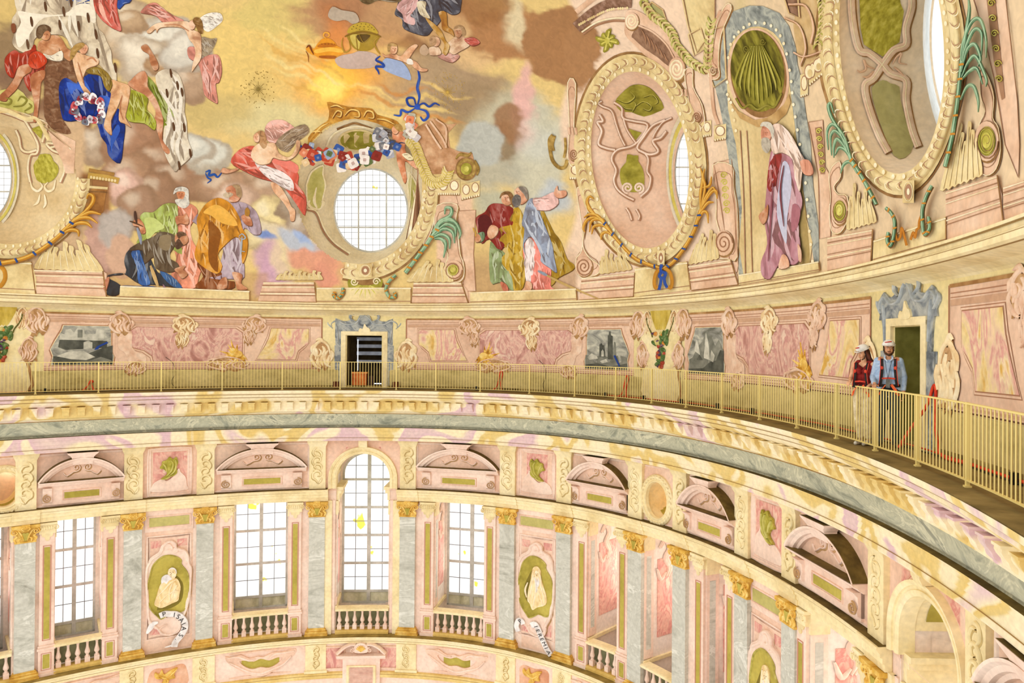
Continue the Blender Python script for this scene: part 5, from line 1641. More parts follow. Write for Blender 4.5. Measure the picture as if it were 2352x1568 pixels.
blob(660, 560, 120, 45, '#d9c9b0', .8, .4, 20)
blob(690, 555, 80, 26, '#b9c0cc', .95, .4, 18); blob(600, 548, 40, 12, '#6a8acc', .9, .5, 20); blob(700, 540, 40, 14, '#9db2d8', .9, .5, 25)
blob(760, 560, 40, 60, '#c9a48c', .8, .5); blob(730, 600, 90, 32, '#dd9a7c', .95, .35, 15); blob(760, 630, 55, 32, '#dc977c', .95, .35, 20)
blob(620, 630, 50, 60, '#cfa6b6', .95, .35); blob(605, 590, 50, 40, '#c9a0b4', .9, .5); blob(640, 600, 30, 70, '#e9d8a0', .6, .6, -20)
# architecture ground on the right and bottom
arch = np.clip((GX - (1300 + 20 * np.sin(GY / 60) - np.clip(GY - 450, 0, 300) * .05)) / 14, 0, 1) * (WY < 900)
mixc(arch, '#ecd0b4')
blob(1290, 110, 105, 95, '#a4764a', 1, .12, 20); blob(1340, 130, 40, 70, '#a87a4e', 1, .2)
mixc(arch * np.clip((GX - 1640) / 60, 0, 1) * .6, '#dcc59a')
mixc(arch * np.clip((GX - 1500) / 300, 0, 1) * .3, '#d8b98c')
mixc(np.clip((45 - np.abs(GX - 1700)) / 60, 0, 1) * np.clip((300 - GY) / 60, 0, 1) * .8, '#c9b87c')
mixc(np.clip((1090 - GX) / 10, 0, 1) * np.clip((GX - 1000) / 6, 0, 1) * np.clip((GY - 440) / 12, 0, 1), '#e5c0a0')
mixc(np.clip((1330 - GX) / 10, 0, 1) * np.clip((GX - 1080) / 10, 0, 1) * np.clip((GY - 560) / 50, 0, 1) * .7, '#b28a62')
mixc(np.clip((200 - GX) / 12, 0, 1) * np.clip((GY - 250) / 30, 0, 1), '#cfae86')
mixc(np.clip((260 - GX) / 12, 0, 1) * np.clip((GX - 180) / 12, 0, 1) * np.clip((GY - 390) / 12, 0, 1) * np.clip((500 - GY) / 12, 0, 1), '#9b6a3a')
blob(215, 560, 36, 66, '#c49c8a', 1, .16); blob(262, 530, 50, 52, '#b9aea4', 1, .3); blob(275, 590, 50, 45, '#cfa88c', 1, .3)
mixc(np.clip((GY - 622) / 8, 0, 1) * np.clip((620 - GX) / 10, 0, 1) * .55, '#b98e62')
IMG *= (1 + .10 * BR + .12 * ST)[..., None]
IMG = np.clip(IMG, 0, 1)

# ---- the oval window openings, as outlines on the dome (photo pixels)
OC = {'A': (oval(826, 440, 145, 168, 56), oval(852, 483, 86, 97, 56), 1.5),
  'B': (oval(1470, 367, 113, 206, 56, -.12), oval(1612, 405, 62, 128, 56, -.05), 1.9),
  'C': (oval(2048, 100, 122, 302, 56, -.06), oval(2232, 100, 92, 235, 56, -.03), 2.0),
  'D': (oval(20, 410, 155, 152, 56), oval(-38, 408, 66, 100, 56), 1.5)}
V = Dm(np.stack([GX, GY], -1))
nx_, ny_ = GX.shape
I = np.arange(nx_ * ny_).reshape(nx_, ny_)
F_ = np.stack([I[:-1, :-1], I[1:, :-1], I[1:, 1:], I[:-1, 1:]], -1).reshape(-1, 4)
Vf = V.reshape(-1, 3)
ok = Vf[F_][:, :, 2].max(1) > ZB - .05
cxy = np.stack([GX.ravel()[F_].mean(1), GY.ravel()[F_].mean(1)], 1)
for k, (o_, i_, dpt) in OC.items():
 ok &= ~inside(cxy[:, 0], cxy[:, 1], o_)
F_ = F_[ok]
me = bpy.data.meshes.new('ceiling')
used = np.unique(F_)
rm = -np.ones(len(Vf), int)
rm[used] = np.arange(len(used))
me.vertices.add(len(used))
me.vertices.foreach_set('co', Vf[used].ravel())
me.loops.add(F_.size)
me.loops.foreach_set('vertex_index', rm[F_].ravel().astype(np.int32))
me.polygons.add(len(F_))
me.polygons.foreach_set('loop_start', (np.arange(len(F_)) * 4).astype(np.int32))
me.update()
ca = me.color_attributes.new('fresco', 'FLOAT_COLOR', 'POINT')
ca.data.foreach_set('color', np.concatenate([IMG.reshape(-1, 3)[used], np.ones((len(used), 1))], 1).ravel())
fm = bpy.data.materials.new('fresco')
fm.use_nodes = True
nt = fm.node_tree
at = nt.nodes.new('ShaderNodeVertexColor')
at.layer_name = 'fresco'
ge = nt.nodes.new('ShaderNodeNewGeometry')
n2 = nt.nodes.new('ShaderNodeTexNoise')
n2.inputs['Scale'].default_value = 5
n2.inputs['Detail'].default_value = 6
n2.inputs['Distortion'].default_value = 1.2
mr = nt.nodes.new('ShaderNodeMapRange')
mr.inputs['From Min'].default_value, mr.inputs['From Max'].default_value = .3, .7
mr.inputs['To Min'].default_value, mr.inputs['To Max'].default_value = .88, 1.08
mx = nt.nodes.new('ShaderNodeMix')
mx.data_type = 'RGBA'
mx.blend_type = 'MULTIPLY'
mx.inputs[0].default_value = 1
nt.links.new(ge.outputs['Position'], n2.inputs['Vector'])
nt.links.new(n2.outputs['Fac'], mr.inputs[0])
nt.links.new(at.outputs['Color'], mx.inputs[6])
nt.links.new(mr.outputs[0], mx.inputs[7])
nt.links.new(mx.outputs[2], nt.nodes['Principled BSDF'].inputs['Base Color'])
nt.nodes['Principled BSDF'].inputs['Roughness'].default_value = .85
me.materials.append(fm)
me.polygons.foreach_set('use_smooth', [True] * len(F_))
ceil_ = bpy.data.objects.new('ceiling', me)
COL.objects.link(ceil_)
ceil_['kind'] = 'structure'

# ---- splayed linings of the openings, each with its own painted decoration
NIC = {}
SPL = {'A': mat('splay_cream', ['#d8c49a', '#e8d8b2', '#f0e2c4'], .8, .85), 'B': mat('splay_pink', ['#e0b898', '#eccbb0', '#f2d8c0'], .7, .85),
  'C': mat('splay_beige', ['#e2c8a4', '#eed8b8', '#f4e4cc'], .7, .85), 'D': mat('splay_cream_left', ['#cdb07e', '#dfc698', '#e9d4aa'], .7, .85)}
for k, (o_, i_, dpt) in OC.items():
 n = len(o_)
 m_ = 9
 oo = o_ + (o_ - o_.mean(0)) * .03
 P0, P1 = Dm(oo, -.02), Dm(i_, -dpt)
 u = np.linspace(0, 1, m_)[:, None, None]
 bul = np.sin(PI * u) * .12
 ctr = (P0.mean(0) + P1.mean(0)) / 2
 G = P0 * (1 - u) + P1 * u
 G = G + (G - ctr) * bul * .25
 fc = gridfaces(m_, n, False, True)
 wr = root('window_%d' % wn)
 wn += 1
 ob = raw('splayed_lining', G.reshape(-1, 3), fc, SPL[k], wr, True)
 NIC[k] = (BVHTree.FromPolygons([tuple(v) for v in G.reshape(-1, 3)], fc), wr)

def MN(key):
 bvh = NIC[key][0]
 o0 = Vector((0, 0, CAMZ))

 def f(p, off=0.0):
  p = np.asarray(p, float).reshape(-1, 2)
  u, v = rays(p[:, 0], p[:, 1])
  out = []
  offs = np.broadcast_to(np.asarray(off, float), (len(p),))
  for a, b, h in zip(u, v, offs):
   d = Vector((a, 1, b)).normalized()
   loc, nor, _, dist = bvh.ray_cast(o0, d)
   if loc is None:
    loc, nor, _, dist = bvh.find_nearest(o0 + d * 20)
   out.append(loc - d * (.02 + h))
  return np.array([tuple(q) for q in out])
 return f

def rimring(key, px0, px1, m, par, o0, o1, nm='ring'):
 """flat ring between two scaled copies of the inner outline"""
 i_ = OC[key][1]
 c = i_.mean(0)
 d = OC[key][2]
 mb = MB()
 mb.add(np.concatenate([Dm(c + (i_ - c) * px0, -d + o0), Dm(c + (i_ - c) * px1, -d + o1)]), [[q, (q + 1) % 56, 56 + (q + 1) % 56, 56 + q] for q in range(56)])
 return mb.build(nm, m, par)

CRL = mat('pale_cream_lining', ['#e6dcb8', '#f2ead0', '#f6f0dc'], 1, .8)
YL = mat('yellow_lining_stripe', ['#d9c95a', '#e8da6c', '#efe48a'], 2, .7)

def ocwindow(key, sc, xs_, ys_, thickx, thicky):
 """round leaded window: outline frame, thick bars, lead grid and panes"""
 o_, i_, d = OC[key]
 wr = NIC[key][1]
 c = i_.mean(0)
 e = c + (i_ - c) * sc
 R = (e.max(0) - e.min(0)) / 2
 MP = lambda p, off=0.0: Dm(p, -d - .12 + off)
 mb = MB(); ribbon(mb, e, [(-3, 0), (-3, .1), (3, .1), (3, 0)], MP, True, 0); mb.build('window_frame', FRAMEW, wr)
 chord = lambda v, a, b, ca, cb: (cb - b * math.sqrt(max(0, 1 - ((v - ca) / a) ** 2)), cb + b * math.sqrt(max(0, 1 - ((v - ca) / a) ** 2)))
 lead = MB()
 for x in xs_:
  lo, hi = chord(x, R[0], R[1], c[0], c[1])
  if hi - lo > 4:
   ln_ = np.array([(x, lo), (x, (lo + hi) / 2), (x, hi)])
   if x in thickx:
    t_ = MB(); ribbon(t_, ln_, [(-1.8, 0), (-1.8, .05), (1.8, .05), (1.8, 0)], MP, False, 0); t_.build('iron_bar', FRAMEW, wr)
   else:
    ribbon(lead, ln_, [(-.45, 0), (-.45, .02), (.45, .02), (.45, 0)], MP, False, 0)
 for y in ys_:
  lo, hi = chord(y, R[1], R[0], c[1], c[0])
  if hi - lo > 4:
   ln_ = np.array([(lo, y), ((lo + hi) / 2, y), (hi, y)])
   if y in thicky:
    t_ = MB(); ribbon(t_, ln_, [(-1.6, 0), (-1.6, .06), (1.6, .06), (1.6, 0)], MP, False, 0); t_.build('iron_bar', FRAMEW, wr)
   else:
    ribbon(lead, ln_, [(-.45, 0), (-.45, .02), (.45, .02), (.45, 0)], MP, False, 0)
 lead.build('lead_grid', LEAD, wr)
 X = [c[0] - R[0]] + sorted(xs_) + [c[0] + R[0]]
 Y = [c[1] - R[1]] + sorted(ys_) + [c[1] + R[1]]
 for a, b in zip(X[:-1], X[1:]):
  for p, q in zip(Y[:-1], Y[1:]):
   pts = []
   for (x, y) in ((a, p), (b, p), (b, q), (a, q)):
    r = math.hypot((x - c[0]) / R[0], (y - c[1]) / R[1])
    if r > 1:
     x, y = c[0] + (x - c[0]) / r, c[1] + (y - c[1]) / r
    pts.append((x, y))
   A_ = abs(sum(pts[i][0] * pts[(i + 1) % 4][1] - pts[(i + 1) % 4][0] * pts[i][1] for i in range(4))) / 2
   if A_ > 8:
    raw('pane', MP(np.array(pts), -.01), [[0, 1, 2, 3]], GL, wr)

rng_ = lambda a, b, s: [a + s * i for i in range(int((b - a) / s) + 1)]
ocwindow('A', .99, rng_(775, 935, 16.2) + [823.5, 887.5], rng_(402, 575, 14.6) + [448, 522], (823.5, 887.5), (448, 522))
rimring('B', 1.32, 1.02, CRL, NIC['B'][1], .35, -.02, 'pale_lining')
rimring('B', 1.22, 1.12, YL, NIC['B'][1], .24, .12, 'yellow_stripe')
ocwindow('B', 1.0, rng_(1560, 1660, 20), rng_(300, 520, 21), (1600,), (384, 468))
rimring('D', 1.25, 1.0, CRL, NIC['D'][1], .3, -.02, 'pale_lining')
rimring('D', 1.16, 1.08, YL, NIC['D'][1], .22, .1, 'yellow_stripe')
ocwindow('D', 1.0, rng_(-96, 20, 15), rng_(320, 500, 15), (-36,), (380, 440))
WHT = mat('white_plaster_reveal', ['#d9e0e2', '#e8eef0', '#f4f8f8'], 1.5, .8)
rimring('C', 1.22, .98, WHT, NIC['C'][1], .9, -.4, 'white_reveal')
o_, i_, d = OC['C']
mb = MB(); sheet(mb, [i_ * 1.0], lambda p, off=0: Dm(p, -d - .5), 0, None, 40); mb.build('window_pane', GL, NIC['C'][1])
# ------------------------------------------------------------------ painted figures of the dome
RF = random.Random(11)

def clothm(h):
 return mat('cloth_' + h[1:], [mix_hex(h, '#2a1408', .38), mix_hex(h, '#3a2010', .18), h, mix_hex(h, '#ffffff', .24)], 2.1, .85, stretch=(1, 1, .45), dist=.8, pos=[.3, .42, .52, .66])

def fleshm(h):
 return mat('skin_' + h[1:], [mix_hex(h, '#6a2a10', .38), h, mix_hex(h, '#fff4e0', .4)], 2.4, .85, dist=.5, pos=[.32, .5, .64])

def folds(par, p, n, ang, col, off, MP, ln=None, wd=None):
 """painted folds: curved dark and light strokes inside the outline"""
 lo, hi = p.min(0), p.max(0)
 sz = max(hi - lo)
 ln = ln or sz * .45
 wd = wd or max(1.6, sz * .035)
 for k, c in enumerate((mix_hex(col, '#2a1206', .36), mix_hex(col, '#ffffff', .34))):
  mb, cnt = MB(), 0
  for _ in range(n * 12):
   if cnt >= n:
    break
   x, y = RF.uniform(lo[0], hi[0]), RF.uniform(lo[1], hi[1])
   a = math.radians(ang + RF.uniform(-24, 24))
   L_ = ln * RF.uniform(.35, 1) / 2
   bend = RF.uniform(-.25, .25) * L_
   dx, dy = math.cos(a), math.sin(a)
   q = np.array([(x - dx * L_, y - dy * L_), (x - dy * bend, y + dx * bend), (x + dx * L_, y + dy * L_)])
   if inside(q[:, 0], q[:, 1], p).all():
    w_ = wd * RF.uniform(.5, 1.2)
    cc = cr_(q, 4, False)
    ribbon(mb, cc, [(-w_ / 2 * np.sin(PI * np.linspace(.03, .97, len(cc))), 0), (w_ / 2 * np.sin(PI * np.linspace(.03, .97, len(cc))), 0)], MP, False, off + .002 + .001 * k)
    cnt += 1
  if cnt:
   mb.build(('fold_shade', 'fold_light')[k], plain(c), par)['kind'] = 'stuff'

FL = '#dea57c'
NM = {'c': 'drapery', 'f': 'skin', 'p': 'painted_shape', 'h': 'hair', 'w': 'wing', 's': 'painted_stroke', 'd': 'detail'}

def fig(label, items, cat='painted figure', group='painted figures of the dome', name='painted_figure', MP=None, base=.012, ang=80):
 MP = MP or Dm
 r = thing(name, label, cat, group=group)
 off = base
 for it in items:
  kind, col, tile = it[:3]
  pts = np.array(tp(tile, *it[3])) if tile else np.array(it[3], float)
  ex = it[4] if len(it) > 4 else None
  off += .003
  if kind in 'sd':
   w_ = (ex or 14) * (KZ if tile else 1)
   mb = MB()
   c = cr_(pts, 4, False)
   ww = w_ / 2 * (.3 + .7 * np.sin(PI * np.linspace(.08, .95, len(c))))
   ribbon(mb, c, [(-ww, 0), (0, .012 if kind == 's' else .001), (ww, 0)], MP, False, off)
   mb.build(NM[kind], plain(col), r)
   continue
  p = cr_(pts, 3)
  g = 24 if tile or True else 24
  if kind in 'cf':
   mb = MB(); sheet(mb, [p + [1.2, 1.8]], MP, off - .002, None, g); mb.build('contour', plain(mix_hex(col, '#3a1c08', .6)), r)
  m = clothm(col) if kind == 'c' else fleshm(col) if kind == 'f' else mat('hair_' + col[1:], [mix_hex(col, '#201008', .3), col, mix_hex(col, '#fff0d0', .25)], 5, .8, dist=1) if kind in 'hw' else plain(col)
  mb = MB(); sheet(mb, [p], MP, off, None, g)
  o = mb.build(NM[kind], m, r)
  if kind == 'c':
   A_ = np.ptp(p[:, 0]) * np.ptp(p[:, 1])
   folds(o, p, int(min(13, 3 + A_ / 650)), ex if ex is not None else ang, col, off, MP)
  if kind == 'w':
   folds(o, p, 14, ex if ex is not None else 20, col, off, MP, None, 2)
 return r

def face(tile, x, y, s, d=1, col='#6a3a20'):
 """eyes, nose and mouth marks on a painted head, s in zoom units, d = looking right (+) or left (-)"""
 return [('d', col, tile, [(x - s * .28, y - s * .12), (x - s * .08, y - s * .14)], s * .14), ('d', col, tile, [(x + s * .12, y - s * .14), (x + s * .32, y - s * .12)], s * .14),
   ('d', '#b86a48', tile, [(x + d * .04 * s, y - s * .1), (x + d * s * .16, y + s * .16), (x, y + s * .18)], s * .09), ('d', '#a0402c', tile, [(x - s * .12, y + s * .36), (x + s * .16, y + s * .35)], s * .11)]

ov = lambda x, y, a, b=None, n=9: [tuple(q) for q in oval(x, y, a, b or a, n)]

# -- top left group
fig('white ermine canopy cloth spotted brown, upper left corner', [
 ('c', '#dccdb0', 'A0', [(140, -300), (850, -300), (860, 20), (870, 230), (930, 300), (960, 370), (1000, 460), (1010, 560), (1045, 640), (1040, 740), (950, 640), (870, 560), (790, 500), (640, 430), (600, 350), (520, 310), (330, 330), (290, 430), (230, 475), (150, 440), (110, 380), (130, 290), (105, 180), (150, 100), (130, 0)]),
 ('p', '#f0e6d0', 'A0', [(160, 100), (300, 120), (560, 130), (700, 40), (800, 40), (860, 120), (850, 210), (760, 150), (640, 140), (400, 160), (300, 260), (210, 400), (160, 420), (140, 300), (190, 200)])] +
 [('d', '#5a3a20', 'A0', [(x - 8, y - 45), (x, y), (x + 6, y + 45)], 26) for x, y in ((410, 60), (285, 195), (540, 225), (710, 235), (575, 105), (795, 160), (865, 310), (250, 400), (880, 480), (1040, 610), (640, 20), (250, -60))], 'painted drapery', None, 'painted_drapery')
fig('hanging end of the white ermine cloth below the clouds, left', [
 ('c', '#e0d4bc', 'A0', [(1400, 680), (1500, 620), (1600, 660), (1650, 780), (1665, 900), (1660, 1000), (1680, 1100), (1690, 1250), (1730, 1390), (1620, 1500), (1570, 1540), (1490, 1400), (1470, 1300), (1475, 1170), (1500, 1000), (1440, 850)])] +
 [('d', '#5a3a20', 'A0', [(x - 8, y - 40), (x, y), (x + 4, y + 40)], 24) for x, y in ((1540, 660), (1600, 770), (1505, 840), (1565, 1140), (1660, 1150), (1715, 1380), (1615, 1490), (1640, 830))], 'painted drapery', None, 'painted_drapery')
fig('red and blue robe hem of a figure cut by the top edge, left', [
 ('c', '#3a62b8', 'A0', [(560, -200), (830, -200), (835, 40), (700, 40), (565, 68)], 0), ('c', '#2f4fa0', 'A0', [(1040, -150), (1190, -150), (1180, 5), (1120, 35), (1060, 75)], 0),
 ('c', '#c95a4a', 'A0', [(850, -200), (1060, -200), (1050, 40), (1070, 170), (1092, 275), (1030, 260), (980, 230), (900, 160), (845, 50)]),
 ('p', '#ecb09c', 'A0', [(890, 10), (930, 60), (960, 160), (1010, 240), (960, 190), (900, 110)])], 'painted drapery', None, 'painted_drapery')
fig('winged dark-haired man in red cloth seated beneath the ermine cloth', [
 ('c', '#a8331c', 'A0', [(130, 450), (200, 480), (310, 400), (330, 460), (400, 490), (420, 560), (400, 640), (330, 640), (280, 820), (220, 740), (200, 620), (150, 620), (120, 700), (60, 660), (40, 560), (60, 500)]),
 ('h', '#7a5236', 'A0', [(440, 500), (520, 540), (660, 560), (700, 650), (690, 750), (600, 700), (540, 740), (530, 860), (560, 1060), (640, 1200), (500, 1180), (400, 1050), (400, 780), (390, 680), (420, 560)]),
 ('f', '#c98e62', 'A0', [(350, 380), (400, 350), (450, 320), (520, 320), (570, 370), (600, 430), (650, 470), (630, 550), (560, 500), (530, 430), (540, 540), (480, 540), (400, 510), (340, 450)]),
 ('f', '#b97850', 'A0', [(270, 580), (170, 600), (130, 700), (60, 800), (5, 850), (-10, 895), (50, 910), (80, 870), (150, 800), (210, 690), (280, 640)]),
 ('f', '#b97850', 'A0', [(400, 630), (300, 660), (270, 720), (290, 850), (310, 950), (298, 1085), (330, 1090), (345, 980), (360, 850), (370, 740), (400, 700)]),
 ('f', '#cf9468', 'A0', [(370, 300), (420, 270), (452, 300), (440, 350), (405, 362), (372, 340)]),
 ('h', '#5c4026', 'A0', [(325, 320), (330, 260), (360, 228), (410, 222), (455, 250), (455, 290), (430, 275), (400, 290), (380, 330), (350, 350)]),
 ('c', '#e6dcc4', 'A0', [(390, 480), (460, 500), (555, 455), (560, 540), (480, 545), (410, 515)], 20), ('f', '#8f5a3a', 'A0', [(100, 220), (135, 215), (140, 280), (110, 290)]),
 ('c', '#c8401e', 'A0', [(265, 500), (330, 460), (400, 500), (420, 560), (340, 620), (260, 590)])] + face('A0', 412, 315, 60, 1))
fig('blond seated figure with a blue cloak holding a flower wreath', [
 ('c', '#16328c', 'A0', [(550, 690), (640, 720), (700, 740), (760, 690), (860, 640), (920, 680), (950, 780), (1000, 850), (980, 960), (1070, 980), (1090, 1060), (1125, 1130), (1110, 1280), (1080, 1465), (980, 1400), (960, 1300), (910, 1230), (880, 1130), (820, 1060), (640, 1090), (540, 1060), (500, 960), (470, 830), (530, 790)]),
 ('p', '#3d66cc', 'A0', [(600, 740), (700, 760), (760, 720), (830, 860), (760, 850), (690, 800), (640, 850)]), ('p', '#3d66cc', 'A0', [(900, 860), (990, 880), (960, 960), (880, 920)]), ('p', '#3058b8', 'A0', [(1000, 1220), (1060, 1120), (1080, 1180), (1020, 1300), (1000, 1380)]),
 ('f', '#dfae80', 'A0', [(1000, 720), (1080, 740), (1160, 770), (1170, 830), (1150, 950), (1130, 1060), (1182, 1145), (1120, 1110), (1070, 1080), (1080, 950), (1095, 870), (1060, 960), (1000, 1080), (1005, 1212), (950, 1170), (935, 1120), (960, 1020), (990, 900), (1000, 830)]),
 ('c', '#94792e', 'A0', [(760, 620), (850, 600), (950, 640), (990, 690), (1010, 760), (980, 820), (940, 780), (900, 680), (800, 660)]),
 ('f', '#e2b488', 'A0', [(690, 470), (780, 500), (880, 530), (880, 580), (800, 610), (770, 640), (745, 740), (820, 840), (845, 920), (800, 925), (770, 860), (700, 720), (665, 600), (655, 520)]),
 ('f', '#e0a884', 'A0', [(720, 400), (770, 400), (792, 430), (770, 478), (730, 480), (710, 440)]),
 ('h', '#b08a48', 'A0', [(630, 520), (640, 450), (680, 400), (740, 383), (765, 405), (730, 440), (700, 460), (670, 510), (645, 540)]),
 ('s', '#b87850', 'A0', [(700, 560), (730, 660), (760, 760)], 12), ('s', '#b87850', 'A0', [(1100, 860), (1080, 980), (1110, 1080)], 12), ('s', '#c98860', 'A0', [(780, 540), (830, 520), (870, 560)], 14)] + face('A0', 762, 440, 50, 1))
wr_ = thing('flower_wreath', 'wreath of red and white roses hanging on the blue cloak', 'painted flowers')
for q in range(34):
 a = q / 34 * 2 * PI + RF.uniform(-.1, .1)
 x, y = 795 + 125 * math.cos(a) + RF.uniform(-18, 18), 985 + 105 * math.sin(a) + RF.uniform(-18, 18)
 s = RF.uniform(20, 36)
 c_ = ['#e8e0e0', '#c8545a', '#c9c4cc', '#f2eef0', '#8e2f3c', '#6b6f7c'][q % 6]
 p = np.array(tp('A0', *[(x + s * math.cos(k * .9) * (1 + .25 * (k % 2)), y + s * math.sin(k * .9) * (1 + .25 * (k % 2))) for k in range(7)]))
 mb = MB(); sheet(mb, [cr_(p, 2)], Dm, .07 + .0015 * q, None, 30); mb.build('rose', plain(c_), wr_)
 mb = MB(); sheet(mb, [p.mean(0) + (p - p.mean(0)) * .4], Dm, .072 + .0015 * q, None, 30); mb.build('rose_heart', plain(mix_hex(c_, '#401018', .45)), wr_)
fig('figure with olive-green drapery, head hidden in the cloud, left', [
 ('c', '#7d8a24', 'A0', [(1320, 680), (1400, 760), (1450, 850), (1560, 960), (1605, 1050), (1540, 1130), (1480, 1170), (1460, 1050), (1400, 880), (1340, 780)]),
 ('f', '#c98a64', 'A0', [(1180, 720), (1240, 660), (1300, 640), (1330, 700), (1330, 780), (1400, 880), (1450, 1000), (1470, 1100), (1460, 1250), (1525, 1345), (1520, 1385), (1470, 1350), (1420, 1200), (1390, 1080), (1400, 1000), (1330, 880), (1250, 830), (1150, 760)]),
 ('c', '#a3a82e', 'A0', [(1160, 820), (1230, 820), (1330, 880), (1320, 980), (1400, 1080), (1390, 1170), (1300, 1110), (1160, 1090), (1130, 1000), (1150, 900)]),
 ('f', '#b57850', 'A0', [(1270, 420), (1320, 400), (1370, 470), (1420, 560), (1422, 620), (1385, 632), (1350, 560), (1340, 490), (1285, 455)])])
fig('winged angel reaching left across the cloud, pink scarf', [
 ('c', '#d98a78', 'A0', [(1270, 100), (1330, 40), (1400, 25), (1450, 60), (1540, 130), (1660, 190), (1480, 205), (1400, 140), (1280, 118)], 20),
 ('c', '#dc9180', 'A0', [(1690, 430), (1760, 430), (1800, 530), (1860, 500), (1950, 490), (1985, 540), (1995, 650), (1970, 740), (1940, 760), (1960, 915), (1930, 920), (1840, 850), (1820, 700), (1780, 570), (1700, 520)]),
 ('w', '#a08e74', 'A0', [(1810, 340), (1900, 350), (1955, 345), (1930, 420), (1880, 490), (1820, 500)], 60),
 ('w', '#f2ece0', 'A0', [(1790, 180), (1870, 120), (1980, 118), (2005, 180), (1960, 230), (1880, 285), (1830, 260)], 20),
 ('f', '#e6bc94', 'A0', [(1320, 280), (1400, 215), (1500, 198), (1640, 190), (1700, 200), (1720, 260), (1800, 300), (1812, 400), (1810, 520), (1760, 600), (1725, 645), (1738, 560), (1760, 480), (1740, 400), (1700, 350), (1660, 262), (1560, 240), (1440, 250), (1410, 295), (1400, 260), (1350, 300)]),
 ('f', '#dfa883', 'A0', [(1700, 205), (1735, 180), (1760, 210), (1745, 260), (1712, 262)]), ('h', '#8a6230', 'A0', [(1735, 190), (1755, 158), (1800, 165), (1825, 210), (1828, 300), (1790, 295), (1765, 240)]), ('s', '#c48a64', 'A0', [(1480, 225), (1600, 225), (1700, 280)], 14)])

# -- incense vessels and figures at top centre
fig('glowing gold incense boat with chain in the painted sun', [
 ('p', '#e79a28', 'A1', [(480, 450), (500, 410), (550, 440), (580, 400), (610, 365), (640, 345), (690, 345), (740, 380), (765, 415), (820, 440), (825, 470), (790, 495), (760, 500), (740, 528), (680, 533), (600, 522), (560, 500), (530, 490)]),
 ('p', '#f9c04c', 'A1', [(560, 450), (690, 425), (815, 450), (800, 475), (690, 462), (580, 480)]), ('p', '#c0701c', 'A1', [(600, 400), (680, 385), (760, 410), (690, 425), (590, 425)]), ('p', '#a85a18', 'A1', [(600, 505), (680, 500), (750, 505), (735, 528), (620, 522)]),
 ('s', '#f2b040', 'A1', [(665, 345), (640, 325), (650, 295), (685, 300), (690, 325), (665, 335)], 14), ('s', '#8a4a18', 'A1', [(480, 460), (500, 500), (505, 560)], 8), ('s', '#7a3c10', 'A1', [(485, 430), (510, 410), (530, 450), (550, 490)], 16)] +
 [('d', '#8a4410', 'A1', [(x, 395), (x + 8, 400)], 12) for x in (620, 650, 680, 710, 735)], 'painted vessel', None, 'incense_boat')
fig('pierced gold censer with domed lid smoking on the cloud', [
 ('p', '#a8892c', 'A1', [(865, 310), (1130, 310), (1125, 370), (1080, 440), (1000, 462), (920, 440), (875, 380)]), ('p', '#d6c060', 'A1', [(880, 320), (960, 320), (960, 440), (905, 400)]), ('p', '#5c4418', 'A1', [(940, 315), (1060, 315), (1010, 380), (960, 370)]),
 ('p', '#c2a43a', 'A1', [(858, 300), (870, 250), (920, 215), (990, 200), (1060, 215), (1110, 260), (1125, 305), (990, 285)]), ('s', '#8a6a20', 'A1', [(830, 330), (900, 300), (1000, 285), (1100, 305), (1158, 335)], 20),
 ('s', '#b08a30', 'A1', [(815, 340), (805, 400), (830, 470), (880, 440), (870, 370)], 14), ('s', '#b08a30', 'A1', [(1135, 335), (1095, 380), (1120, 450), (1150, 490)], 16), ('s', '#a08030', 'A1', [(930, 320), (940, 400), (945, 460)], 8), ('s', '#a08030', 'A1', [(960, 310), (1000, 380), (1060, 330)], 8),
 ('p', '#b9a894', 'A1', [(680, 130), (720, 60), (800, 90), (860, 100), (930, 120), (960, 190), (900, 215), (840, 180), (760, 190), (700, 170)])] +
 [('d', '#3c2c10', 'A1', [(x, y), (x + 8, y)], 13) for x, y in ((890, 262), (905, 240), (930, 255), (940, 228), (965, 240), (975, 215), (1000, 240), (1015, 218), (1035, 242), (1050, 225), (1070, 250), (1090, 268), (1000, 262), (960, 268), (1040, 268))], 'painted vessel', None, 'censer')
fig('flying figure in dark grey and lilac robes, golden legs, top centre', [
 ('c', '#4c4a54', 'A1', [(1280, 130), (1300, 60), (1350, -60), (1500, -100), (1850, -100), (1872, 70), (1850, 120), (1790, 130), (1720, 100), (1690, 190), (1620, 265), (1570, 318), (1480, 305), (1360, 255), (1350, 190), (1330, 155)], 60),
 ('c', '#d8a8a4', 'A1', [(1300, 60), (1350, 0), (1480, -20), (1480, 60), (1420, 140), (1460, 170), (1455, 225), (1365, 195), (1350, 130), (1310, 90)], 120),
 ('c', '#dccfae', 'A1', [(1480, 20), (1560, 15), (1555, 80), (1600, 165), (1510, 130)]),
 ('f', '#b98a3c', 'A1', [(1555, 160), (1620, 200), (1700, 280), (1740, 370), (1776, 410), (1745, 492), (1715, 475), (1728, 400), (1680, 330), (1620, 260)]), ('f', '#b07c34', 'A1', [(1675, 110), (1742, 110), (1755, 230), (1800, 270), (1816, 325), (1770, 295), (1708, 262), (1700, 190)]),
 ('w', '#6b5634', 'A1', [(965, 5), (1040, 42), (1130, 5), (1240, 20), (1330, 15), (1330, -60), (965, -60)], 10)], ang=40)
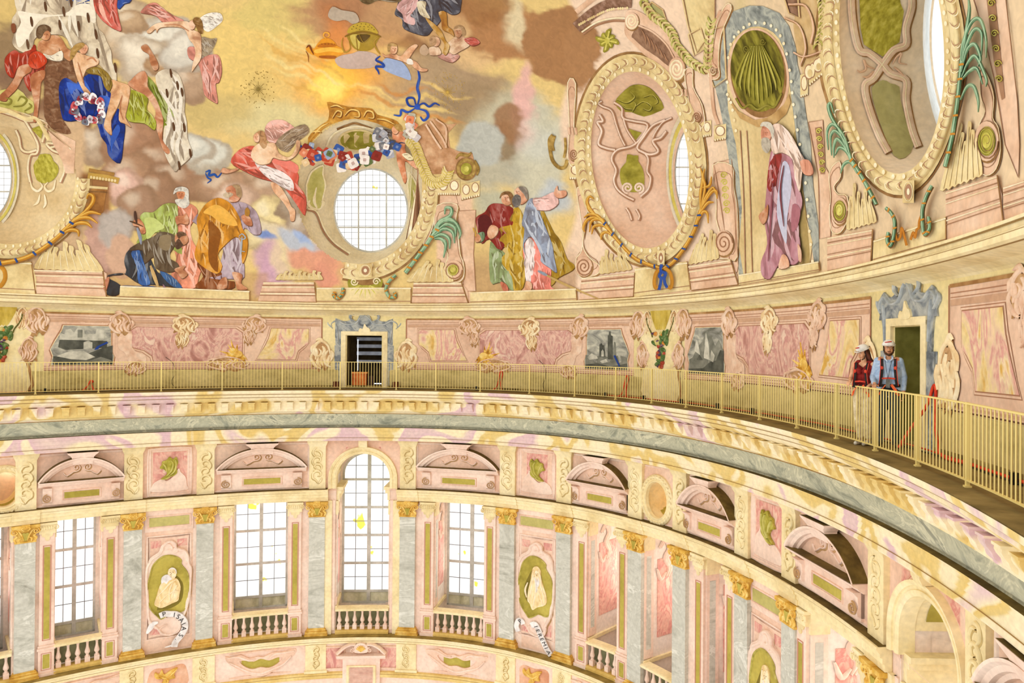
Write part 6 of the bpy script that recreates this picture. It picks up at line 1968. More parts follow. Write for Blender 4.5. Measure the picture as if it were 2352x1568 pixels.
fig('faded pink seated figures reading on a far cloud, top centre right', [
 ('c', '#d09a8c', 'A1', [(1670, 500), (1780, 480), (1865, 500), (1800, 562), (1700, 530)], 0), ('f', '#d9b694', 'A1', [(1750, 410), (1800, 350), (1840, 330), (1900, 330), (1960, 400), (1870, 460), (1800, 490)]), ('c', '#c05a4c', 'A1', [(1905, 350), (1990, 338), (2048, 382), (1990, 412), (1940, 392)], 20),
 ('f', '#cfa27c', 'A1', [(1815, 285), (1830, 245), (1875, 240), (1890, 290), (1860, 338), (1830, 325)]), ('h', '#a5835c', 'A1', [(1810, 260), (1850, 230), (1900, 245), (1920, 310), (1890, 320), (1875, 260)]),
 ('f', '#dcb898', 'A1', [(1590, 430), (1660, 420), (1692, 450), (1690, 490), (1600, 495)]), ('f', '#d8ac8a', 'A1', ov(1650, 375, 38, 44)), ('h', '#b28c66', 'A1', ov(1625, 370, 34, 44)), ('p', '#c4a688', 'A1', [(1510, 430), (1550, 400), (1590, 460), (1560, 500), (1510, 480)])] + face('A1', 1850, 285, 55, -1))
fig('plump putto lying on the blue-edged cloud with a white cloth', [
 ('p', '#c8b0a4', 'A1', [(740, 540), (800, 500), (900, 480), (960, 460), (1060, 470), (1130, 510), (1100, 600), (950, 620), (800, 610)]), ('p', '#9fb0d4', 'A1', [(1190, 530), (1260, 515), (1350, 560), (1410, 640), (1425, 720), (1350, 700), (1200, 640), (1160, 590)]),
 ('f', '#e0aa80', 'A1', [(1170, 480), (1200, 500), (1270, 478), (1335, 505), (1395, 440), (1455, 400), (1488, 410), (1450, 460), (1400, 545), (1400, 570), (1330, 545), (1240, 520), (1180, 510)]), ('f', '#e3b08a', 'A1', [(1425, 540), (1480, 560), (1520, 610), (1575, 622), (1560, 642), (1500, 640), (1440, 595)]),
 ('p', '#f0e8dc', 'A1', [(1395, 530), (1435, 535), (1445, 580), (1390, 572)]), ('f', '#e6b48c', 'A1', ov(1268, 440, 36, 48)), ('h', '#b8945c', 'A1', [(1215, 450), (1220, 400), (1260, 388), (1300, 405), (1290, 420), (1250, 415), (1240, 455), (1225, 470)])] + face('A1', 1275, 445, 55, 1))
fig('blue ribbon and bow tying the flower drop to the putto', [
 ('s', '#2446a0', 'A1', [(1490, 630), (1502, 700), (1484, 790), (1502, 870), (1482, 960)], 26), ('s', '#4f7ad0', 'A1', [(1488, 650), (1496, 720), (1490, 800), (1494, 900)], 8), ('s', '#1f3f94', 'A1', [(1480, 960), (1410, 950), (1390, 890), (1450, 885), (1470, 950)], 22),
 ('s', '#1f3f94', 'A1', [(1480, 960), (1540, 930), (1590, 960), (1640, 930), (1685, 950)], 20), ('s', '#2a50b0', 'A1', [(1470, 970), (1400, 1010), (1340, 990), (1330, 1040), (1270, 1035)], 22), ('s', '#2a50b0', 'A1', [(1490, 980), (1560, 1000), (1580, 1050), (1540, 1085), (1510, 1050)], 24),
 ('p', '#2c54b8', 'A1', ov(1482, 962, 26)), ('s', '#2446a0', 'A1', [(1150, 505), (1110, 540), (1165, 570), (1180, 600), (1110, 600), (1130, 640), (1140, 670)], 22)], 'painted ribbon', None, 'blue_ribbon')

def flowers(label, path, n, cols, s0, s1, spread, base=.07):
 r = thing('flower_garland', label, 'painted flowers')
 p = cr_(np.array(path, float), 8, False)
 for q in range(n):
  c = p[int(RF.random() * (len(p) - 1))] + [RF.gauss(0, spread), RF.gauss(0, spread)]
  s = RF.uniform(s0, s1)
  col = cols[q % len(cols)]
  k0 = RF.random() * 6
  P_ = np.array([(c[0] + s * (1 + .3 * (k % 2)) * math.cos(k * .785 + k0), c[1] + s * (1 + .3 * (k % 2)) * math.sin(k * .785 + k0)) for k in range(8)])
  P_ = cr_(P_, 2)
  mb = MB(); sheet(mb, [P_], Dm, base + .0012 * q, None, 40); o = mb.build('blossom', plain(col), r)
  mb = MB(); sheet(mb, [c + (P_ - c) * .34], Dm, base + .002 + .0012 * q, None, 40); mb.build('blossom_heart', plain(mix_hex(col, ['#5a1a10', '#fff4e4'][q % 2], .32)), o)
 return r

flowers('drop of white lilies under the blue bow', tp('A1', (1400, 1050), (1430, 1110), (1400, 1190), (1440, 1210)), 22, ['#f0e8dc', '#e4d6d0', '#c9c0c0', '#e3865c', '#b9b4a0'], 5, 9, 6)
flowers('swag of red, white and blue flowers across the round window', tp('A1', (480, 1360), (620, 1400), (760, 1430), (880, 1480), (1000, 1440), (1090, 1380), (1180, 1290)), 66,
  ['#b8432c', '#ece2da', '#34569c', '#d9825c', '#f2e8e0', '#8c2c20', '#9aa8c0', '#e0c090', '#5f7040'], 6, 12, 8)
flowers('grey-white leaf cluster by the standing putto', tp('A1', (1120, 1200), (1180, 1250), (1230, 1330), (1200, 1400)), 26, ['#77777c', '#d4d2d4', '#4c4c58', '#a8a8b0', '#36569a'], 6, 10, 7)
fig('blue bow at the left end of the flower swag', [('s', '#1f49a8', 'A1', [(400, 1280), (450, 1330), (500, 1380)], 18), ('p', '#2c58b8', 'A1', ov(500, 1380, 26)), ('s', '#2450a8', 'A1', [(500, 1380), (540, 1340), (520, 1310), (490, 1350)], 20), ('s', '#2450a8', 'A1', [(500, 1390), (470, 1440), (500, 1480), (460, 1470)], 22),
             ('s', '#3a68c8', 'A1', [(510, 1390), (550, 1430), (520, 1470)], 20)], 'painted ribbon', None, 'blue_ribbon')
fig('blue ribbon scribble beside the angel hand, left of centre', [('s', '#2450a0', 'B0', [(1850, 60), (1890, 45), (1880, 90), (1930, 80), (1960, 105), (2000, 60)], 22), ('s', '#2450a0', 'B0', [(1850, 70), (1870, 110), (1900, 130), (1865, 160)], 16)], 'painted ribbon', None, 'blue_ribbon')
fig('winged angel in rose and white robes left of the round window', [
 ('c', '#eeb4a4', 'A1', [(110, 1160), (160, 1090), (260, 1078), (330, 1110), (392, 1170), (330, 1220), (260, 1230), (200, 1290), (130, 1260)], 40),
 ('w', '#9c8468', 'A1', [(215, 1270), (330, 1170), (470, 1120), (512, 1190), (430, 1260), (380, 1300), (320, 1370), (240, 1340)], 150),
 ('c', '#d9604c', '', [(530, 372), (548, 345), (575, 335), (592, 340), (605, 360), (640, 375), (678, 392), (686, 405), (684, 425), (702, 450), (700, 494), (680, 468), (660, 440), (640, 420), (600, 410), (560, 392)], 30),
 ('c', '#f2e4e0', '', [(585, 372), (610, 380), (650, 395), (672, 415), (673, 438), (650, 430), (620, 412), (600, 395)], 30), ('p', '#e88070', '', [(615, 358), (650, 362), (684, 380), (680, 398), (655, 385), (630, 375)]),
 ('f', '#e2b088', 'B1', [(165, 150), (240, 180), (310, 280), (350, 370), (382, 400), (378, 490), (340, 495), (330, 420), (270, 325), (190, 235)]),
 ('f', '#edc49c', 'A1', [(0, 1340), (60, 1290), (120, 1290), (200, 1290), (240, 1380), (330, 1415), (385, 1340), (395, 1265), (430, 1280), (405, 1380), (325, 1440), (240, 1435), (185, 1420), (150, 1470), (60, 1480), (-10, 1420)]),
 ('h', '#b98a5c', 'A1', [(10, 1220), (60, 1178), (110, 1195), (132, 1300), (100, 1340), (60, 1290), (40, 1230)]), ('f', '#e6ae88', 'A1', [(8, 1225), (40, 1195), (62, 1230), (55, 1275), (20, 1275)]),
 ('f', '#e2ac88', 'B0', [(1990, 60), (2010, 20), (2080, 40), (2140, 20), (2140, 40), (2050, 70)])] + face('A1', 35, 1238, 42, -1))
fig('naked putto standing against the frame, right of the round window', [
 ('w', '#5c4c40', 'A1', [(1125, 1170), (1200, 1160), (1270, 1190), (1260, 1230), (1190, 1220)], 10),
 ('f', '#d98e64', 'A1', [(1265, 1185), (1345, 1178), (1378, 1260), (1370, 1330), (1400, 1400), (1495, 1490), (1480, 1520), (1440, 1500), (1370, 1450), (1388, 1600), (1368, 1650), (1340, 1580), (1300, 1450), (1290, 1330), (1262, 1250)]),
 ('f', '#e0a078', 'A1', ov(1285, 1170, 32, 38)), ('h', '#b8904c', 'A1', [(1270, 1130), (1310, 1115), (1345, 1140), (1345, 1180), (1310, 1180)]), ('s', '#2c3c60', 'A1', [(1285, 1310), (1330, 1285), (1375, 1290)], 10), ('c', '#e8d8a8', 'A1', [(1345, 1390), (1400, 1380), (1450, 1430), (1400, 1440)], 10)])

# -- apostles at the left
fig('bearded apostle in green mantle and salmon tunic with a sword', [
 ('c', '#f09c7c', 'B0', [(1600, 360), (1700, 340), (1780, 400), (1740, 500), (1700, 600), (1800, 800), (1820, 900), (1790, 1000), (1755, 1100), (1640, 1100), (1540, 980), (1600, 900), (1560, 700), (1600, 500)]),
 ('c', '#a8b85c', 'B0', [(1260, 470), (1300, 420), (1380, 420), (1470, 350), (1560, 340), (1600, 380), (1600, 600), (1640, 800), (1500, 700), (1420, 600), (1340, 640), (1270, 700), (1230, 690), (1300, 560)]),
 ('p', '#c4d07c', 'B0', [(1300, 480), (1380, 470), (1440, 510), (1480, 560), (1400, 600), (1330, 670), (1310, 580)]), ('f', '#d08a60', 'B0', [(1590, 230), (1660, 215), (1680, 270), (1660, 310), (1610, 310)]),
 ('h', '#d9d4c8', 'B0', [(1560, 260), (1580, 205), (1640, 190), (1695, 215), (1700, 300), (1705, 350), (1660, 385), (1600, 360), (1575, 310), (1620, 300), (1650, 300), (1665, 240), (1600, 235)]),
 ('f', '#cf8c64', 'B0', [(1200, 500), (1250, 480), (1290, 520), (1310, 600), (1270, 610), (1250, 550), (1200, 540)]), ('s', '#8f96a8', 'B0', [(1235, 560), (1260, 640), (1272, 710)], 30), ('s', '#4a3024', 'B0', [(1215, 410), (1220, 460), (1232, 520)], 28), ('s', '#5c4028', 'B0', [(1165, 500), (1210, 515), (1290, 550)], 14)] + face('B0', 1625, 262, 66, 1))
fig('Saint with keys in orange cloak over a lilac robe, head thrown back', [
 ('c', '#b4a0ac', 'B0', [(2080, 340), (2180, 330), (2260, 370), (2320, 440), (2352, 600), (2280, 620), (2200, 560), (2180, 700), (2200, 1000), (2100, 1020), (2000, 1020), (1840, 1060), (1860, 940), (1960, 920), (2000, 700), (1760, 520), (1700, 480), (1780, 440), (1960, 480)]),
 ('c', '#8a4a1e', 'B0', [(1770, 880), (1900, 860), (2000, 980), (1880, 1010), (2080, 1040), (2110, 1050), (2080, 1110), (1760, 1100), (1830, 1000)]),
 ('c', '#d8922a', 'B0', [(1800, 420), (1860, 340), (1960, 290), (2060, 330), (2120, 400), (2160, 480), (2180, 560), (2230, 660), (2220, 800), (2180, 880), (2170, 700), (2120, 640), (2020, 720), (1960, 800), (2000, 900), (1950, 975), (1800, 890), (1750, 800), (1790, 640), (1770, 500)]),
 ('p', '#8c5216', 'B0', [(1880, 490), (1960, 560), (1990, 620), (1960, 800), (1960, 960), (1880, 860), (1880, 640)]), ('p', '#eab24c', 'B0', [(1830, 420), (1940, 350), (2060, 420), (2140, 540), (2000, 520), (1900, 450)]),
 ('f', '#d08c68', 'B0', [(2030, 210), (2080, 180), (2140, 190), (2170, 260), (2140, 320), (2070, 325), (2060, 270)]), ('h', '#c9b496', 'B0', [(2010, 260), (2060, 240), (2100, 260), (2060, 290), (2020, 280)]), ('h', '#a88a64', 'B0', [(2090, 178), (2150, 175), (2178, 240), (2170, 290), (2130, 270), (2120, 210)]),
 ('f', '#c88660', 'B0', [(1580, 460), (1650, 450), (1670, 430), (1700, 480), (1690, 530), (1620, 520), (1590, 530)]), ('f', '#c88660', 'B0', [(2170, 460), (2220, 440), (2260, 480), (2270, 540), (2210, 530)]), ('p', '#a8762c', 'B0', [(2205, 400), (2225, 378), (2250, 410), (2240, 455), (2208, 450)]),
 ('f', '#cf9068', 'B0', [(2090, 960), (2180, 980), (2170, 1060), (2230, 1110), (2140, 1115), (2120, 1050)]), ('f', '#bc7c54', 'B0', [(1990, 1020), (2040, 1010), (2040, 1100), (1950, 1108)]), ('s', '#aab4bc', 'B0', [(2180, 640), (2175, 700), (2170, 800)], 16), ('s', '#aab4bc', 'B0', [(2150, 640), (2180, 615), (2210, 650), (2180, 665), (2150, 645)], 12), ('s', '#aab4bc', 'B0', [(2175, 770), (2205, 775)], 18)] + face('B0', 2060, 232, 50, -1))
fig('kneeling apostle in brown and blue bending over an axe', [
 ('c', '#3a3c40', 'B0', [(960, 1000), (1060, 970), (1130, 980), (1250, 1060), (1400, 1070), (1640, 1095), (1560, 1000), (1420, 960), (1300, 740), (1160, 760), (1118, 860), (1130, 970), (960, 1000), (930, 1120), (980, 1165), (1060, 1160), (1090, 1080)]),
 ('c', '#3c64a8', 'B0', [(1180, 790), (1240, 740), (1290, 860), (1330, 980), (1350, 1070), (1250, 1060), (1230, 900)]), ('c', '#35589c', 'B0', [(1100, 1080), (1250, 1085), (1400, 1090), (1390, 1140), (1300, 1150), (1160, 1110)], 10), ('c', '#3f669c', 'B0', [(1440, 950), (1540, 990), (1640, 1095), (1560, 1090), (1480, 1020)]),
 ('c', '#6a5a44', 'B0', [(1160, 760), (1240, 700), (1380, 640), (1440, 595), (1560, 620), (1580, 700), (1520, 820), (1600, 880), (1600, 930), (1520, 960), (1400, 920), (1380, 820), (1300, 880), (1280, 760)]),
 ('p', '#8c7a5c', 'B0', [(1440, 640), (1540, 630), (1520, 760), (1440, 740)]), ('f', '#c48a64', 'B0', [(1580, 620), (1640, 600), (1690, 640), (1690, 690), (1640, 720), (1580, 700)]), ('h', '#5c4230', 'B0', [(1580, 690), (1610, 660), (1640, 700), (1650, 720), (1600, 755), (1575, 730)]), ('h', '#6a4c34', 'B0', [(1590, 610), (1640, 595), (1680, 625), (1630, 640), (1610, 660)]),
 ('f', '#c08660', 'B0', [(1590, 920), (1670, 900), (1650, 940), (1692, 975), (1640, 1018), (1600, 970), (1570, 940)]), ('s', '#c9a870', 'B0', [(1355, 900), (1390, 1000), (1430, 1110)], 34), ('p', '#8c6a78', 'B0', [(1408, 1130), (1470, 1120), (1465, 1065), (1505, 1120), (1505, 1195), (1430, 1195)]), ('f', '#c07c5c', 'B0', [(930, 1060), (975, 1000), (980, 1040), (945, 1140)])])

# -- apostles at the right of the round window
fig('young apostle in red and green turning back, right of the round window', [
 ('c', '#8fa06c', 'B1', [(2140, 690), (2230, 750), (2352, 900), (2352, 1120), (2280, 1080), (2220, 1050), (2140, 1040)]), ('c', '#8a2a20', 'B1', [(2010, 470), (2090, 420), (2130, 360), (2200, 340), (2340, 380), (2360, 520), (2240, 760), (2130, 660), (2060, 700), (2020, 560)]),
 ('p', '#5c1a18', 'B1', [(2030, 480), (2100, 440), (2160, 520), (2100, 640), (2050, 600)]), ('f', '#d8a07c', 'B1', [(2245, 270), (2290, 240), (2330, 270), (2335, 330), (2290, 360), (2245, 330)]), ('h', '#8a6238', 'B1', [(2225, 300), (2240, 250), (2300, 232), (2345, 270), (2352, 380), (2320, 330), (2300, 265), (2250, 270)]),
 ('f', '#dba884', 'B1', [(2115, 590), (2150, 535), (2210, 560), (2200, 620), (2150, 660), (2120, 640)]), ('c', '#6c8460', 'B1', [(2030, 610), (2085, 600), (2080, 670), (2030, 690), (1995, 660)]), ('f', '#c99068', 'B1', [(1995, 620), (2040, 620), (2055, 670), (2010, 690)]), ('s', '#c8a03c', 'B1', [(1985, 560), (2000, 590), (2010, 640)], 20), ('f', '#d07c60', 'B1', [(2230, 1045), (2290, 1075), (2300, 1130), (2260, 1130)])] + face('B1', 2285, 298, 62, -1))
fig('old apostle in blue, white and ochre with an outstretched hand', [
 ('c', '#a88420', 'B2', [(320, 400), (380, 480), (440, 600), (500, 680), (560, 840), (620, 890), (610, 940), (480, 1010), (420, 1080), (300, 1090), (330, 900)]), ('c', '#c29c2c', 'B2', [(-60, 500), (20, 470), (100, 370), (160, 450), (180, 640), (190, 900), (160, 1100), (80, 1130), (60, 1000), (-40, 860), (20, 760), (-70, 680)]),
 ('c', '#ee8878', 'B2', [(200, 640), (300, 700), (330, 860), (410, 900), (410, 1080), (440, 1110), (290, 1125), (200, 1050), (180, 900), (160, 760)]), ('c', '#f0e0dc', 'B2', [(190, 660), (260, 690), (270, 860), (230, 1050), (190, 1040), (175, 880)]),
 ('c', '#9aa6bc', 'B2', [(200, 330), (260, 300), (310, 420), (350, 520), (420, 700), (440, 820), (465, 960), (400, 920), (320, 860), (320, 800), (240, 640), (170, 700), (180, 800), (160, 720), (175, 570), (150, 520)]),
 ('c', '#f0c4bc', 'B2', [(250, 300), (330, 285), (430, 240), (460, 260), (480, 340), (400, 400), (300, 400), (270, 380)], 10), ('f', '#dca080', 'B2', [(440, 240), (470, 180), (480, 225), (545, 225), (552, 265), (510, 290), (460, 285)]),
 ('f', '#d59a78', 'B2', [(80, 240), (110, 200), (160, 195), (200, 240), (200, 310), (140, 350), (110, 290)]), ('h', '#6a6460', 'B2', [(65, 300), (100, 260), (140, 280), (140, 340), (100, 380), (70, 350)]), ('h', '#8a8074', 'B2', [(120, 195), (180, 195), (206, 250), (200, 310), (170, 260)]),
 ('f', '#d8a480', 'B2', [(190, 1040), (240, 1060), (230, 1120), (150, 1130), (180, 1090)]), ('s', '#c0a060', 'B2', [(300, 950), (560, 1080), (860, 1208)], 22), ('s', '#8c96a4', 'B2', [(295, 948), (350, 975), (380, 990)], 26)] + face('B2', 112, 240, 50, -1))
fig('bearded statue-like prophet in mauve robes standing in the painted niche', [
 ('c', '#b8808a', '', [(1770, 350), (1790, 335), (1812, 345), (1822, 380), (1838, 440), (1842, 470), (1828, 520), (1836, 545), (1838, 590), (1822, 608), (1800, 600), (1785, 612), (1768, 640), (1750, 632), (1748, 600), (1762, 560), (1756, 500), (1762, 420)]),
 ('c', '#9c3430', '', [(1768, 372), (1788, 350), (1796, 360), (1786, 400), (1778, 440), (1762, 430)]), ('p', '#c4c4d8', '', [(1798, 372), (1812, 380), (1818, 430), (1808, 500), (1806, 560), (1790, 520), (1784, 480), (1790, 420)]), ('p', '#a86a74', '', [(1820, 470), (1838, 480), (1832, 520), (1818, 530)]),
 ('c', '#ecd0bc', '', [(1772, 290), (1790, 284), (1808, 300), (1822, 318), (1838, 350), (1850, 372), (1842, 395), (1836, 440), (1824, 400), (1820, 366), (1796, 350), (1776, 352), (1768, 320)]), ('f', '#dc9c80', '', [(1838, 370), (1858, 368), (1868, 392), (1862, 402), (1845, 398)]),
 ('f', '#d8987c', '', [(1748, 300), (1756, 284), (1768, 288), (1772, 310), (1764, 326), (1750, 322)]), ('h', '#cfc8b8', '', [(1746, 290), (1752, 280), (1770, 282), (1778, 300), (1774, 320), (1768, 300), (1756, 290)]), ('h', '#b8ae9c', '', [(1750, 318), (1766, 318), (1770, 338), (1762, 352), (1750, 340)]),
 ('f', '#c08058', '', [(1742, 496), (1756, 480), (1764, 470), (1762, 500), (1752, 515)]), ('f', '#e0ac8c', '', [(1796, 585), (1808, 590), (1812, 612), (1788, 616)]), ('f', '#d09878', '', [(1832, 560), (1840, 575), (1840, 600), (1834, 596)]), ('s', '#7a3c44', '', [(1800, 380), (1792, 440), (1800, 520)], 4), ('s', '#8c4c58', '', [(1775, 420), (1770, 500), (1764, 600)], 4)] + face('A3', 30, 1200, 50, -1), group=None, base=.075)
# ------------------------------------------------------------------ painted architecture of the dome
FD = {'A': (.0, 'A'), 'B': (0, 'B')}
PLA = mat('painted_pink_stone', ['#d0a484', '#e2bc9c', '#ecccb0'], 1.2, .85)
PLC = mat('painted_cream_stone', ['#ccb078', '#e2cc94', '#eedcaa'], 1.2, .85)
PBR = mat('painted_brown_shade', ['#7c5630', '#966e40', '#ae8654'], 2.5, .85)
PLT = mat('painted_cream_light', ['#ead6a4', '#f4e6c0', '#faf0d4'], 3, .85)
POL = mat('painted_olive', ['#77701e', '#9c9434', '#b8ae4c'], 2.2, .85)
OLT = mat('painted_olive_light', ['#b3a840', '#d0c660', '#e2da84'], 4, .85)
RLN = plain('#a87c5c')

def pth(par, nm, pts, w, m, off=.02, n=5, h=.02, closed=False, taper=False, MP=None):
 c = cr_(np.array(pts, float), n, closed)
 if n == 1:
  c = np.array(pts, float)
 mb = MB()
 ww = w / 2 * ((.25 + .75 * np.sin(PI * np.linspace(.08, .96, len(c)))) if taper else 1.0)
 ribbon(mb, c, [(-ww, 0), (-.6 * ww, h * .7), (0, h), (.6 * ww, h * .7), (ww, 0)], MP or Dm, closed, off)
 return mb.build(nm, m, par)

def poly(par, nm, pts, m, off=.012, MP=None, sm=1, hole=None):
 p = np.array(pts, float)
 p = cr_(p, sm) if sm > 1 else p
 mb = MB()
 sheet(mb, [p] + ([hole] if hole is not None else []), MP or Dm, off, None, 22)
 return mb.build(nm, m, par)

def scroll(par, cx, cy, r, turns=2.2, a0=0, sg=1, w=None, m=None, off=.03, asp=.85, body=True):
 w = w or r * .28
 if body:
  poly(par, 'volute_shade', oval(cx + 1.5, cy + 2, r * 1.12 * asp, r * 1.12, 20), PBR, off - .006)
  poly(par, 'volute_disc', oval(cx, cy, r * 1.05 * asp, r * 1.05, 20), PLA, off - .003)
 mb = MB()
 ribbon(mb, spiral(cx, cy, r, turns, a0, sg, 34, .1, asp), [(-w / 2, 0), (0, .02), (w / 2, 0)], Dm, False, off)
 mb.build('volute', m or RLN, par)

# leafy bead frames round the oval openings
def frame_oval(key, width, label, a0=0, a1=2 * PI, wmul=lambda u: 1.0):
 r = thing('oval_frame', label, 'oval frame', group='leaf-carved frames of the oval windows')
 o_ = OC[key][0]
 c = o_.mean(0)
 n = len(o_)
 ang = np.linspace(0, 2 * PI, n, endpoint=False)
 sel = np.where((ang >= a0) & (ang <= a1))[0]
 full = len(sel) == n
 b = o_[sel]
 ctr = c
 d = (b - ctr)
 nrm = d / np.linalg.norm(d, axis=1)[:, None]
 W_ = width * np.array([wmul(a) for a in ang[sel]])
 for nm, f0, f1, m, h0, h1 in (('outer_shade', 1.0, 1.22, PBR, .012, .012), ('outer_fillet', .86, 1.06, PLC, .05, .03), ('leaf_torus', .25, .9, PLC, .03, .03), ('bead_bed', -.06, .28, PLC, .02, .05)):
  mb = MB()
  V = []
  k = 5
  for q in range(k):
   f = f0 + (f1 - f0) * q / (k - 1)
   hh = h0 + (h1 - h0) * q / (k - 1) + (.10 * math.sin(PI * q / (k - 1)) if nm == 'leaf_torus' else 0)
   V.append(Dm(b + nrm * (W_ * f)[:, None], hh))
  V = np.stack(V, 1)
  mb.add(V.reshape(-1, 3), gridfaces(len(b), k, full, False))
  mb.build(nm, m, r, nm == 'leaf_torus')
 mb, mb2, mb3 = MB(), MB(), MB()
 L_ = np.r_[0, np.cumsum(np.hypot(*np.diff(b, axis=0).T))]
 step = width * .55
 for s in np.arange(0, L_[-1], step):
  p = np.array([np.interp(s, L_, b[:, 0]), np.interp(s, L_, b[:, 1])])
  nr = (p - ctr) / np.linalg.norm(p - ctr)
  tg = np.array([-nr[1], nr[0]])
  ww = width * float(np.interp(s, L_, W_ / width))
  for j, (mm, sg) in enumerate(((mb, 1), (mb2, -1))):
   q = np.array([p + nr * ww * (.34 + .05 * j) + tg * step * .1 * j, p + nr * ww * .45 + tg * step * (.5 + .2 * j), p + nr * ww * .68 + tg * step * (.45 + .3 * j), p + nr * ww * .84 + tg * step * (.1 + .3 * j)])
   cc = cr_(q, 3, False)
   w2 = ww * .022 * np.sin(PI * np.linspace(.05, .95, len(cc))) + .25
   ribbon(mm, cc, [(-w2, 0), (w2, 0)], Dm, False, .135 - .01 * j)
  sheet(mb3, [oval(p[0] + nr[0] * ww * .12, p[1] + nr[1] * ww * .12, ww * .085, ww * .13, 8)], Dm, .07, None, 99)
 for o in (mb.build('leaf_lines', RLN, r), mb2.build('leaf_lights', PLT, r), mb3.build('beading', PLT, r)):
  o['kind'] = 'stuff'
 return r

frame_oval('B', 36, 'complete oval leaf frame with gilt palms beneath, right of centre')
frame_oval('C', 44, 'tallest oval leaf frame, cut by the top edge at right')
frame_oval('A', 33, 'leaf frame visible only at the lower right of the round window', 0, 1.9)
frame_oval('D', 30, 'oval leaf frame cut by the left edge', 6.0 - 6.283 + .2, 3.3)

# decoration inside the linings
A_, B_, C_, D_ = MN('A'), MN('B'), MN('C'), MN('D')
r = thing('lining_ornament', 'painted panels lining the round window, with olive oval above', 'painted ornament', group='painted linings of the oval windows')
poly(r, 'olive_oval', tp('A1', *ov(950, 1262, 180, 98, 18)), PLC, .01, A_, 2); poly(r, 'olive_oval', tp('A1', *ov(950, 1265, 160, 84, 18)), POL, .014, A_, 2)
pth(r, 'moulding', tp('A1', (640, 1420), (700, 1250), (800, 1170), (950, 1140), (1100, 1170), (1200, 1260)), 5, PLT, .012, MP=A_); pth(r, 'moulding', tp('A1', (760, 1165), (850, 1130), (920, 1110), (990, 1130), (1080, 1160)), 5, PBR, .012, MP=A_)
for s in (-1, 1):
 x0 = lambda x: (826 + (x - 826) * s * (1 if s < 0 else .98))
 L_ = [(704, 425), (716, 395), (742, 380), (742, 400), (748, 425), (742, 455), (738, 478), (720, 478), (706, 462)] if s < 0 else [(940, 395), (955, 420), (962, 450), (955, 478), (946, 490), (940, 460), (936, 425)]
 poly(r, 'olive_field', L_, mat('light_olive_lining', ['#b5ae5c', '#c9c274', '#d6d08c'], 2, .85), .012, A_, 2); pth(r, 'moulding', L_ + L_[:1], 4, PLT, .016, 3, .015, False, MP=A_)
 L2 = [(704, 482), (725, 490), (742, 530), (765, 560), (800, 585)] if s < 0 else [(968, 490), (955, 530), (930, 565)]
 pth(r, 'moulding', L2, 4, RLN, .012, MP=A_); pth(r, 'moulding', [(a + 4, b - 3) for a, b in L2], 4, PLT, .012, MP=A_)
 for q in ([(728, 478), (722, 460), (727, 430)], [(718, 480), (708, 468), (712, 460)], [(736, 480), (744, 466), (738, 462)]):
  if s > 0:
   q = [(1676 - a, b + 6) for a, b in q]
  pth(r, 'acanthus', q, 7, PLT, .02, 4, .02, False, True, A_)

r = thing('lining_ornament', 'painted pink strapwork with olive fields lining the second oval window', 'painted ornament', group='painted linings of the oval windows')
poly(r, 'olive_field', tp('A2', (990, 920), (1040, 850), (1120, 780), (1200, 760), (1300, 790), (1380, 870), (1430, 970), (1370, 1010), (1250, 1050), (1140, 1010), (1040, 1000)), POL, .012, B_, 2)
for q in ([(1010, 900), (1100, 930), (1170, 880), (1130, 830)], [(1180, 960), (1250, 920), (1320, 960), (1300, 1000), (1240, 980)], [(1250, 880), (1330, 860), (1380, 920), (1340, 950)], [(1040, 940), (1090, 980), (1160, 990)], [(1150, 1010), (1180, 950), (1160, 920)]):
 pth(r, 'arabesque', tp('A2', *q), 5, plain('#5f5a16'), .016, 5, .012, False, True, B_); pth(r, 'arabesque_light', [(a - 1.2, b - 1.5) for a, b in tp('A2', *q)], 2, OLT, .02, 5, .01, False, True, B_)
poly(r, 'olive_field', tp('A2', (1085, 1150), (1230, 1195), (1165, 1275)), POL, .012, B_, 1); poly(r, 'olive_field', tp('A2', (1100, 1390), (1160, 1400), (1200, 1400), (1200, 1450), (1230, 1500), (1250, 1560), (1255, 1640), (1240, 1710), (1170, 1730), (1110, 1720), (1060, 1680), (1035, 1600), (1040, 1520), (1090, 1460)), POL, .012, B_, 2)
for q, w_ in (([(980, 920), (1050, 970), (1060, 1060), (1160, 1090), (1280, 1120), (1240, 1220), (1150, 1310), (1010, 1350), (960, 1430), (1000, 1530), (980, 1620), (1010, 1700), (1080, 1760), (1160, 1800)], 7), ([(1440, 1080), (1330, 1130), (1250, 1230), (1190, 1330), (1260, 1380), (1290, 1440), (1280, 1540), (1310, 1600), (1290, 1700), (1220, 1770)], 7),
    ([(870, 910), (840, 930), (880, 960), (960, 1000), (1000, 1120), (1040, 1230), (1080, 1310)], 6), ([(1060, 1050), (1100, 1170), (1180, 1290)], 6), ([(1500, 1060), (1420, 1100), (1360, 1180), (1330, 1240)], 5),
    ([(990, 1350), (900, 1330), (840, 1290), (870, 1180), (830, 1100), (880, 1090), (850, 1030)], 8), ([(1200, 1350), (1300, 1390), (1380, 1360), (1330, 1270), (1400, 1240), (1450, 1180)], 8), ([(1090, 1870), (1120, 1920), (1140, 1980)], 6), ([(1180, 1880), (1210, 1940), (1200, 1980)], 6)):
 p = tp('A2', *q)
 pth(r, 'strap_shade', [(a + 1.5, b + 1.5) for a, b in p], w_ + 1.5, RLN, .012, 5, .01, MP=B_); pth(r, 'strapwork', p, w_ * .6, mat('pink_strap_light', ['#f0d4bc', '#f8e6d4'], 2, .85), .018, 5, .03, MP=B_)
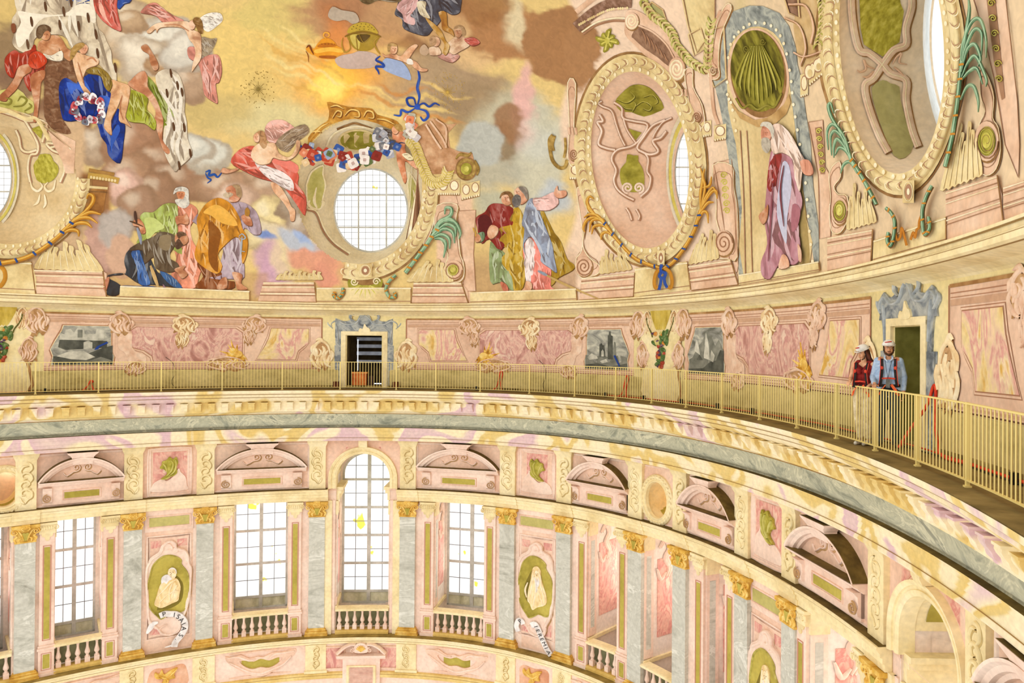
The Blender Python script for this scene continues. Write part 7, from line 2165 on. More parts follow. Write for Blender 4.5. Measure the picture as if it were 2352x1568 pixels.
for x, sg in ((1105, 1), (1205, -1)):
 mb = MB(); p = np.array(tp('A2', (x, 1690)))[0]; ribbon(mb, spiral(p[0], p[1], 13, 1.8, PI / 2, sg, 24), [(-2.4, 0), (0, .03), (2.4, 0)], B_, False, .02); mb.build('curl', _M['pink_strap_light'], r)

r = thing('lining_ornament', 'painted crossing bands with olive fields lining the tall oval at upper right', 'painted ornament', group='painted linings of the oval windows')
poly(r, 'olive_field', tp('A3', (855, -400), (1200, -400), (1240, 30), (1270, 100), (1250, 250), (1230, 380), (1170, 420), (1080, 510), (1000, 460), (910, 400), (880, 250)), mat('olive_tiles', ['#8d8424', '#b2a83c', '#cfc65c'], 9, .8, stretch=(1, 1, .5)), .012, C_, 1)
poly(r, 'olive_field', tp('A3', (980, 790), (1080, 720), (1150, 750), (1230, 780), (1240, 900), (1290, 1080), (1360, 1300), (1280, 1420), (1180, 1400), (1090, 1200), (1020, 1000)), mat('dull_olive', ['#97905a', '#aea76c', '#bdb67e'], 1.5, .85), .012, C_, 2)
for q, w_ in (([(800, -300), (800, 100), (860, 430), (960, 480), (1060, 560), (1150, 660), (1290, 720), (1290, 900), (1340, 1150), (1400, 1320)], 13), ([(1330, -100), (1340, 60), (1290, 250), (1290, 400), (1180, 450), (1080, 580), (1000, 700), (920, 770), (950, 950), (1040, 1200), (1130, 1370)], 13)):
 p = tp('A3', *q)
 pth(r, 'strap_shade', [(a + 3, b + 2) for a, b in p], w_ + 5, PBR, .012, 5, .01, MP=C_); pth(r, 'strapwork', p, w_ * 1.3, mat('beige_strap', ['#e0bfa0', '#eccfb4', '#f4dfc8'], 1.5, .85), .02, 5, .04, MP=C_); pth(r, 'strap_light', [(a - 1, b) for a, b in p], 2.5, PLT, .085, 5, .01, MP=C_)
for q in ([(1010, 620), (940, 590), (910, 540), (930, 620), (880, 650), (850, 630)], [(1000, 640), (950, 690), (900, 690)], [(1170, 580), (1200, 520), (1250, 480), (1230, 560), (1300, 580)], [(1180, 600), (1230, 640), (1270, 680)]):
 pth(r, 'acanthus', tp('A3', *q), 6, PLA, .02, 5, .04, False, True, C_)

r = thing('lining_ornament', 'painted olive fields and strapwork lining the oval window at the left edge', 'painted ornament', group='painted linings of the oval windows')
poly(r, 'olive_field', tp('B0', (300, 0), (340, -60), (360, -100), (450, -100), (480, -40), (520, 0), (525, 60), (480, 130), (400, 160), (330, 130)), _M['olive_tiles'], .012, D_, 2); poly(r, 'olive_field', tp('A0', (280, 1160), (400, 1115), (370, 1250)), _M['olive_tiles'], .012, D_, 1)
for q in ([(100, 1010), (200, 1060), (280, 1180), (340, 1300), (330, 1380), (270, 1400), (250, 1520), (270, 1640)], [(620, 1230), (520, 1290), (420, 1290), (470, 1350), (560, 1400), (580, 1530), (540, 1640)], [(140, 1170), (170, 1240), (190, 1340), (250, 1370), (330, 1350)], [(640, 1340), (560, 1310), (440, 1330)], [(0, 1000), (120, 1040), (260, 1090), (400, 1060), (420, 1150), (380, 1280)]):
 p = tp('A0', *q)
 pth(r, 'strap_shade', [(a + 1.5, b + 1.5) for a, b in p], 8, RLN, .012, 5, .01, MP=D_); pth(r, 'strapwork', p, 5, PLT, .018, 5, .03, MP=D_)
for q in ([(270, 130), (290, 200), (340, 230), (380, 190), (360, 150)], [(500, 130), (480, 210), (430, 230), (400, 190), (430, 150)], [(360, 260), (340, 330), (300, 360)], [(400, 260), (410, 340), (390, 385)]):
 pth(r, 'curl', tp('B0', *q), 6, PLT, .02, 5, .03, False, True, D_)
# painted gable field at far left above the frame
r = thing('olive_gable', 'olive scrollwork spandrel above the left oval window', 'painted ornament')
poly(r, 'olive_field', tp('A0', (-60, 830), (160, 800), (240, 880), (300, 920), (300, 1010), (220, 1020), (100, 980), (-60, 940)), mat('spandrel_olive', ['#a8a04c', '#c4bc68', '#d8d088'], 2, .85), .013, None, 2)
for q in ([(0, 930), (80, 940), (100, 900), (50, 880)], [(120, 960), (200, 950), (240, 900), (190, 870), (160, 910)], [(220, 1000), (280, 960), (260, 930)]):
 pth(r, 'scroll', tp('A0', *q), 5, plain('#8a8434'), .02, 5, .02, False, True)
pth(r, 'cornice', tp('A0', (-40, 970), (80, 1000), (230, 1070), (310, 1060), (360, 1110), (400, 1180), (440, 1260)), 9, PLC, .02)
poly(r, 'wall_behind', tp('A0', (400, 1090), (450, 1180), (560, 1210), (680, 1270), (665, 1560), (590, 1560), (560, 1450), (480, 1300)), PLA, .010)

# golden palm branches, green palm branches
G1, G2, GR1, GR2 = plain('#c08428'), plain('#e2b452'), mat('palm_green', ['#4c6f50', '#6d9470', '#9cb894'], 4, .8), plain('#a8c8a4')

def palm(label, stem, fronds, w, gold, grp):
 r = thing('palm_branch', label, 'painted palm', group=grp)
 m1, m2 = (G1, G2) if gold else (GR1, GR2)
 pth(r, 'stem_shade', [(a + 2, b + 2.5) for a, b in stem], w * 1.1, PBR, .10, 6, .01)
 pth(r, 'stem', stem, w, m1, .12, 6, .03); pth(r, 'stem_light', [(a - 1, b - 1) for a, b in stem], w * .35, m2, .15, 6, .01)
 for f in fronds:
  pth(r, 'frond', f, w * .95, m1, .12, 5, .03, False, True); pth(r, 'frond_light', [(a - .8, b - 1) for a, b in f], w * .35, m2, .148, 5, .01, False, True)
 p = cr_(np.array(stem, float), 6, False)
 for k in range(3, len(p) - 1, max(3, len(p) // 6)):
  t = p[min(k + 1, len(p) - 1)] - p[k - 1]
  t /= np.linalg.norm(t)
  nr = np.array([-t[1], t[0]])
  pth(r, 'ribbon_turn', [p[k] - nr * w * .55 - t, p[k] + t * 1.0, p[k] + nr * w * .55 + t * 2], w * .5, plain('#2c4c8c') if gold else plain('#c9862c'), .165, 3, .01)
 return r

palm('gilt palm branch bound in blue, left below the second oval frame', tp('B2', (1420, 930), (1280, 885), (1180, 840), (1090, 760), (1010, 670), (930, 570), (870, 480)),
  [tp('B2', *q) for q in ([(880, 500), (800, 430), (740, 340), (760, 280), (800, 300)], [(900, 520), (830, 450), (760, 440), (710, 470)], [(910, 540), (820, 470), (740, 490), (705, 560), (720, 600)], [(930, 570), (860, 490), (780, 500), (760, 600)], [(940, 590), (880, 540), (800, 550), (780, 620)], [(980, 650), (920, 600), (870, 620), (865, 670)], [(860, 480), (760, 400), (745, 320)])], 8, True, 'gilt palm branches')
palm('gilt palm branch bound in blue, right below the second oval frame', tp('B2', (1420, 930), (1500, 880), (1570, 800), (1640, 700), (1700, 590), (1730, 500), (1760, 400)),
  [tp('B2', *q) for q in ([(1760, 400), (1760, 250), (1780, 120), (1760, 20)], [(1765, 380), (1800, 200), (1780, 100), (1800, 30)], [(1770, 380), (1850, 250), (1900, 230), (1910, 300)], [(1760, 420), (1800, 300), (1870, 200), (1900, 260)], [(1750, 440), (1820, 340), (1880, 330)], [(1740, 500), (1780, 420), (1820, 430), (1830, 520)], [(1780, 200), (1840, 180), (1860, 100)])], 8, True, 'gilt palm branches')
r = thing('ribbon_knot', 'gilt palm ends crossed with a blue ribbon, under the second oval frame', 'painted ribbon')
for s in (-1, 1):
 pth(r, 'palm_end', [(1523 + s * (a - 1420) * KZ, 380 + b * KZ) for a, b in ((1430, 920), (1480, 960), (1500, 1040), (1490, 1100), (1465, 1090))], 8, G1, .17, 5, .03)
for q in ([(1410, 890), (1400, 940), (1420, 960)], [(1405, 960), (1390, 1000), (1430, 1010), (1445, 970), (1420, 960)], [(1405, 1000), (1400, 1060), (1385, 1120)], [(1430, 1010), (1440, 1060), (1460, 1100)]):
 pth(r, 'blue_ribbon', tp('B2', *q), 7, plain('#2a4c9c'), .19, 5, .02)
palm('green palm branch with orange ribbon, right of the round window', tp('B1', (1375, 965), (1440, 880), (1500, 800), (1560, 720), (1620, 630), (1680, 560)),
  [tp('B1', *q) for q in ([(1620, 620), (1700, 500), (1780, 450), (1790, 390), (1740, 380), (1730, 440)], [(1640, 600), (1720, 500), (1820, 510), (1870, 600), (1860, 660)], [(1640, 610), (1740, 530), (1820, 560), (1830, 640)], [(1640, 630), (1720, 570), (1800, 600), (1820, 700)], [(1630, 650), (1700, 620), (1770, 660), (1775, 750)], [(1640, 660), (1700, 660), (1740, 710), (1720, 830)], [(1620, 600), (1690, 500), (1780, 480), (1850, 530)])], 9, False, 'green palm branches')
palm('green palm branch left of the tallest oval frame', tp('B3', (1020, 350), (960, 230), (900, 120), (840, 20), (790, -60)),
  [tp('A3', *q) for q in ([(800, 1480), (700, 1200), (620, 1060), (590, 960), (610, 930), (640, 1020)], [(810, 1500), (740, 1250), (640, 1120), (580, 1180), (590, 1350)], [(820, 1510), (750, 1300), (660, 1180), (610, 1230), (620, 1400)], [(820, 1500), (740, 1330), (670, 1250), (640, 1320), (640, 1420)], [(830, 1520), (760, 1370), (690, 1330), (650, 1400)], [(850, 1560), (790, 1460), (730, 1480), (700, 1560)])], 9, False, 'green palm branches')
palm('green palm branch right of the tallest oval frame', tp('A3', (1640, 1500), (1700, 1250), (1740, 1000), (1770, 750), (1790, 550)),
  [tp('A3', *q) for q in ([(1780, 600), (1800, 400), (1880, 200), (1960, 180), (2010, 350), (2010, 520)], [(1790, 620), (1820, 450), (1900, 270), (1970, 300), (1970, 500)], [(1790, 650), (1840, 450), (1910, 400), (1960, 520), (1940, 600)], [(1790, 700), (1850, 560), (1920, 510), (2010, 700), (2010, 780)], [(1790, 720), (1860, 640), (1930, 620), (1980, 760)], [(1780, 900), (1840, 780), (1900, 780), (1940, 900), (1940, 1010)], [(1790, 550), (1830, 300), (1860, 100), (1850, -40)])], 10, False, 'green palm branches')
for lab, q in (('green palm stalk hook with orange ribbon, left under the tallest oval', [(1105, 380), (1150, 420), (1185, 500), (1180, 620), (1150, 720), (1120, 680), (1130, 600)]), ('green palm stalk hook with orange ribbon, right under the tallest oval', [(1520, 180), (1470, 280), (1435, 400), (1440, 560), (1460, 620), (1500, 560), (1490, 460)])):
 palm(lab, tp('B3', *q), [], 8, False, 'green palm stalk hooks')
for lab, q in (('green stalk hook right of the ochre shell', [(1290, 985), (1230, 1040), (1200, 1110), (1230, 1180), (1280, 1180), (1280, 1140)]), ('small green stalk hook left of the ochre shell', [(815, 1100), (810, 1150), (770, 1190), (730, 1170), (740, 1140)])):
 palm(lab, tp('B1', *q), [], 7, False, 'green palm stalk hooks')
r = thing('orange_ribbon', 'orange ribbon tangle under the tallest oval window', 'painted ribbon')
for q in ([(1180, 540), (1190, 600), (1210, 670), (1240, 640), (1250, 560), (1275, 640), (1295, 720)], [(1330, 670), (1355, 600), (1370, 650), (1385, 580), (1405, 560), (1410, 500), (1440, 420)]):
 pth(r, 'ribbon', tp('B3', *q), 6, plain('#c07a24'), .1, 5, .02)

# scallop shell below the round window
r = thing('scallop_shell', 'olive scallop shell with two curls under the round window', 'painted ornament')
poly(r, 'shell_shade', [(a + 3, b + 3) for a, b in tp('B1', (870, 1040), (1160, 1040), (1140, 1150), (1060, 1215), (960, 1215), (890, 1140))], PBR, .02, None, 3)
poly(r, 'shell', tp('B1', (860, 1030), (920, 1010), (950, 1070), (1090, 1070), (1110, 1010), (1170, 1030), (1160, 1100), (1120, 1170), (1060, 1210), (960, 1205), (900, 1160), (865, 1100)), POL, .03, None, 3)
for k in range(7):
 a = PI * (.12 + .76 * k / 6)
 pth(r, 'shell_rib', tp('B1', (1015 + 40 * math.cos(a), 1075 + 10 * math.sin(a)), (1015 + 100 * math.cos(a), 1080 + 70 * math.sin(a)), (1015 + 135 * math.cos(a), 1080 + 118 * math.sin(a))), 5, OLT, .036, 4, .02, False, True)
for x in (915, 1115):
 p = tp('B1', (x, 1045))[0]; scroll(r, p[0], p[1], 9, 1.5, 0, 1 if x < 1000 else -1, 3, PLT, .05, 1, False)
# keystone blocks under the frames
for lab, c0, w_, h_ in (('rosette keystone block under the round window frame', (839, 621), 32, 30), ('rosette keystone block under the second oval frame', (1518, 592), 18, 34), ('rosette keystone block under the tallest oval frame', (2086, 440), 28, 52)):
 r = thing('keystone_block', lab, 'painted ornament', group='keystone blocks of the oval frames')
 x, y = c0
 mb = MB(); sheet(mb, [np.array([(x - w_ / 2, y - h_ / 2), (x + w_ / 2, y - h_ / 2), (x + w_ / 2 - 1, y + h_ / 2), (x - w_ / 2 + 1, y + h_ / 2)])], Dm, .17, .02, 30); mb.build('block', PLC, r)
 poly(r, 'rosette', oval(x, y, w_ * .28, h_ * .34, 14), RLN, .174); poly(r, 'rosette_heart', oval(x, y, w_ * .12, h_ * .15, 10), PLT, .178); pth(r, 'rosette_ring', oval(x, y, w_ * .36, h_ * .42, 18), 1.6, PLT, .174, 1, .01, True)

# moulded pedestals along the foot of the dome
PED2 = [('pink moulded pedestal at the far left, below the gilt palm', [(78, 619), (236, 622), (245, 628), (245, 684), (84, 676)], 0), ('cream scroll block at the far left edge', [(-40, 596), (72, 601), (84, 640), (82, 676), (-40, 670)], 1), ('long cream plinth under the kneeling and keyed apostles', [(276, 656), (573, 668), (573, 692), (274, 685)], 1),
  ('pink pedestal left of the scallop shell', [(605, 648), (722, 648), (727, 695), (592, 693)], 0), ('cream block behind the scallop shell', [(727, 660), (944, 660), (944, 697), (727, 697)], 1), ('pink pedestal right of the scallop shell', [(950, 649), (1060, 649), (1074, 667), (1076, 697), (945, 697)], 0),
  ('cream plinth under the ochre-robed apostle', [(1080, 671), (1323, 662), (1325, 690), (1080, 697)], 1), ('pink pedestal left below the second oval', [(1336, 638), (1458, 626), (1455, 682), (1330, 690)], 0), ('cream plinth centred below the second oval', [(1458, 616), (1578, 600), (1586, 665), (1456, 682)], 1),
  ('pink pedestal right below the second oval', [(1578, 611), (1678, 596), (1694, 635), (1696, 655), (1588, 668)], 0), ('cream plinth under the niche prophet', [(1696, 631), (1880, 600), (1882, 622), (1697, 654)], 1), ('pink pedestal left below the tallest oval', [(1900, 545), (2004, 526), (2000, 603), (1900, 624)], 0),
  ('cream plinth centred below the tallest oval', [(2006, 552), (2172, 498), (2172, 557), (2004, 603)], 1), ('pink pedestal right below the tallest oval', [(2172, 440), (2290, 402), (2302, 450), (2304, 510), (2172, 556)], 0), ('pink pedestal at the right edge', [(2304, 430), (2352, 414), (2420, 395), (2420, 470), (2304, 508)], 0)]
for lab, q, cr_k in PED2:
 r = thing('painted_pedestal', lab, 'painted pedestal', group='painted pedestals along the dome foot')
 q = np.array(q, float)
 mb = MB(); sheet(mb, [q], Dm, .05 if cr_k else .035, 0, 24); mb.build('block', PLC if cr_k else PLA, r)
 tl, tr_2 = q[0], q[1]
 bl, br = q[-1], q[-2] if len(q) > 4 else q[2]
 if not cr_k:
  for f, m_, w_ in ((.04, PLT, 3), (.16, RLN, 2.5), (.24, PLT, 2.5), (.5, RLN, 1.6), (.58, PLT, 3), (.66, RLN, 2), (.98, PBR, 2)):
   a, b = tl + (bl - tl) * f, tr_2 + (br - tr_2) * f
   pth(r, 'moulding_line', [a, (a + b) / 2, b], w_, m_, .042, 5, .012)
 else:
  for f, m_, w_ in ((.06, PLT, 3), (.86, RLN, 1.6)):
   a, b = tl + (bl - tl) * f, tr_2 + (br - tr_2) * f
   pth(r, 'moulding_line', [a, (a + b) / 2, b], w_, m_, .058, 5, .01)
 pth(r, 'edge_shade', [tr_2, (tr_2 + br) / 2, br], 3, PBR, .05, 3, .005)

def acfan(r, pts_base, pts_tip, n, m=PLC):
 """upright acanthus fringe between a base line and a tip line"""
 b0, b1 = np.array(pts_base, float)
 t0, t1 = np.array(pts_tip, float)
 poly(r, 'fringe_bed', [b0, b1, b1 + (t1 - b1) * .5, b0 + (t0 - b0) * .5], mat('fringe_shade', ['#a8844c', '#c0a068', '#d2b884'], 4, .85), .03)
 sp_ = (b1 - b0) / n
 for k in range(n):
  u = (k + .5) / n
  b, t = b0 + (b1 - b0) * u, t0 + (t1 - t0) * u
  up = (t - b) * (.68 + .32 * ((k * 5) % 3) / 2)
  dx = sp_ * .60
  L_ = [b - dx, b - dx * .8 + up * .45, b - dx * .25 + up * .85, b + up, b + dx * .9 + up * .96, b + dx * .8 + up * .82, b + dx * .5 + up * .7, b + dx * .95 + up * .4, b + dx]
  poly(r, 'leaf_edge', [q + [1.2, 1] for q in L_], PBR, .034 + .001 * k, None, 2)
  poly(r, 'leaf', L_, PLC, .036 + .001 * k, None, 2)
  pth(r, 'leaf_vein', [b, b + up * .5, b + up * .9 + dx * .2], max(1.2, np.linalg.norm(sp_) * .12), PLT, .04 + .001 * k, 3, .01, False, True)

for lab, bb, tt, n in (('acanthus fringe below the gilt palm, far left', [(80, 616), (236, 622)], [(100, 560), (190, 548)], 9), ('acanthus fringe left of the scallop shell', [(634, 642), (740, 642)], [(640, 622), (735, 620)], 9), ('acanthus fringe right of the scallop shell', [(935, 646), (1040, 646)], [(968, 600), (1022, 592)], 7),
      ('acanthus fringe left below the second oval', [(1378, 628), (1450, 618)], [(1376, 570), (1432, 580)], 6), ('acanthus fringe right below the second oval', [(1582, 606), (1650, 592)], [(1602, 540), (1640, 524)], 6), ('acanthus fringe left of the tallest oval', [(1945, 526), (2012, 508)], [(1948, 414), (1996, 440)], 6),
      ('acanthus fringe right of the tallest oval', [(2160, 436), (2255, 400)], [(2195, 285), (2240, 275)], 7)):
 r = thing('acanthus_fringe', lab, 'painted ornament', group='acanthus fringes along the dome foot')
 acfan(r, bb, tt, n)

# console volutes beside the frames
def volute(label, disc, body, gilt=None, rad=14, asp=.85, sg=1):
 r = thing('console_volute', label, 'painted ornament', group='console volutes beside the oval windows')
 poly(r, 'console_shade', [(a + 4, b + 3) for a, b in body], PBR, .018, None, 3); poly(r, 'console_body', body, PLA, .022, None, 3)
 p = cr_(np.array(body, float), 3)
 pth(r, 'console_edge', p, 2.2, PLT, .026, 1, .012, True)
 c = p.mean(0)
 pth(r, 'console_line', c + (p - c) * .84, 1.6, RLN, .026, 1, .006, True)
 scroll(r, disc[0], disc[1], rad, 2.3, 0, sg, 3.2, RLN, .04, asp)
 if gilt:
  poly(r, 'olive_boss', oval(disc[0], disc[1], gilt * asp, gilt, 18), POL, .05); poly(r, 'olive_boss_light', oval(disc[0] - 1, disc[1] - 2, gilt * asp * .55, gilt * .55, 14), OLT, .055); pth(r, 'boss_ring', oval(disc[0], disc[1], gilt * .85 * asp, gilt * .85, 20), 1.8, OLT, .054, 1, .01, True)
 return r

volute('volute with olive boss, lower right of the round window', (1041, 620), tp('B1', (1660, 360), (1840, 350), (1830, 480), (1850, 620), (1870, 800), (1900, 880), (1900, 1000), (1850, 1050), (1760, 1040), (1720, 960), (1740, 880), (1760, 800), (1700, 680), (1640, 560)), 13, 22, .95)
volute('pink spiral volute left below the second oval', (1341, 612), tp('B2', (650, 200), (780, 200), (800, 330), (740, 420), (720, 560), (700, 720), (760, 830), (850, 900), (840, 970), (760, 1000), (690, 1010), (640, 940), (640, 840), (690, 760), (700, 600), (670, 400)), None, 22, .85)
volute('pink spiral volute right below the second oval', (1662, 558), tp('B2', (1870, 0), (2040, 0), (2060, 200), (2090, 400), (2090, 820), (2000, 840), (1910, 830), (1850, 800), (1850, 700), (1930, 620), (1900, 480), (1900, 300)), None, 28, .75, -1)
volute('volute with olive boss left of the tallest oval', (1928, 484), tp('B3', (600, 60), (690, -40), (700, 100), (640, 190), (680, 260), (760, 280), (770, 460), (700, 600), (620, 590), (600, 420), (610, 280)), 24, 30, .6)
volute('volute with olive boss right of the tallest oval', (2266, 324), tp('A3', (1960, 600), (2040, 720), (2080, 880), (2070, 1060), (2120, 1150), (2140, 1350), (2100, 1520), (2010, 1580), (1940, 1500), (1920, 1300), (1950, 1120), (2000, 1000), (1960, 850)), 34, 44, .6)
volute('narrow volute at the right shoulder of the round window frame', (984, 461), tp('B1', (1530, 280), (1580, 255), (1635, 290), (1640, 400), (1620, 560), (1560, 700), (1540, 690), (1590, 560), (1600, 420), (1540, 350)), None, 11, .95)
# large curved consoles over the second oval
r = thing('curved_console', 'long curved pink console with spirals over the second oval window', 'painted ornament')
P_ = tp('A2', (1090, 110), (1140, 85), (1220, 110), (1330, 180), (1430, 260), (1500, 350), (1560, 450), (1600, 560), (1620, 680), (1540, 750), (1480, 700), (1400, 590), (1260, 500), (1160, 400), (1080, 310), (1080, 200))
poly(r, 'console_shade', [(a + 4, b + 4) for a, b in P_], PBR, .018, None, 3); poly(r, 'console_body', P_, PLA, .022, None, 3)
poly(r, 'console_recess', tp('A2', (1200, 230), (1290, 260), (1400, 350), (1480, 440), (1540, 540), (1480, 600), (1380, 520), (1260, 440), (1160, 350), (1140, 320)), mat('brown_recess', ['#6d4c34', '#8c6850', '#a88468'], 4, .85), .028, None, 2)
for k in range(6):
 pth(r, 'console_rib', tp('A2', (1230 + k * 40, 270 + k * 42), (1260 + k * 38, 330 + k * 40), (1270 + k * 40, 400 + k * 30)), 4, RLN, .034, 4, .02, False, True)
pth(r, 'beading', tp('A2', (1200, 230), (1330, 290), (1450, 400), (1520, 520)), 4, PLA, .036)
scroll(r, *tp('A2', (1140, 190))[0], 19, 2.4, 0, 1, 3.5, PLT, .04, .8); scroll(r, *tp('A2', (1545, 620))[0], 26, 2.6, 0, 1, 4.5, PLT, .04, .7)
r = thing('arch_moulding', 'brown and pink arched cornice above the second oval', 'painted ornament')
for q, w_, m_ in (([(640, 250), (780, 130), (920, 50), (1080, 20), (1140, 20)], 26, mat('carved_brown', ['#6b4a34', '#8a6650', '#a68470'], 7, .85)), ([(660, 230), (800, 150), (940, 90), (1100, 75)], 6, PLA), ([(700, 310), (820, 230), (960, 190), (1080, 190)], 5, RLN), ([(640, 110), (740, 30), (830, -40)], 12, PLA), ([(690, 290), (830, 200), (980, 165), (1080, 165)], 4, PLT)):
 pth(r, 'moulding', tp('A2', *q), w_, m_, .02)
for k in range(20):
 u = k / 19
 p = cr_(np.array(tp('A2', (668, 222), (800, 150), (940, 88), (1100, 72))), 8, False)
 c = p[int(u * (len(p) - 1))]
 poly(r, 'bead', oval(c[0], c[1], 2.6, 3.4, 8), PLC, .045)
# olive rosette with leaves
r = thing('olive_rosette', 'olive-gold leaf rosette above the second oval', 'painted ornament')
for k in range(8):
 a = k * PI / 4 + .3
 L_ = 28 if k % 2 == 0 else 20
 c = np.array(tp('A2', (920, 365)))[0]
 pth(r, 'leaf', [c, c + [L_ * .6 * math.cos(a - .2), L_ * .6 * math.sin(a - .2)], c + [L_ * math.cos(a), L_ * math.sin(a)]], 13, POL, .03, 4, .04, False, True); pth(r, 'leaf_light', [c, c + [L_ * .8 * math.cos(a - .1), L_ * .8 * math.sin(a - .1)]], 4, OLT, .075, 1, .01)
poly(r, 'heart', oval(*tp('A2', (920, 365))[0], 6, 8, 14), OLT, .09)
# leaf garland climbing on the right of the second oval
r = thing('leaf_garland', 'yellow-green leaf garland falling right of the second oval', 'painted garland')
p = cr_(np.array(tp('A2', (1230, 0), (1320, 130), (1420, 210), (1500, 300), (1540, 400), (1620, 500), (1680, 560), (1800, 620), (1830, 480), (1840, 300), (1860, 180))), 9, False)
pth(r, 'garland_shade', p + [5, 4], 16, PBR, .02, 1, .005);
for k in range(0, len(p) - 1, 2):
 t = p[k + 1] - p[k]; t /= np.linalg.norm(t); nr = np.array([-t[1], t[0]])
 for s in (-1, 1):
  pth(r, 'leaf', [p[k], p[k] + nr * s * 6 + t * 4, p[k] + nr * s * 10 + t * 13], 7, [PLC, mat('garland_green', ['#8c8a3c', '#b8b460', '#dcd694'], 5, .8)][(k // 2 + s) % 2], .03, 3, .03, False, True)
# niche of the standing prophet
r = thing('shell_niche', 'painted niche with olive shell vault in grey marble surround', 'painted niche')
GMP = mat('painted_grey_marble', ['#6f7470', '#949891', '#b4b6a8', '#8c908a'], 1.6, .8, dist=2, pos=[.32, .45, .56, .68])
poly(r, 'marble_surround', tp('A2', (1880, 740), (1860, 690), (1920, 650), (1910, 400), (1960, 220), (2060, 100), (2200, 50)) + [(1752, 14), (1790, 30), (1812, 60), (1828, 110), (1832, 150), (1840, 180), (1848, 240), (1862, 330), (1868, 430), (1880, 520), (1881, 602), (1870, 604), (1840, 400), (1700, 400), (1710, 632), (1697, 632), (1690, 500), (1672, 350), (1664, 300), (1652, 240)], GMP, .015, None, 1)
poly(r, 'niche_back', [(1672, 250), (1672, 130), (1690, 85), (1725, 62), (1760, 65), (1790, 90), (1806, 140), (1822, 260), (1842, 420), (1852, 500), (1860, 606), (1708, 633), (1704, 480), (1690, 330)], mat('niche_back', ['#cdb27c', '#dcc48e', '#e8d4a2'], 1, .85), .02, None, 2)
poly(r, 'niche_shade', [(1826, 300), (1842, 420), (1852, 500), (1860, 606), (1838, 610), (1830, 500), (1812, 380)], mat('niche_brown_shade', ['#a08850', '#b59c64'], 2, .85), .024, None, 2)
poly(r, 'vault_rim', oval(1742, 172, 70, 108, 40, -.12), PLA, .028); poly(r, 'vault_rim_shade', oval(1742, 170, 64, 101, 40, -.12), PBR, .032); poly(r, 'shell_vault', oval(1740, 163, 61, 94, 40, -.12), mat('dark_olive_shell', ['#3c3608', '#5c5414', '#827a26', '#a59c3c'], 3, .8, stretch=(1, 1, .3), pos=[.32, .45, .56, .7]), .036)
for k in range(11):
 u = (k - 5) / 5
 pth(r, 'shell_flute', [(1738 + u * 14, 105), (1738 + u * 34, 150 - abs(u) * 6), (1740 + u * 50, 205 - abs(u) * 22), (1743 + u * 50, 238 - abs(u) * 38)], 5.5, [plain('#9a9234'), plain('#b6ae50')][k % 2], .042, 5, .03, False, True)
for x, y, rr_ in ((1714, 112, 9), (1752, 96, 8)):
 scroll(r, x, y, rr_, 1.6, 0, 1, 2.4, plain('#8a8230'), .08, .8, False)
pth(r, 'shell_lip', [(1690, 225), (1705, 248), (1722, 240), (1740, 252), (1760, 242), (1778, 246), (1795, 215)], 5, plain('#8f8632'), .05, 4, .02)
for k in range(34):
 u = k / 33
 p = cr_(np.array([(1690, 300), (1680, 240), (1670, 210), (1676, 110), (1700, 70), (1735, 52), (1775, 62), (1800, 100), (1815, 170), (1822, 240), (1835, 320), (1850, 420), (1858, 520), (1866, 600)]), 8, False)
 c = p[int(u * (len(p) - 1))]
 poly(r, 'pearl', oval(c[0], c[1], 3.2, 4, 8), PLT, .05)
for q in ([(1715, 300), (1722, 420), (1726, 560), (1728, 625)], [(1700, 300), (1708, 450), (1712, 630)]):
 pth(r, 'niche_line', q, 2.5, RLN, .03)
poly(r, 'ledge_curve', tp('A2', (2000, 860), (2100, 1000), (2250, 1080), (2352, 1060)) + [(1775, 262), (1800, 240), (1812, 215), (1816, 235), (1806, 262), (1780, 285), (1740, 292), (1700, 272), (1676, 235)], mat('niche_ledge', ['#a8824c', '#c09a62', '#d6b47c'], 2, .85), .045, None, 1)
for q in ([(1840, 560), (1860, 800), (1880, 1000), (1920, 1120)], [(1940, 100), (1870, 260), (1850, 400), (1860, 560), (1900, 620)]):
 pth(r, 'pink_edging', tp('A2', *q), 8, PLA, .024, 5, .03)
scroll(r, *tp('A2', (1870, 625))[0], 13, 2, 0, 1, 3, PLT, .04, .6)
# capitals with eggs
for lab, x0, y0_, x1, y1, k in (('egg-moulded capital right of the second oval', 1594, 300, 1634, 292, 2), ('egg-moulded capital beside the niche', 1640, 305, 1668, 300, 1), ('egg-moulded capital left of the tallest oval', 1858, 170, 1905, 130, 3), ('egg capital beside the green garland, right of the niche', 1838, 196, 1856, 190, 1), ('egg-moulded capital on the left of the second oval', 1308, 392, 1338, 392, 1), ('egg-moulded cornice right of the round window', 980, 428, 1056, 428, 3), ('egg-moulded turn over the brown column', 1060, 440, 1102, 430, 2)):
 r = thing('egg_capital', lab, 'painted ornament', group='egg-moulded capitals')
 a, b = np.array((x0, y0_), float), np.array((x1, y1), float)
 dn = np.array((0, 1.0))
 hh = 16 if x0 < 1700 else 24
 poly(r, 'capital_shade', [a + dn * -hh, b + dn * -hh, b + dn * (hh + 5), a + dn * (hh + 5)], PBR, .02); poly(r, 'capital', [a - dn * hh, b - dn * hh, b + dn * hh, a + dn * hh], PLC, .024)
 for i in range(k):
  c = a + (b - a) * (i + .5) / k
  poly(r, 'egg_rim', oval(c[0], c[1] - 2, (x1 - x0) / k * .42, hh * .75, 14), RLN, .03); poly(r, 'egg', oval(c[0], c[1] - 2, (x1 - x0) / k * .33, hh * .64, 14), PLT, .035)
 n = max(4, int((x1 - x0) / 5))
 for i in range(n):
  c = a + (b - a) * (i + .5) / n + dn * (hh + 1)
  poly(r, 'bead', oval(c[0], c[1], 1.9, 3, 7), PLT, .03)
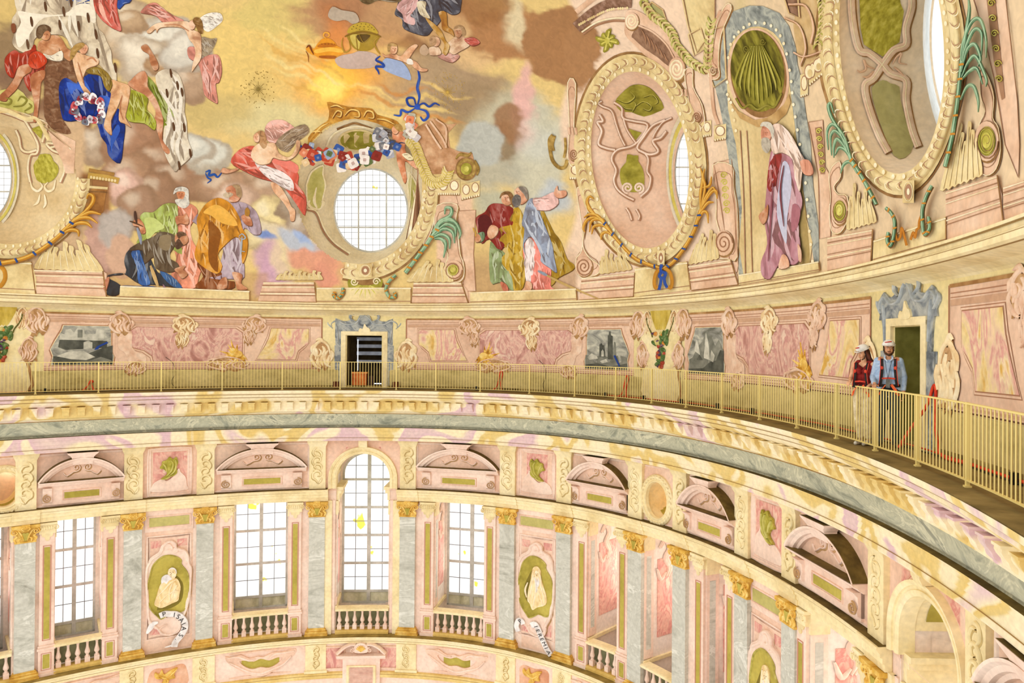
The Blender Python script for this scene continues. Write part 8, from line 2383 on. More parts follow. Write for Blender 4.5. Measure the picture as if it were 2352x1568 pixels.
# pilaster fields and columns
for lab, q, inset in (('pink pilaster with olive guilloche right of the second oval', tp('B2', (1880, -20), (2040, -60), (2100, 900), (2090, 960), (2040, 960), (1980, 600)), tp('B2', (1930, 60), (2000, 50), (2030, 420), (2000, 480), (1970, 420))), ('pink pilaster with olive guilloche left of the tallest oval', tp('A3', (410, 1100), (540, 1080), (560, 1500), (600, 1568)) + tp('B3', (610, 640), (510, 660), (500, 100)), tp('A3', (470, 1150), (530, 1140), (560, 1568), (520, 1568))),
      ('olive guilloche strip upper right corner', tp('A3', (1880, -60), (2180, -60), (2290, 900), (2310, 1300), (2300, 1600), (2180, 1300), (2080, 700), (1960, 200)), tp('A3', (2010, -40), (2090, -40), (2180, 880), (2150, 900), (2080, 560))), ('pink pilaster behind the round window volute', tp('B1', (1640, 260), (1830, 260), (1850, 345), (1640, 345)), None),
      ('rose column left of the red-robed apostle', tp('B1', (1850, 410), (2010, 400), (1990, 800), (2010, 1130), (1900, 1130), (1900, 900), (1860, 600)), None), ('cream pilaster top beside the second oval, left', tp('B2', (640, 140), (780, 140), (790, 190), (650, 205)), None)):
 r = thing('painted_pilaster', lab, 'painted pilaster', group='painted pilasters of the dome')
 poly(r, 'pilaster_body', q, PLA if 'cream' not in lab else PLC, .010, None, 1)
 p = np.array(q)
 pth(r, 'edge_line', list(p) + [p[0]], 1.6, RLN, .012, 1, .008)
 if inset:
  c = np.array(inset)
  poly(r, 'guilloche_field', inset, RLN, .016)
  a0_, a1_ = (c[0] + c[1]) / 2, c[2:].mean(0)
  wv = np.linalg.norm(c[1] - c[0]) * .36
  n = 6
  for i in range(n):
   m0 = a0_ + (a1_ - a0_) * (i + .5) / n
   sp2 = spiral(m0[0], m0[1], wv * 1.2, 1.5, i * PI, 1 if i % 2 else -1, 20, .15)
   pth(r, 'guilloche', sp2, 3, OLT if 'olive' in lab else PLT, .022, 1, .02)
# gold scrolled crest over the round window
r = thing('gold_crest', 'gold scrolled crest arching over the round window', 'painted ornament')
Q = tp('A1', (500, 1240), (560, 1170), (640, 1110), (680, 1080), (690, 1000), (670, 920), (740, 930), (860, 960), (1000, 970), (1080, 980), (1120, 1030), (1220, 1060), (1300, 1090), (1320, 1130), (1240, 1160), (1120, 1110), (920, 1068), (760, 1100), (640, 1160), (520, 1290))
poly(r, 'crest_body', Q, mat('crest_gold', ['#8f5a1c', '#c08630', '#e0ac50'], 3, .8), .014, None, 2)
for q in ([(720, 1060), (760, 1000), (800, 1010), (790, 1050), (750, 1040)], [(830, 1040), (880, 990), (950, 1000), (960, 1050), (910, 1050)], [(1000, 1050), (1030, 1000), (1080, 1010), (1090, 1060), (1040, 1060)], [(560, 1200), (620, 1140), (680, 1110)], [(1120, 1070), (1200, 1080), (1280, 1120)], [(700, 960), (760, 950), (820, 980)], [(540, 1190), (580, 1180), (620, 1190)]):
 pth(r, 'scroll_dark', [(a + 1.5, b + 1.5) for a, b in tp('A1', *q)], 5, plain('#7a4614'), .02, 5, .01, False, True); pth(r, 'scroll_light', tp('A1', *q), 4, plain('#f0cc78'), .026, 5, .02, False, True)
for k in range(26):
 p = cr_(np.array(tp('A1', (500, 1300), (540, 1230), (620, 1160), (700, 1115))), 8, False)
 c = p[int(k / 25 * (len(p) - 1))]
 poly(r, 'bead', oval(c[0], c[1], 2, 2.6, 7), plain('#c89440'), .03)
# architecture right of the round window: stacked corn garland and cornice
r = thing('corn_garland', 'yellow corn and egg garland right of the round window', 'painted garland')
poly(r, 'cornice_shade', tp('A1', (1480, 1150), (1620, 1060), (1760, 1120), (1840, 1110), (1760, 1200), (1780, 1330), (1850, 1360), (1980, 1380), (2020, 1560), (1600, 1568), (1500, 1400)), mat('cornice_rose_brown', ['#a8784c', '#c4946c', '#dcb48c'], 2.5, .85), .012, None, 1)
for q in ([(1560, 1120), (1640, 1250), (1700, 1340)], [(1600, 1090), (1700, 1230), (1750, 1330)], [(1650, 1070), (1740, 1150), (1740, 1330)]):
 pth(r, 'cornice_line', tp('A1', *q), 5, PLA, .016); pth(r, 'cornice_dark', [(a + 3, b) for a, b in tp('A1', *q)], 2, PBR, .018)
p = cr_(np.array(tp('A1', (1400, 1240), (1460, 1320), (1500, 1420), (1540, 1520), (1580, 1600), (1640, 1640), (1720, 1620), (1760, 1540))), 8, False)
for k in range(0, len(p) - 1):
 t = p[k + 1] - p[k]; t /= np.linalg.norm(t) + 1e-6; nr = np.array([-t[1], t[0]])
 for s in (-1, 1):
  pth(r, 'ear_leaf', [p[k], p[k] + nr * s * 8 + t * 3, p[k] + nr * s * 13 + t * 11], 6, [mat('corn_yellow', ['#a8903c', '#ccb654', '#e8d888'], 5, .8), PLC][(k + (s > 0)) % 2], .03, 3, .03, False, True)
r = thing('bronze_boss', 'round bronze-gold boss with rings, right of the round window', 'painted ornament')
c = tp('A1', (1925, 1520))[0]
for rr_, m_, o2 in ((25, PBR, .03), (22, mat('boss_bronze', ['#7a5c24', '#a48440', '#c8a860'], 5, .7), .036), (15, PBR, .042), (13, POL, .048), (6, OLT, .054)):
 poly(r, 'ring', oval(c[0], c[1], rr_, rr_ * 1.08, 26), m_, o2)
for q in ([(1830, 1430), (1870, 1390), (1940, 1400), (1970, 1370)], [(2000, 1440), (2030, 1520), (2020, 1580)]):
 pth(r, 'curl', tp('A1', *q), 8, mat('boss_bronze', ''), .03, 5, .03, False, True)
r = thing('gold_bracket', 'bronze curled bracket peeping from the clouds left of the second oval', 'painted ornament')
for q, w_ in (([(430, 1215), (400, 1260), (405, 1350), (430, 1450), (490, 1510), (540, 1500), (560, 1440)], 8), ([(440, 1220), (420, 1300), (430, 1360)], 10), ([(540, 1240), (545, 1340), (530, 1420)], 6)):
 pth(r, 'curl', tp('A2', *q), w_, mat('boss_bronze', ''), .03, 5, .03)
# gilt palm at the left edge
palm('gilt palm stalk bound in blue along the left oval frame', tp('B0', (-60, 880), (60, 870), (230, 830), (380, 750), (510, 650), (600, 560), (680, 480)),
  [tp('B0', *q) for q in ([(660, 490), (760, 420), (830, 340), (840, 280), (800, 260), (780, 300)], [(640, 510), (740, 450), (820, 420), (910, 440)], [(620, 540), (700, 480), (800, 470), (880, 520)], [(600, 570), (700, 520), (780, 520), (830, 560)], [(560, 620), (630, 580), (700, 590), (710, 640)])], 10, True, 'gilt palm branches')
pth(thing('gold_ring', 'gold ring end of a palm stalk at the far left edge', 'painted ornament'), 'ring', tp('B0', (0, 900), (40, 950), (45, 1020), (10, 1080), (-30, 1090)), 10, G1, .06)
r = thing('brown_column', 'brown entablature and column between clouds, left', 'painted pilaster')
poly(r, 'column', tp('B0', (770, 200), (960, 210), (930, 420), (900, 440), (820, 430), (740, 420), (700, 380)), mat('brown_column', ['#8a5a2c', '#a8743c', '#c09050'], 2, .85), .012)
for q, w_, m_ in (([(760, 190), (970, 205)], 6, PLC), ([(790, 90), (960, 110), (1070, 140)], 14, plain('#c09a48')), ([(770, 230), (960, 240)], 3, PBR), ([(800, 40), (900, 60), (1030, 80)], 8, plain('#a87c3c'))):
 pth(r, 'moulding', tp('B0', *q), w_, m_, .02, 1, .02)
for k in range(9):
 poly(r, 'bead', oval(*tp('B0', (820 + k * 27, 105 + k * 4))[0], 3, 3.6, 8), PLC, .05)
# olive lattice coffers at top right centre
for lab, q in (('olive dotted coffer at the top, right of centre', tp('A2', (1270, 60), (1320, 20), (1420, 90), (1450, 180), (1380, 130))), ('plain cream coffer beside the garland, top', tp('A2', (1650, 310), (1760, 250), (1810, 430), (1700, 500)))):
 r = thing('coffer', lab, 'painted panel')
 poly(r, 'coffer_field', q, _M['dull_olive'] if 'olive' in lab else PLC, .012); pth(r, 'coffer_frame', list(q) + [q[0]], 4, PLC, .016, 1, .02); pth(r, 'coffer_line', [(a + 2, b + 2) for a, b in list(q) + [q[0]]], 1.6, RLN, .03, 1, .006)
# star and dot clusters
for lab, c, m_ in (('small brown star with a ring of dots in the golden sky', (593, 205), plain('#8a7434')), ('small gold star with dots on the brown cloud', (1028, 212), plain('#c9a44c'))):
 r = thing('painted_star', lab, 'painted star')
 for k in range(16):
  a = k * PI / 8
  L_ = 18 if k % 2 == 0 else 11
  pth(r, 'ray', [(c[0], c[1]), (c[0] + L_ * math.cos(a), c[1] + L_ * math.sin(a))], 2.4, m_, .014, 1, .004, False, True)
 mb = MB()
 for k in range(70):
  a = RF.uniform(0, 2 * PI); q = RF.uniform(20, 44)
  sheet(mb, [oval(c[0] + q * math.cos(a), c[1] + q * 1.1 * math.sin(a), 1.1, 1.1, 5)], Dm, .014, None, 99)
 o = mb.build('dots', m_, r); o['kind'] = 'stuff'

r = thing('hanging_festoon', 'cream egg string and leaf festoon left of the tallest oval', 'painted garland')
poly(r, 'pier', [(1838, -40), (1905, -40), (1912, 60), (1935, 160), (1900, 175), (1850, 190), (1830, 120), (1822, 60)], mat('pier_shade', ['#b08c58', '#c9a874', '#dcc090'], 2, .85), .010)
for x, y, a, b in ((1901, 32, 10, 16), (1908, 78, 9, 16), (1898, 130, 9, 13), (1878, 150, 9, 14), (1858, 165, 9, 15)):
 poly(r, 'egg_rim', oval(x, y, a + 2, b + 3, 16), RLN, .03); poly(r, 'egg', oval(x, y, a, b, 16), PLT, .035); poly(r, 'egg_core', oval(x + 2, y + 3, a * .6, b * .6, 12), PLC, .04)
for k in range(16):
 u = k / 15
 x, y = 1884 - 8 * u + 10 * math.sin(u * 3), -20 + 120 * u
 for s in (-1, 1):
  pth(r, 'leaf', [(x, y), (x + s * 7, y + 5), (x + s * 9, y + 14)], 6, [PLC, plain('#b4ac58')][(k + (s > 0)) % 2], .04, 3, .03, False, True)
for q, w_ in (([(1810, 10), (1850, 14), (1868, 60), (1862, 100)], 5), ([(1800, 40), (1836, 60), (1850, 110), (1838, 150)], 4), ([(1822, 120), (1845, 130), (1880, 120), (1895, 105)], 4)):
 pth(r, 'moulding', q, w_, PLA, .03); pth(r, 'moulding_shade', [(a + 3, b + 3) for a, b in q], 3, PBR, .022)
for lab, q in (('cream coffered strip above the garland, top right of centre', [(1560, -40), (1640, -40), (1640, 60), (1600, 120), (1580, 60)]), ('long olive-grey coffer left of the painted niche', [(1625, 70), (1662, 60), (1668, 180), (1640, 200), (1622, 150)]), ('brown coffer between the niche arch and the tallest oval', [(1790, -40), (1830, -40), (1836, 40), (1812, 30)])):
 r = thing('coffer', lab, 'painted panel', group='painted coffers')
 poly(r, 'coffer_field', q, {'c': PLC, 'l': _M['dull_olive'], 'b': _M['brown_recess']}[lab[0]], .012); pth(r, 'coffer_frame', list(q) + [q[0]], 4, PLC, .016, 1, .02); pth(r, 'coffer_line', [(a + 2, b + 2) for a, b in list(q) + [q[0]]], 1.6, RLN, .03, 1, .006)
volute('pink bracket with small spiral left of the painted niche', (1638, 160), [(1668, 10), (1680, 20), (1656, 80), (1650, 140), (1652, 175), (1636, 182), (1626, 165), (1636, 110), (1648, 50)], None, 9, .8)
volute('pink bracket with drops right of the second oval', (1600, 268), [(1572, 165), (1590, 158), (1592, 200), (1612, 240), (1618, 285), (1600, 296), (1588, 270), (1580, 220)], None, 12, .8)
volute('pink bracket with drops left of the second oval', (1318, 354), [(1304, 190), (1322, 192), (1318, 290), (1330, 340), (1334, 375), (1316, 384), (1304, 360), (1308, 290)], None, 13, .8)
for k in range(3):
 for x, y in ((1558, 205), (1306, 293)):
  pth(r, 'guttae', [(x + k * 8, y), (x + k * 8 + 2, y + 16)], 6, PLA, .05, 1, .04)
# ------------------------------------------------------------------ the two visitors on the walkway
def floorhit(px, py):
 u, v = rays(px, py)
 D = -CAMZ / v
 return np.array([u * D, D, 0.0])

def ball(mb, c, r, seg=14):
 rx, ry, rz = (r, r, r) if np.isscalar(r) else r
 n = 9
 V, a = [], np.linspace(0, 2 * PI, seg, endpoint=False)
 for k in range(n):
  f = -PI / 2 + PI * k / (n - 1)
  V += [(c[0] + rx * math.cos(f) * math.cos(x), c[1] + ry * math.cos(f) * math.sin(x), c[2] + rz * math.sin(f)) for x in a]
 mb.add(V, gridfaces(n, seg, False, True))

def limb(mb, pts, rs, k=1.0):
 """tapering limb with rounded joints"""
 for i in range(len(pts) - 1):
  a, b = np.array(pts[i], float), np.array(pts[i + 1], float)
  n = 7
  u = np.linspace(0, 1, n)[:, None]
  tube(mb, a + (b - a) * u, (np.linspace(rs[i], rs[i + 1], n)) * k, 12)
 for p, r in zip(pts, rs):
  ball(mb, p, r * k, 12)

def fuse(mb, name, m, parent, vox, smooth=4):
 """one continuous skin over overlapping volumes"""
 o = mb.build(name, m, None, True)
 md = o.modifiers.new('r', 'REMESH')
 md.mode = 'VOXEL'
 md.voxel_size = vox
 md.use_smooth_shade = True
 m2 = o.modifiers.new('s', 'SMOOTH')
 m2.iterations = smooth
 m2.factor = .5
 bpy.context.view_layer.update()
 me = bpy.data.meshes.new_from_object(o.evaluated_get(bpy.context.evaluated_depsgraph_get()))
 bpy.data.objects.remove(o)
 me.materials.clear()
 me.materials.append(m)
 q = bpy.data.objects.new(name, me)
 COL.objects.link(q)
 q.parent = parent
 return q

def hand(mb, w, fdir, pdir, side, curl=.5, s=1.0):
 """palm and five fingers from the wrist w; fdir along the fingers, pdir out of the back of the hand, side towards the thumb"""
 w, f, p, t = [np.array(v, float) for v in (w, fdir, pdir, side)]
 f /= np.linalg.norm(f); p /= np.linalg.norm(p); t /= np.linalg.norm(t)
 for k in (-1, 0, 1):
  limb(mb, [w + t * k * .010 * s, w + f * .085 * s + t * k * .026 * s], [.020 * s, .015 * s])
 for k, L in ((-1.5, .062), (-.5, .078), (.5, .084), (1.5, .074)):
  b = w + f * .085 * s + t * k * .019 * s
  d1 = f * math.cos(curl * .6) - p * math.sin(curl * .6)
  d2 = f * math.cos(curl * 1.5) - p * math.sin(curl * 1.5)
  d3 = f * math.cos(curl * 2.3) - p * math.sin(curl * 2.3)
  q1 = b + d1 * L * .42 * s
  q2 = q1 + d2 * L * .33 * s
  limb(mb, [b, q1, q2, q2 + d3 * L * .25 * s], [.0095 * s, .009 * s, .008 * s, .007 * s])
 b = w + f * .03 * s + t * .028 * s
 limb(mb, [b, b + (f * .6 + t * .8) * .035 * s, b + (f * .9 + t * .55 - p * .3) * .068 * s], [.012 * s, .010 * s, .008 * s])

def head_mesh(mb, c, yaw, pitch, s=1.0):
 """skull, jaw, nose, brow and ears; faces -y before turning"""
 cy_, sy_ = math.cos(yaw), math.sin(yaw)
 cx_, sx_ = math.cos(pitch), math.sin(pitch)

 def T(p):
  x, y, z = np.array(p, float) * s
  y, z = y * cx_ - z * sx_, y * sx_ + z * cx_
  return np.array([c[0] + x * cy_ - y * sy_, c[1] + x * sy_ + y * cy_, c[2] + z])
 B = lambda p, r: ball(mb, T(p), np.array(r if not np.isscalar(r) else (r, r, r)) * s, 14)
 B((0, .015, .045), (.075, .092, .085)); B((0, -.015, -.01), (.064, .075, .085)); B((0, -.04, -.07), (.042, .042, .04)); B((0, -.068, -.092), (.020, .016, .016))
 for k in (-1, 1):
  B((k * .035, -.052, -.03), (.024, .03, .03)); B((k * .026, -.078, .03), (.024, .012, .010)); B((k * .076, .01, -.01), (.010, .018, .030))
 for q in range(5):
  u = q / 4
  B((0, -.085 - .022 * u, .018 - .04 * u), .009 + .004 * u)
 for k in (-1, 1):
  B((k * .011, -.099, -.024), .008)
 B((0, -.088, -.054), (.022, .009, .007)); B((0, -.085, -.065), (.020, .009, .008))
 return T

def extras(par, T, s, skin, browc, lipc, eyec):
 for k in (-1, 1):
  mb = MB(); ball(mb, T((k * .028, -.084, .012)), np.array((.011, .007, .007)) * s, 10); e = mb.build('eye', mat('eye_white', '#d8cfc4', rough=.3), par, True)
  mb = MB(); ball(mb, T((k * .028, -.0895, .012)), .0050 * s, 8); mb.build('iris', mat(eyec, '#2c1c12', rough=.2), e, True)
  mb = MB(); limb(mb, [T((k * .012, -.092, .033)), T((k * .03, -.092, .038)), T((k * .044, -.082, .032))], [.004 * s, .005 * s, .003 * s]); mb.build('eyebrow', browc, par, True)
 mb = MB(); limb(mb, [T((-.022, -.092, -.058)), T((0, -.098, -.057)), T((.022, -.092, -.058))], [.003 * s, .0055 * s, .003 * s]); mb.build('lips', lipc, par, True)

def helmet(name, lab, c, T, s, par_group):
 h = thing(name, lab, 'helmet', group=par_group)
 mb = MB()
 n, seg = 9, 28
 V, a = [], np.linspace(0, 2 * PI, seg, endpoint=False)
 for k in range(n):
  f = (PI / 2) * k / (n - 1)
  for x in a:
   r = math.cos(f) * (1 + .03 * math.cos(6 * x) * (k < 3))
   V.append(T((.100 * r * math.cos(x), .122 * r * math.sin(x) + .012, .066 + .090 * math.sin(f))))
 mb.add(V, gridfaces(n, seg, False, True)); mb.build('shell', mat('white_helmet', ['#cfccc4', '#e9e6de', '#f4f2ec'], 5, .35), h, True)
 mb = MB()
 tube(mb, [T((.103 * math.cos(x), .126 * math.sin(x) + .010 - (.03 if math.sin(x) < -.5 else 0), .064 + .008 * math.sin(x))) for x in a], .007, 6, True); mb.build('rim', mat('helmet_rim', '#d8d4ca', rough=.4), h, True)
 mb = MB()
 for k in range(5):
  x = -2.2 + .22 * k
  ball(mb, T((.085 * math.cos(x), .105 * math.sin(x) + .012, .112 + .004 * k)), np.array((.02, .02, .008)), 8)
 mb.build('red_emblem', mat('helmet_red', '#c22c1c', rough=.4), h, True)
 mb = MB()
 for k in (-1, 1):
  tube(mb, [T((k * .082, -.02, .05)), T((k * .082, -.025, -.03)), T((k * .05, -.045, -.095)), T((0, -.06, -.118))], .006, 6)
 mb.build('chin_strap', BLK, h, True)
 return h

MPOS, WPOS = floorhit(2040, 1026), floorhit(1984, 1021)
SKIN = mat('skin_tan', ['#b9805c', '#cf9670', '#dba682'], 9, .55)
SKIN2 = mat('skin_light', ['#c08a64', '#d8a17a', '#e2b28c'], 9, .55)
LIP = mat('lip_tone', '#a85a4a', rough=.5)

def rootp(name, lab, pos, yaw):
 r = thing(name, lab, 'person', tuple(pos))
 r.rotation_euler.z = yaw
 r.scale = (1.07,) * 3
 return r

# --- man
MR = -.24
yawm = math.atan2(MPOS[0], MPOS[1]) * -1.0
man = rootp('person', 'man in white helmet, light blue shirt and dark jeans, hand on the railing', MPOS, yawm)
SHR, SHL = (-.165, 0, 1.465), (.165, 0, 1.465)
ER, WR = (-.245, .02, 1.20), (-.21, MR, 1.065)
EL, WL = (.235, .03, 1.19), (.225, -.02, .93)
HR, HL = (-.09, 0, .93), (.09, 0, .93)
KR, KL = (-.115, -.02, .50), (.10, -.02, .50)
AR, AL = (-.13, .02, .09), (.11, .02, .09)
mb = MB()
for x in (-.10, 0, .10):
 limb(mb, [(x, 0, .98), (x, -.005, 1.2), (x, 0, 1.42)], [.085, .095, .095])
limb(mb, [(-.13, 0, 1.46), (.13, 0, 1.46)], [.075, .075]); limb(mb, [(0, 0, 1.45), (0, -.005, 1.60)], [.065, .055])
for q, rs in (((SHR, ER, WR), (.062, .043, .030)), ((SHL, EL, WL), (.062, .043, .030)), ((HR, KR, AR), (.095, .062, .042)), ((HL, KL, AL), (.095, .062, .042))):
 limb(mb, q, rs)
for x, a in ((-.13, AR), (.11, AL)):
 limb(mb, [(x, .04, .05), (x + (x > 0) * .02 - (x < 0) * .02, -.14, .035)], [.04, .03])
hand(mb, WR, (-.05, -.9, -.1), (0, -.1, 1), (1, -.1, 0), .75)
hand(mb, WL, (.02, -.1, -1), (1, -.2, 0), (0, -1, 0), .55)
T = head_mesh(mb, (0, -.02, 1.675), .10, .05)
fuse(mb, 'body', SKIN, man, .0065, 3)
BEARD = mat('brown_beard', ['#3c2616', '#55361f', '#6d482c'], 30, .8)
extras(man, T, 1, SKIN, BEARD, LIP, 'iris_brown')
mb = MB()
for k in range(-5, 6):
 x = k * .0125
 ball(mb, T((x, -.078 + abs(x) * .75, -.088 + abs(x) * .45)), (.016, .012, .022), 8)
for k in (-1, 1):
 ball(mb, T((k * .066, -.02, -.035)), (.01, .02, .035), 8); ball(mb, T((k * .014, -.098, -.043)), (.014, .006, .006), 8)
mb.build('beard', BEARD, man, True)
mb = MB(); ball(mb, T((0, .03, .02)), (.082, .085, .075), 16); mb.build('hair', BEARD, man, True)
SHIRT = mat('light_blue_shirt', ['#7d97b8', '#9fb6d2', '#b4c8de', '#c6d6e6'], 7, .85, dist=1.2, bump=.3)
mb = MB()
for x in (-.105, 0, .105):
 limb(mb, [(x * 1.05, 0, .90), (x, -.012, 1.18), (x, -.005, 1.42)], [.088, .094, .094])
limb(mb, [(-.12, 0, 1.45), (.12, 0, 1.45)], [.078, .078])
limb(mb, [SHR, ER, (-.215, MR * .8, 1.08)], [.066, .054, .042]); limb(mb, [SHL, EL, (.228, -.01, .99)], [.066, .054, .042])
sh = fuse(mb, 'shirt', SHIRT, man, .010, 3)
mb = MB()
for k in (-1, 1):
 limb(mb, [(k * .055, -.04, 1.545), (k * .062, -.09, 1.51), (k * .02, -.112, 1.46)], [.018, .016, .010])
limb(mb, [(-.055, .05, 1.55), (.055, .05, 1.55)], [.018, .018]); mb.build('collar', SHIRT, sh, True)
mb = MB()
for q in ((HR, KR, AR), (HL, KL, AL)):
 limb(mb, q, [.115, .082, .070])
limb(mb, [(-.08, 0, .95), (.08, 0, .95)], [.115, .115])
fuse(mb, 'jeans', mat('dark_jeans', ['#141d24', '#1f2c36', '#2e3e48'], 12, .85, bump=.2), man, .010, 2)
for x in (-.14, .12):
 mb = MB(); limb(mb, [(x, .05, .05), (x, -.05, .045), (x * 1.15, -.17, .035)], [.052, .047, .038]); fuse(mb, 'shoe', mat('black_shoe', '#201d1c', rough=.5), man, .008, 1)
helmet('helmet', 'white safety helmet with red emblem on the man', None, T, 1, 'safety helmets').parent = None
HARN = mat('black_red_webbing', ['#1a1614', '#241c1a', '#2c2422'], 20, .7)
HRED = mat('red_webbing', ['#b0301c', '#d0402a', '#e0583c'], 14, .7)

def strap(mb, pts, w=.02, n=6):
 p = cr_(np.array(pts, float), n, False) if len(pts) > 2 else np.array(pts, float)
 tube(mb, p, w, 6)

def cr3(pts, n=6):
 p = np.asarray(pts, float)
 u = np.linspace(0, len(p) - 1, (len(p) - 1) * n + 1)
 return np.stack([np.interp(u, range(len(p)), p[:, k]) for k in range(3)], 1)

def flatstrap(mb, pts, w, up=(1, 0, 0), nrm=None):
 p = cr3(pts, 3)
 u = np.array(up, float) * w / 2
 V = []
 for q in p:
  V += [q - u, q - u + (0, -.008, 0), q + u + (0, -.008, 0), q + u]
 mb.add(V, gridfaces(len(p), 4, False, True))

def harness(lab, base, rotz, k, zt, zc, zb, xw):
 h = thing('safety_harness', lab, 'harness', tuple(base), 'safety harnesses')
 h.rotation_euler.z = rotz
 h.scale = (1.07,) * 3
 for s in (-1, 1):
  mb = MB(); flatstrap(mb, [(s * .10, .02, zt + .075), (s * .105, -.085, zt + .03), (s * xw, -.128, zc), (s * (xw + .015), -.132, zb + .1), (s * (xw + .03), -.12, zb)], .048); mb.build('shoulder_strap', HARN, h)
  mb = MB(); flatstrap(mb, [(s * (.10 + .02), .02, zt + .082), (s * .125, -.09, zt + .034), (s * (xw + .022), -.134, zc), (s * (xw + .036), -.138, zb + .1), (s * (xw + .05), -.124, zb)], .010); mb.build('red_edging', HRED, h)
  mb = MB(); ball(mb, (s * (xw + .002), -.145, zc + .02), (.026, .012, .030), 10); mb.build('buckle', HRED, h, True)
  mb = MB(); flatstrap(mb, [(s * .04, -.13, zb + .02), (s * .11, -.14, zb - .08), (s * .15, -.11, zb - .17)], .05, (.7, 0, .5)); mb.build('leg_strap', mat('orange_webbing', ['#d8401c', '#f0602c', '#f87a40'], 14, .6), h)
 mb = MB(); flatstrap(mb, [(-xw, -.142, zc - .16), (0, -.148, zc - .15), (xw, -.142, zc - .16)], .026, (0, 0, 1)); mb.build('chest_strap', HRED, h)
 mb = MB(); flatstrap(mb, [(-.18, -.06, zb), (-.1, -.128, zb), (.1, -.128, zb), (.18, -.06, zb)], .05, (0, 0, 1)); mb.build('waist_belt', HARN, h)
 return h

harness('black and red climbing harness worn by the man', MPOS, yawm, 1, 1.46, 1.33, 1.05, .10)
t_ = thing('lanyard_device', 'grey device hanging on a dark neck cord on the man', 'device', tuple(MPOS)); t_.rotation_euler.z = yawm; t_.scale = (1.07,) * 3
mb = MB(); box3(mb, (-.01, -.165, 1.09), (.062, .018, .15)); mb.build('device', mat('grey_device', ['#4c4c48', '#66665f', '#7d7d74'], 9, .4), t_)
mb = MB(); tube(mb, [(-.06, -.02, 1.55), (-.05, -.12, 1.44), (-.01, -.155, 1.17)], .004, 5); tube(mb, [(.06, -.02, 1.55), (.04, -.12, 1.44), (-.01, -.155, 1.17)], .004, 5); mb.build('neck_cord', mat('navy_cord', '#1c2a44'), t_)

# --- woman, turned to the left and looking down
yaww = math.atan2(WPOS[0], WPOS[1]) * -1.0 - .45
wom = rootp('person', 'woman in white helmet, dark red sleeveless top and cream trousers, looking down', WPOS, yaww)
SHR, SHL = (-.165, 0, 1.40), (.165, 0, 1.40)
ER, WR = (-.23, -.02, 1.14), (-.13, -.23, 1.10)
EL, WL = (.20, .02, 1.12), (.14, -.16, 1.02)
HR, HL = (-.085, 0, .90), (.085, 0, .90)
KR, KL = (-.08, -.02, .48), (.08, -.03, .48)
AR, AL = (-.07, .03, .085), (.07, .03, .085)
mb = MB()
limb(mb, [(-.08, 0, .96), (-.06, 0, 1.12), (-.09, 0, 1.34)], [.085, .075, .08]); limb(mb, [(.08, 0, .96), (.06, 0, 1.12), (.09, 0, 1.34)], [.085, .075, .08])
for k in (-1, 1):
 ball(mb, (k * .07, -.065, 1.28), .062, 12)
limb(mb, [(-.11, 0, 1.39), (.11, 0, 1.39)], [.06, .06]); limb(mb, [(0, 0, 1.38), (0, -.03, 1.53)], [.052, .046])
for q, rs in (((SHR, ER, WR), (.050, .036, .025)), ((SHL, EL, WL), (.050, .036, .025)), ((HR, KR, AR), (.095, .056, .037)), ((HL, KL, AL), (.095, .056, .037))):
 limb(mb, q, rs)
for x in (-.07, .07):
 limb(mb, [(x, .04, .045), (x, -.12, .03)], [.036, .027])
hand(mb, WR, (.1, -.9, -.15), (0, -.1, 1), (1, 0, 0), .75, .9)
hand(mb, WL, (.0, -.8, -.4), (0, -.2, 1), (-1, 0, 0), .6, .9)
T = head_mesh(mb, (0, -.05, 1.60), -.35, .32, .95)
fuse(mb, 'body', SKIN2, wom, .0065, 3)
HAIR = mat('dark_auburn_hair', ['#2c140c', '#4a2214', '#6a3420'], 22, .6, stretch=(1, 1, .2))
extras(wom, T, .95, SKIN2, HAIR, LIP, 'iris_brown')
mb = MB(); ball(mb, T((0, .03, .02)), (.082, .088, .078), 14)
for k in (-1, 1):
 limb(mb, [T((k * .07, .0, .02)), T((k * .078, .03, -.08)), (k * .09 + .03, .05, 1.42), (k * .10 + .05, .07, 1.27)], [.022, .034, .040, .018])
limb(mb, [T((0, .08, .0)), (.03, .09, 1.45), (.07, .09, 1.26)], [.06, .065, .03])
fuse(mb, 'hair', HAIR, wom, .009, 2)
mb = MB()
for k in (-1, 1):
 limb(mb, [(k * .075, 0, .93), (k * .062, -.002, 1.12), (k * .085, 0, 1.33)], [.10, .088, .092]); ball(mb, (k * .07, -.068, 1.28), .070, 12); limb(mb, [(k * .10, -.01, 1.37), (k * .095, 0, 1.42)], [.062, .058])
tp_ = fuse(mb, 'sleeveless_top', mat('dark_red_cloth', ['#5c0f10', '#7c1a18', '#942822'], 9, .8, bump=.2), wom, .009, 3)
mb = MB()
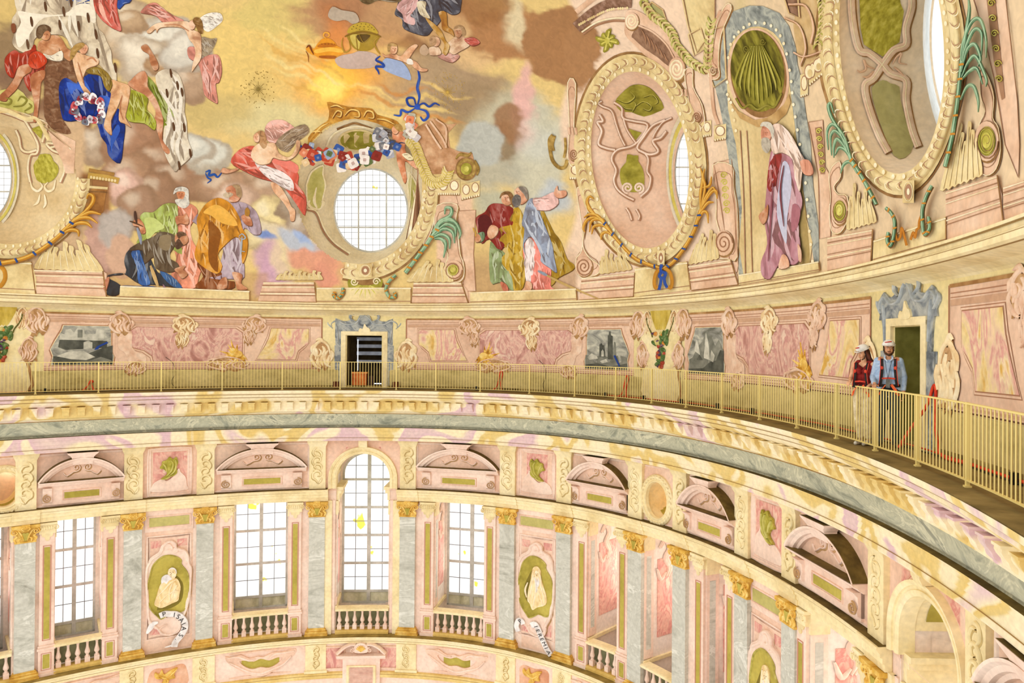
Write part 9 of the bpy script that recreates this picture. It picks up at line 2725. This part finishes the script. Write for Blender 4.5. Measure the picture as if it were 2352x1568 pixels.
for q in ((HR, KR, AR), (HL, KL, AL)):
 limb(mb, [q[0], q[1], (q[2][0], q[2][1], .16)], [.112, .084, .074])
limb(mb, [(-.07, 0, .93), (.07, 0, .93)], [.112, .112])
fuse(mb, 'trousers', mat('cream_trousers', ['#b09c74', '#cfbd96', '#e0d2b0'], 8, .85, dist=1, bump=.3), wom, .010, 2)
for x in (-.07, .07):
 mb = MB(); limb(mb, [(x, .05, .045), (x, -.04, .045), (x, -.15, .033)], [.046, .043, .034]); fuse(mb, 'shoe', mat('white_trainer', ['#bdb4a0', '#d8d0be', '#e8e2d4'], 10, .6), wom, .008, 1)
hw = helmet('helmet', 'white safety helmet with red emblem on the woman', None, T, .95, 'safety helmets')
hs = harness('black and red climbing harness worn by the woman', WPOS, yaww, 1, 1.385, 1.26, 1.02, .09)
# helmets are built in their wearer's frame
for o in bpy.data.objects:
 if o.name.startswith('helmet') and o.type == 'EMPTY':
  w_ = man if 'the man' in o['label'] else wom
  o.location = w_.location
  o.rotation_euler = w_.rotation_euler
  o.scale = w_.scale

# ------------------------------------------------------------------ daylight inside the open bays on the right
for i, (a, b, k) in enumerate(OPEN):
 if i < 12:
  tc = (a + b) / 2
  p, e, n = frame_t(tc, 3.3 if a > 8 else 2.75, -6.4)
  l = bpy.data.lights.new('bay_daylight', 'AREA')
  l.shape = 'RECTANGLE'
  l.size, l.size_y = b - a, 3.5
  l.energy = 60 if a > 8 else 28
  l.color = (1, .95, .85)
  o = bpy.data.objects.new('bay_daylight', l)
  o.location = p
  o.rotation_euler = Vector(-n).to_track_quat('-Z', 'Z').to_euler()
  COL.objects.link(o)
# point lamps added to brighten the small rooms behind the round openings
for t in (-12.2, 11.55):
 p, e, n = frame_t(t, 2.3, -2.75)
 l = bpy.data.lights.new('room_fill_light', 'POINT')
 l.energy = 22
 l.shadow_soft_size = .12
 l.color = (1, .88, .66)
 o = bpy.data.objects.new('room_fill_light', l)
 o.location = p + e * .25
 COL.objects.link(o)
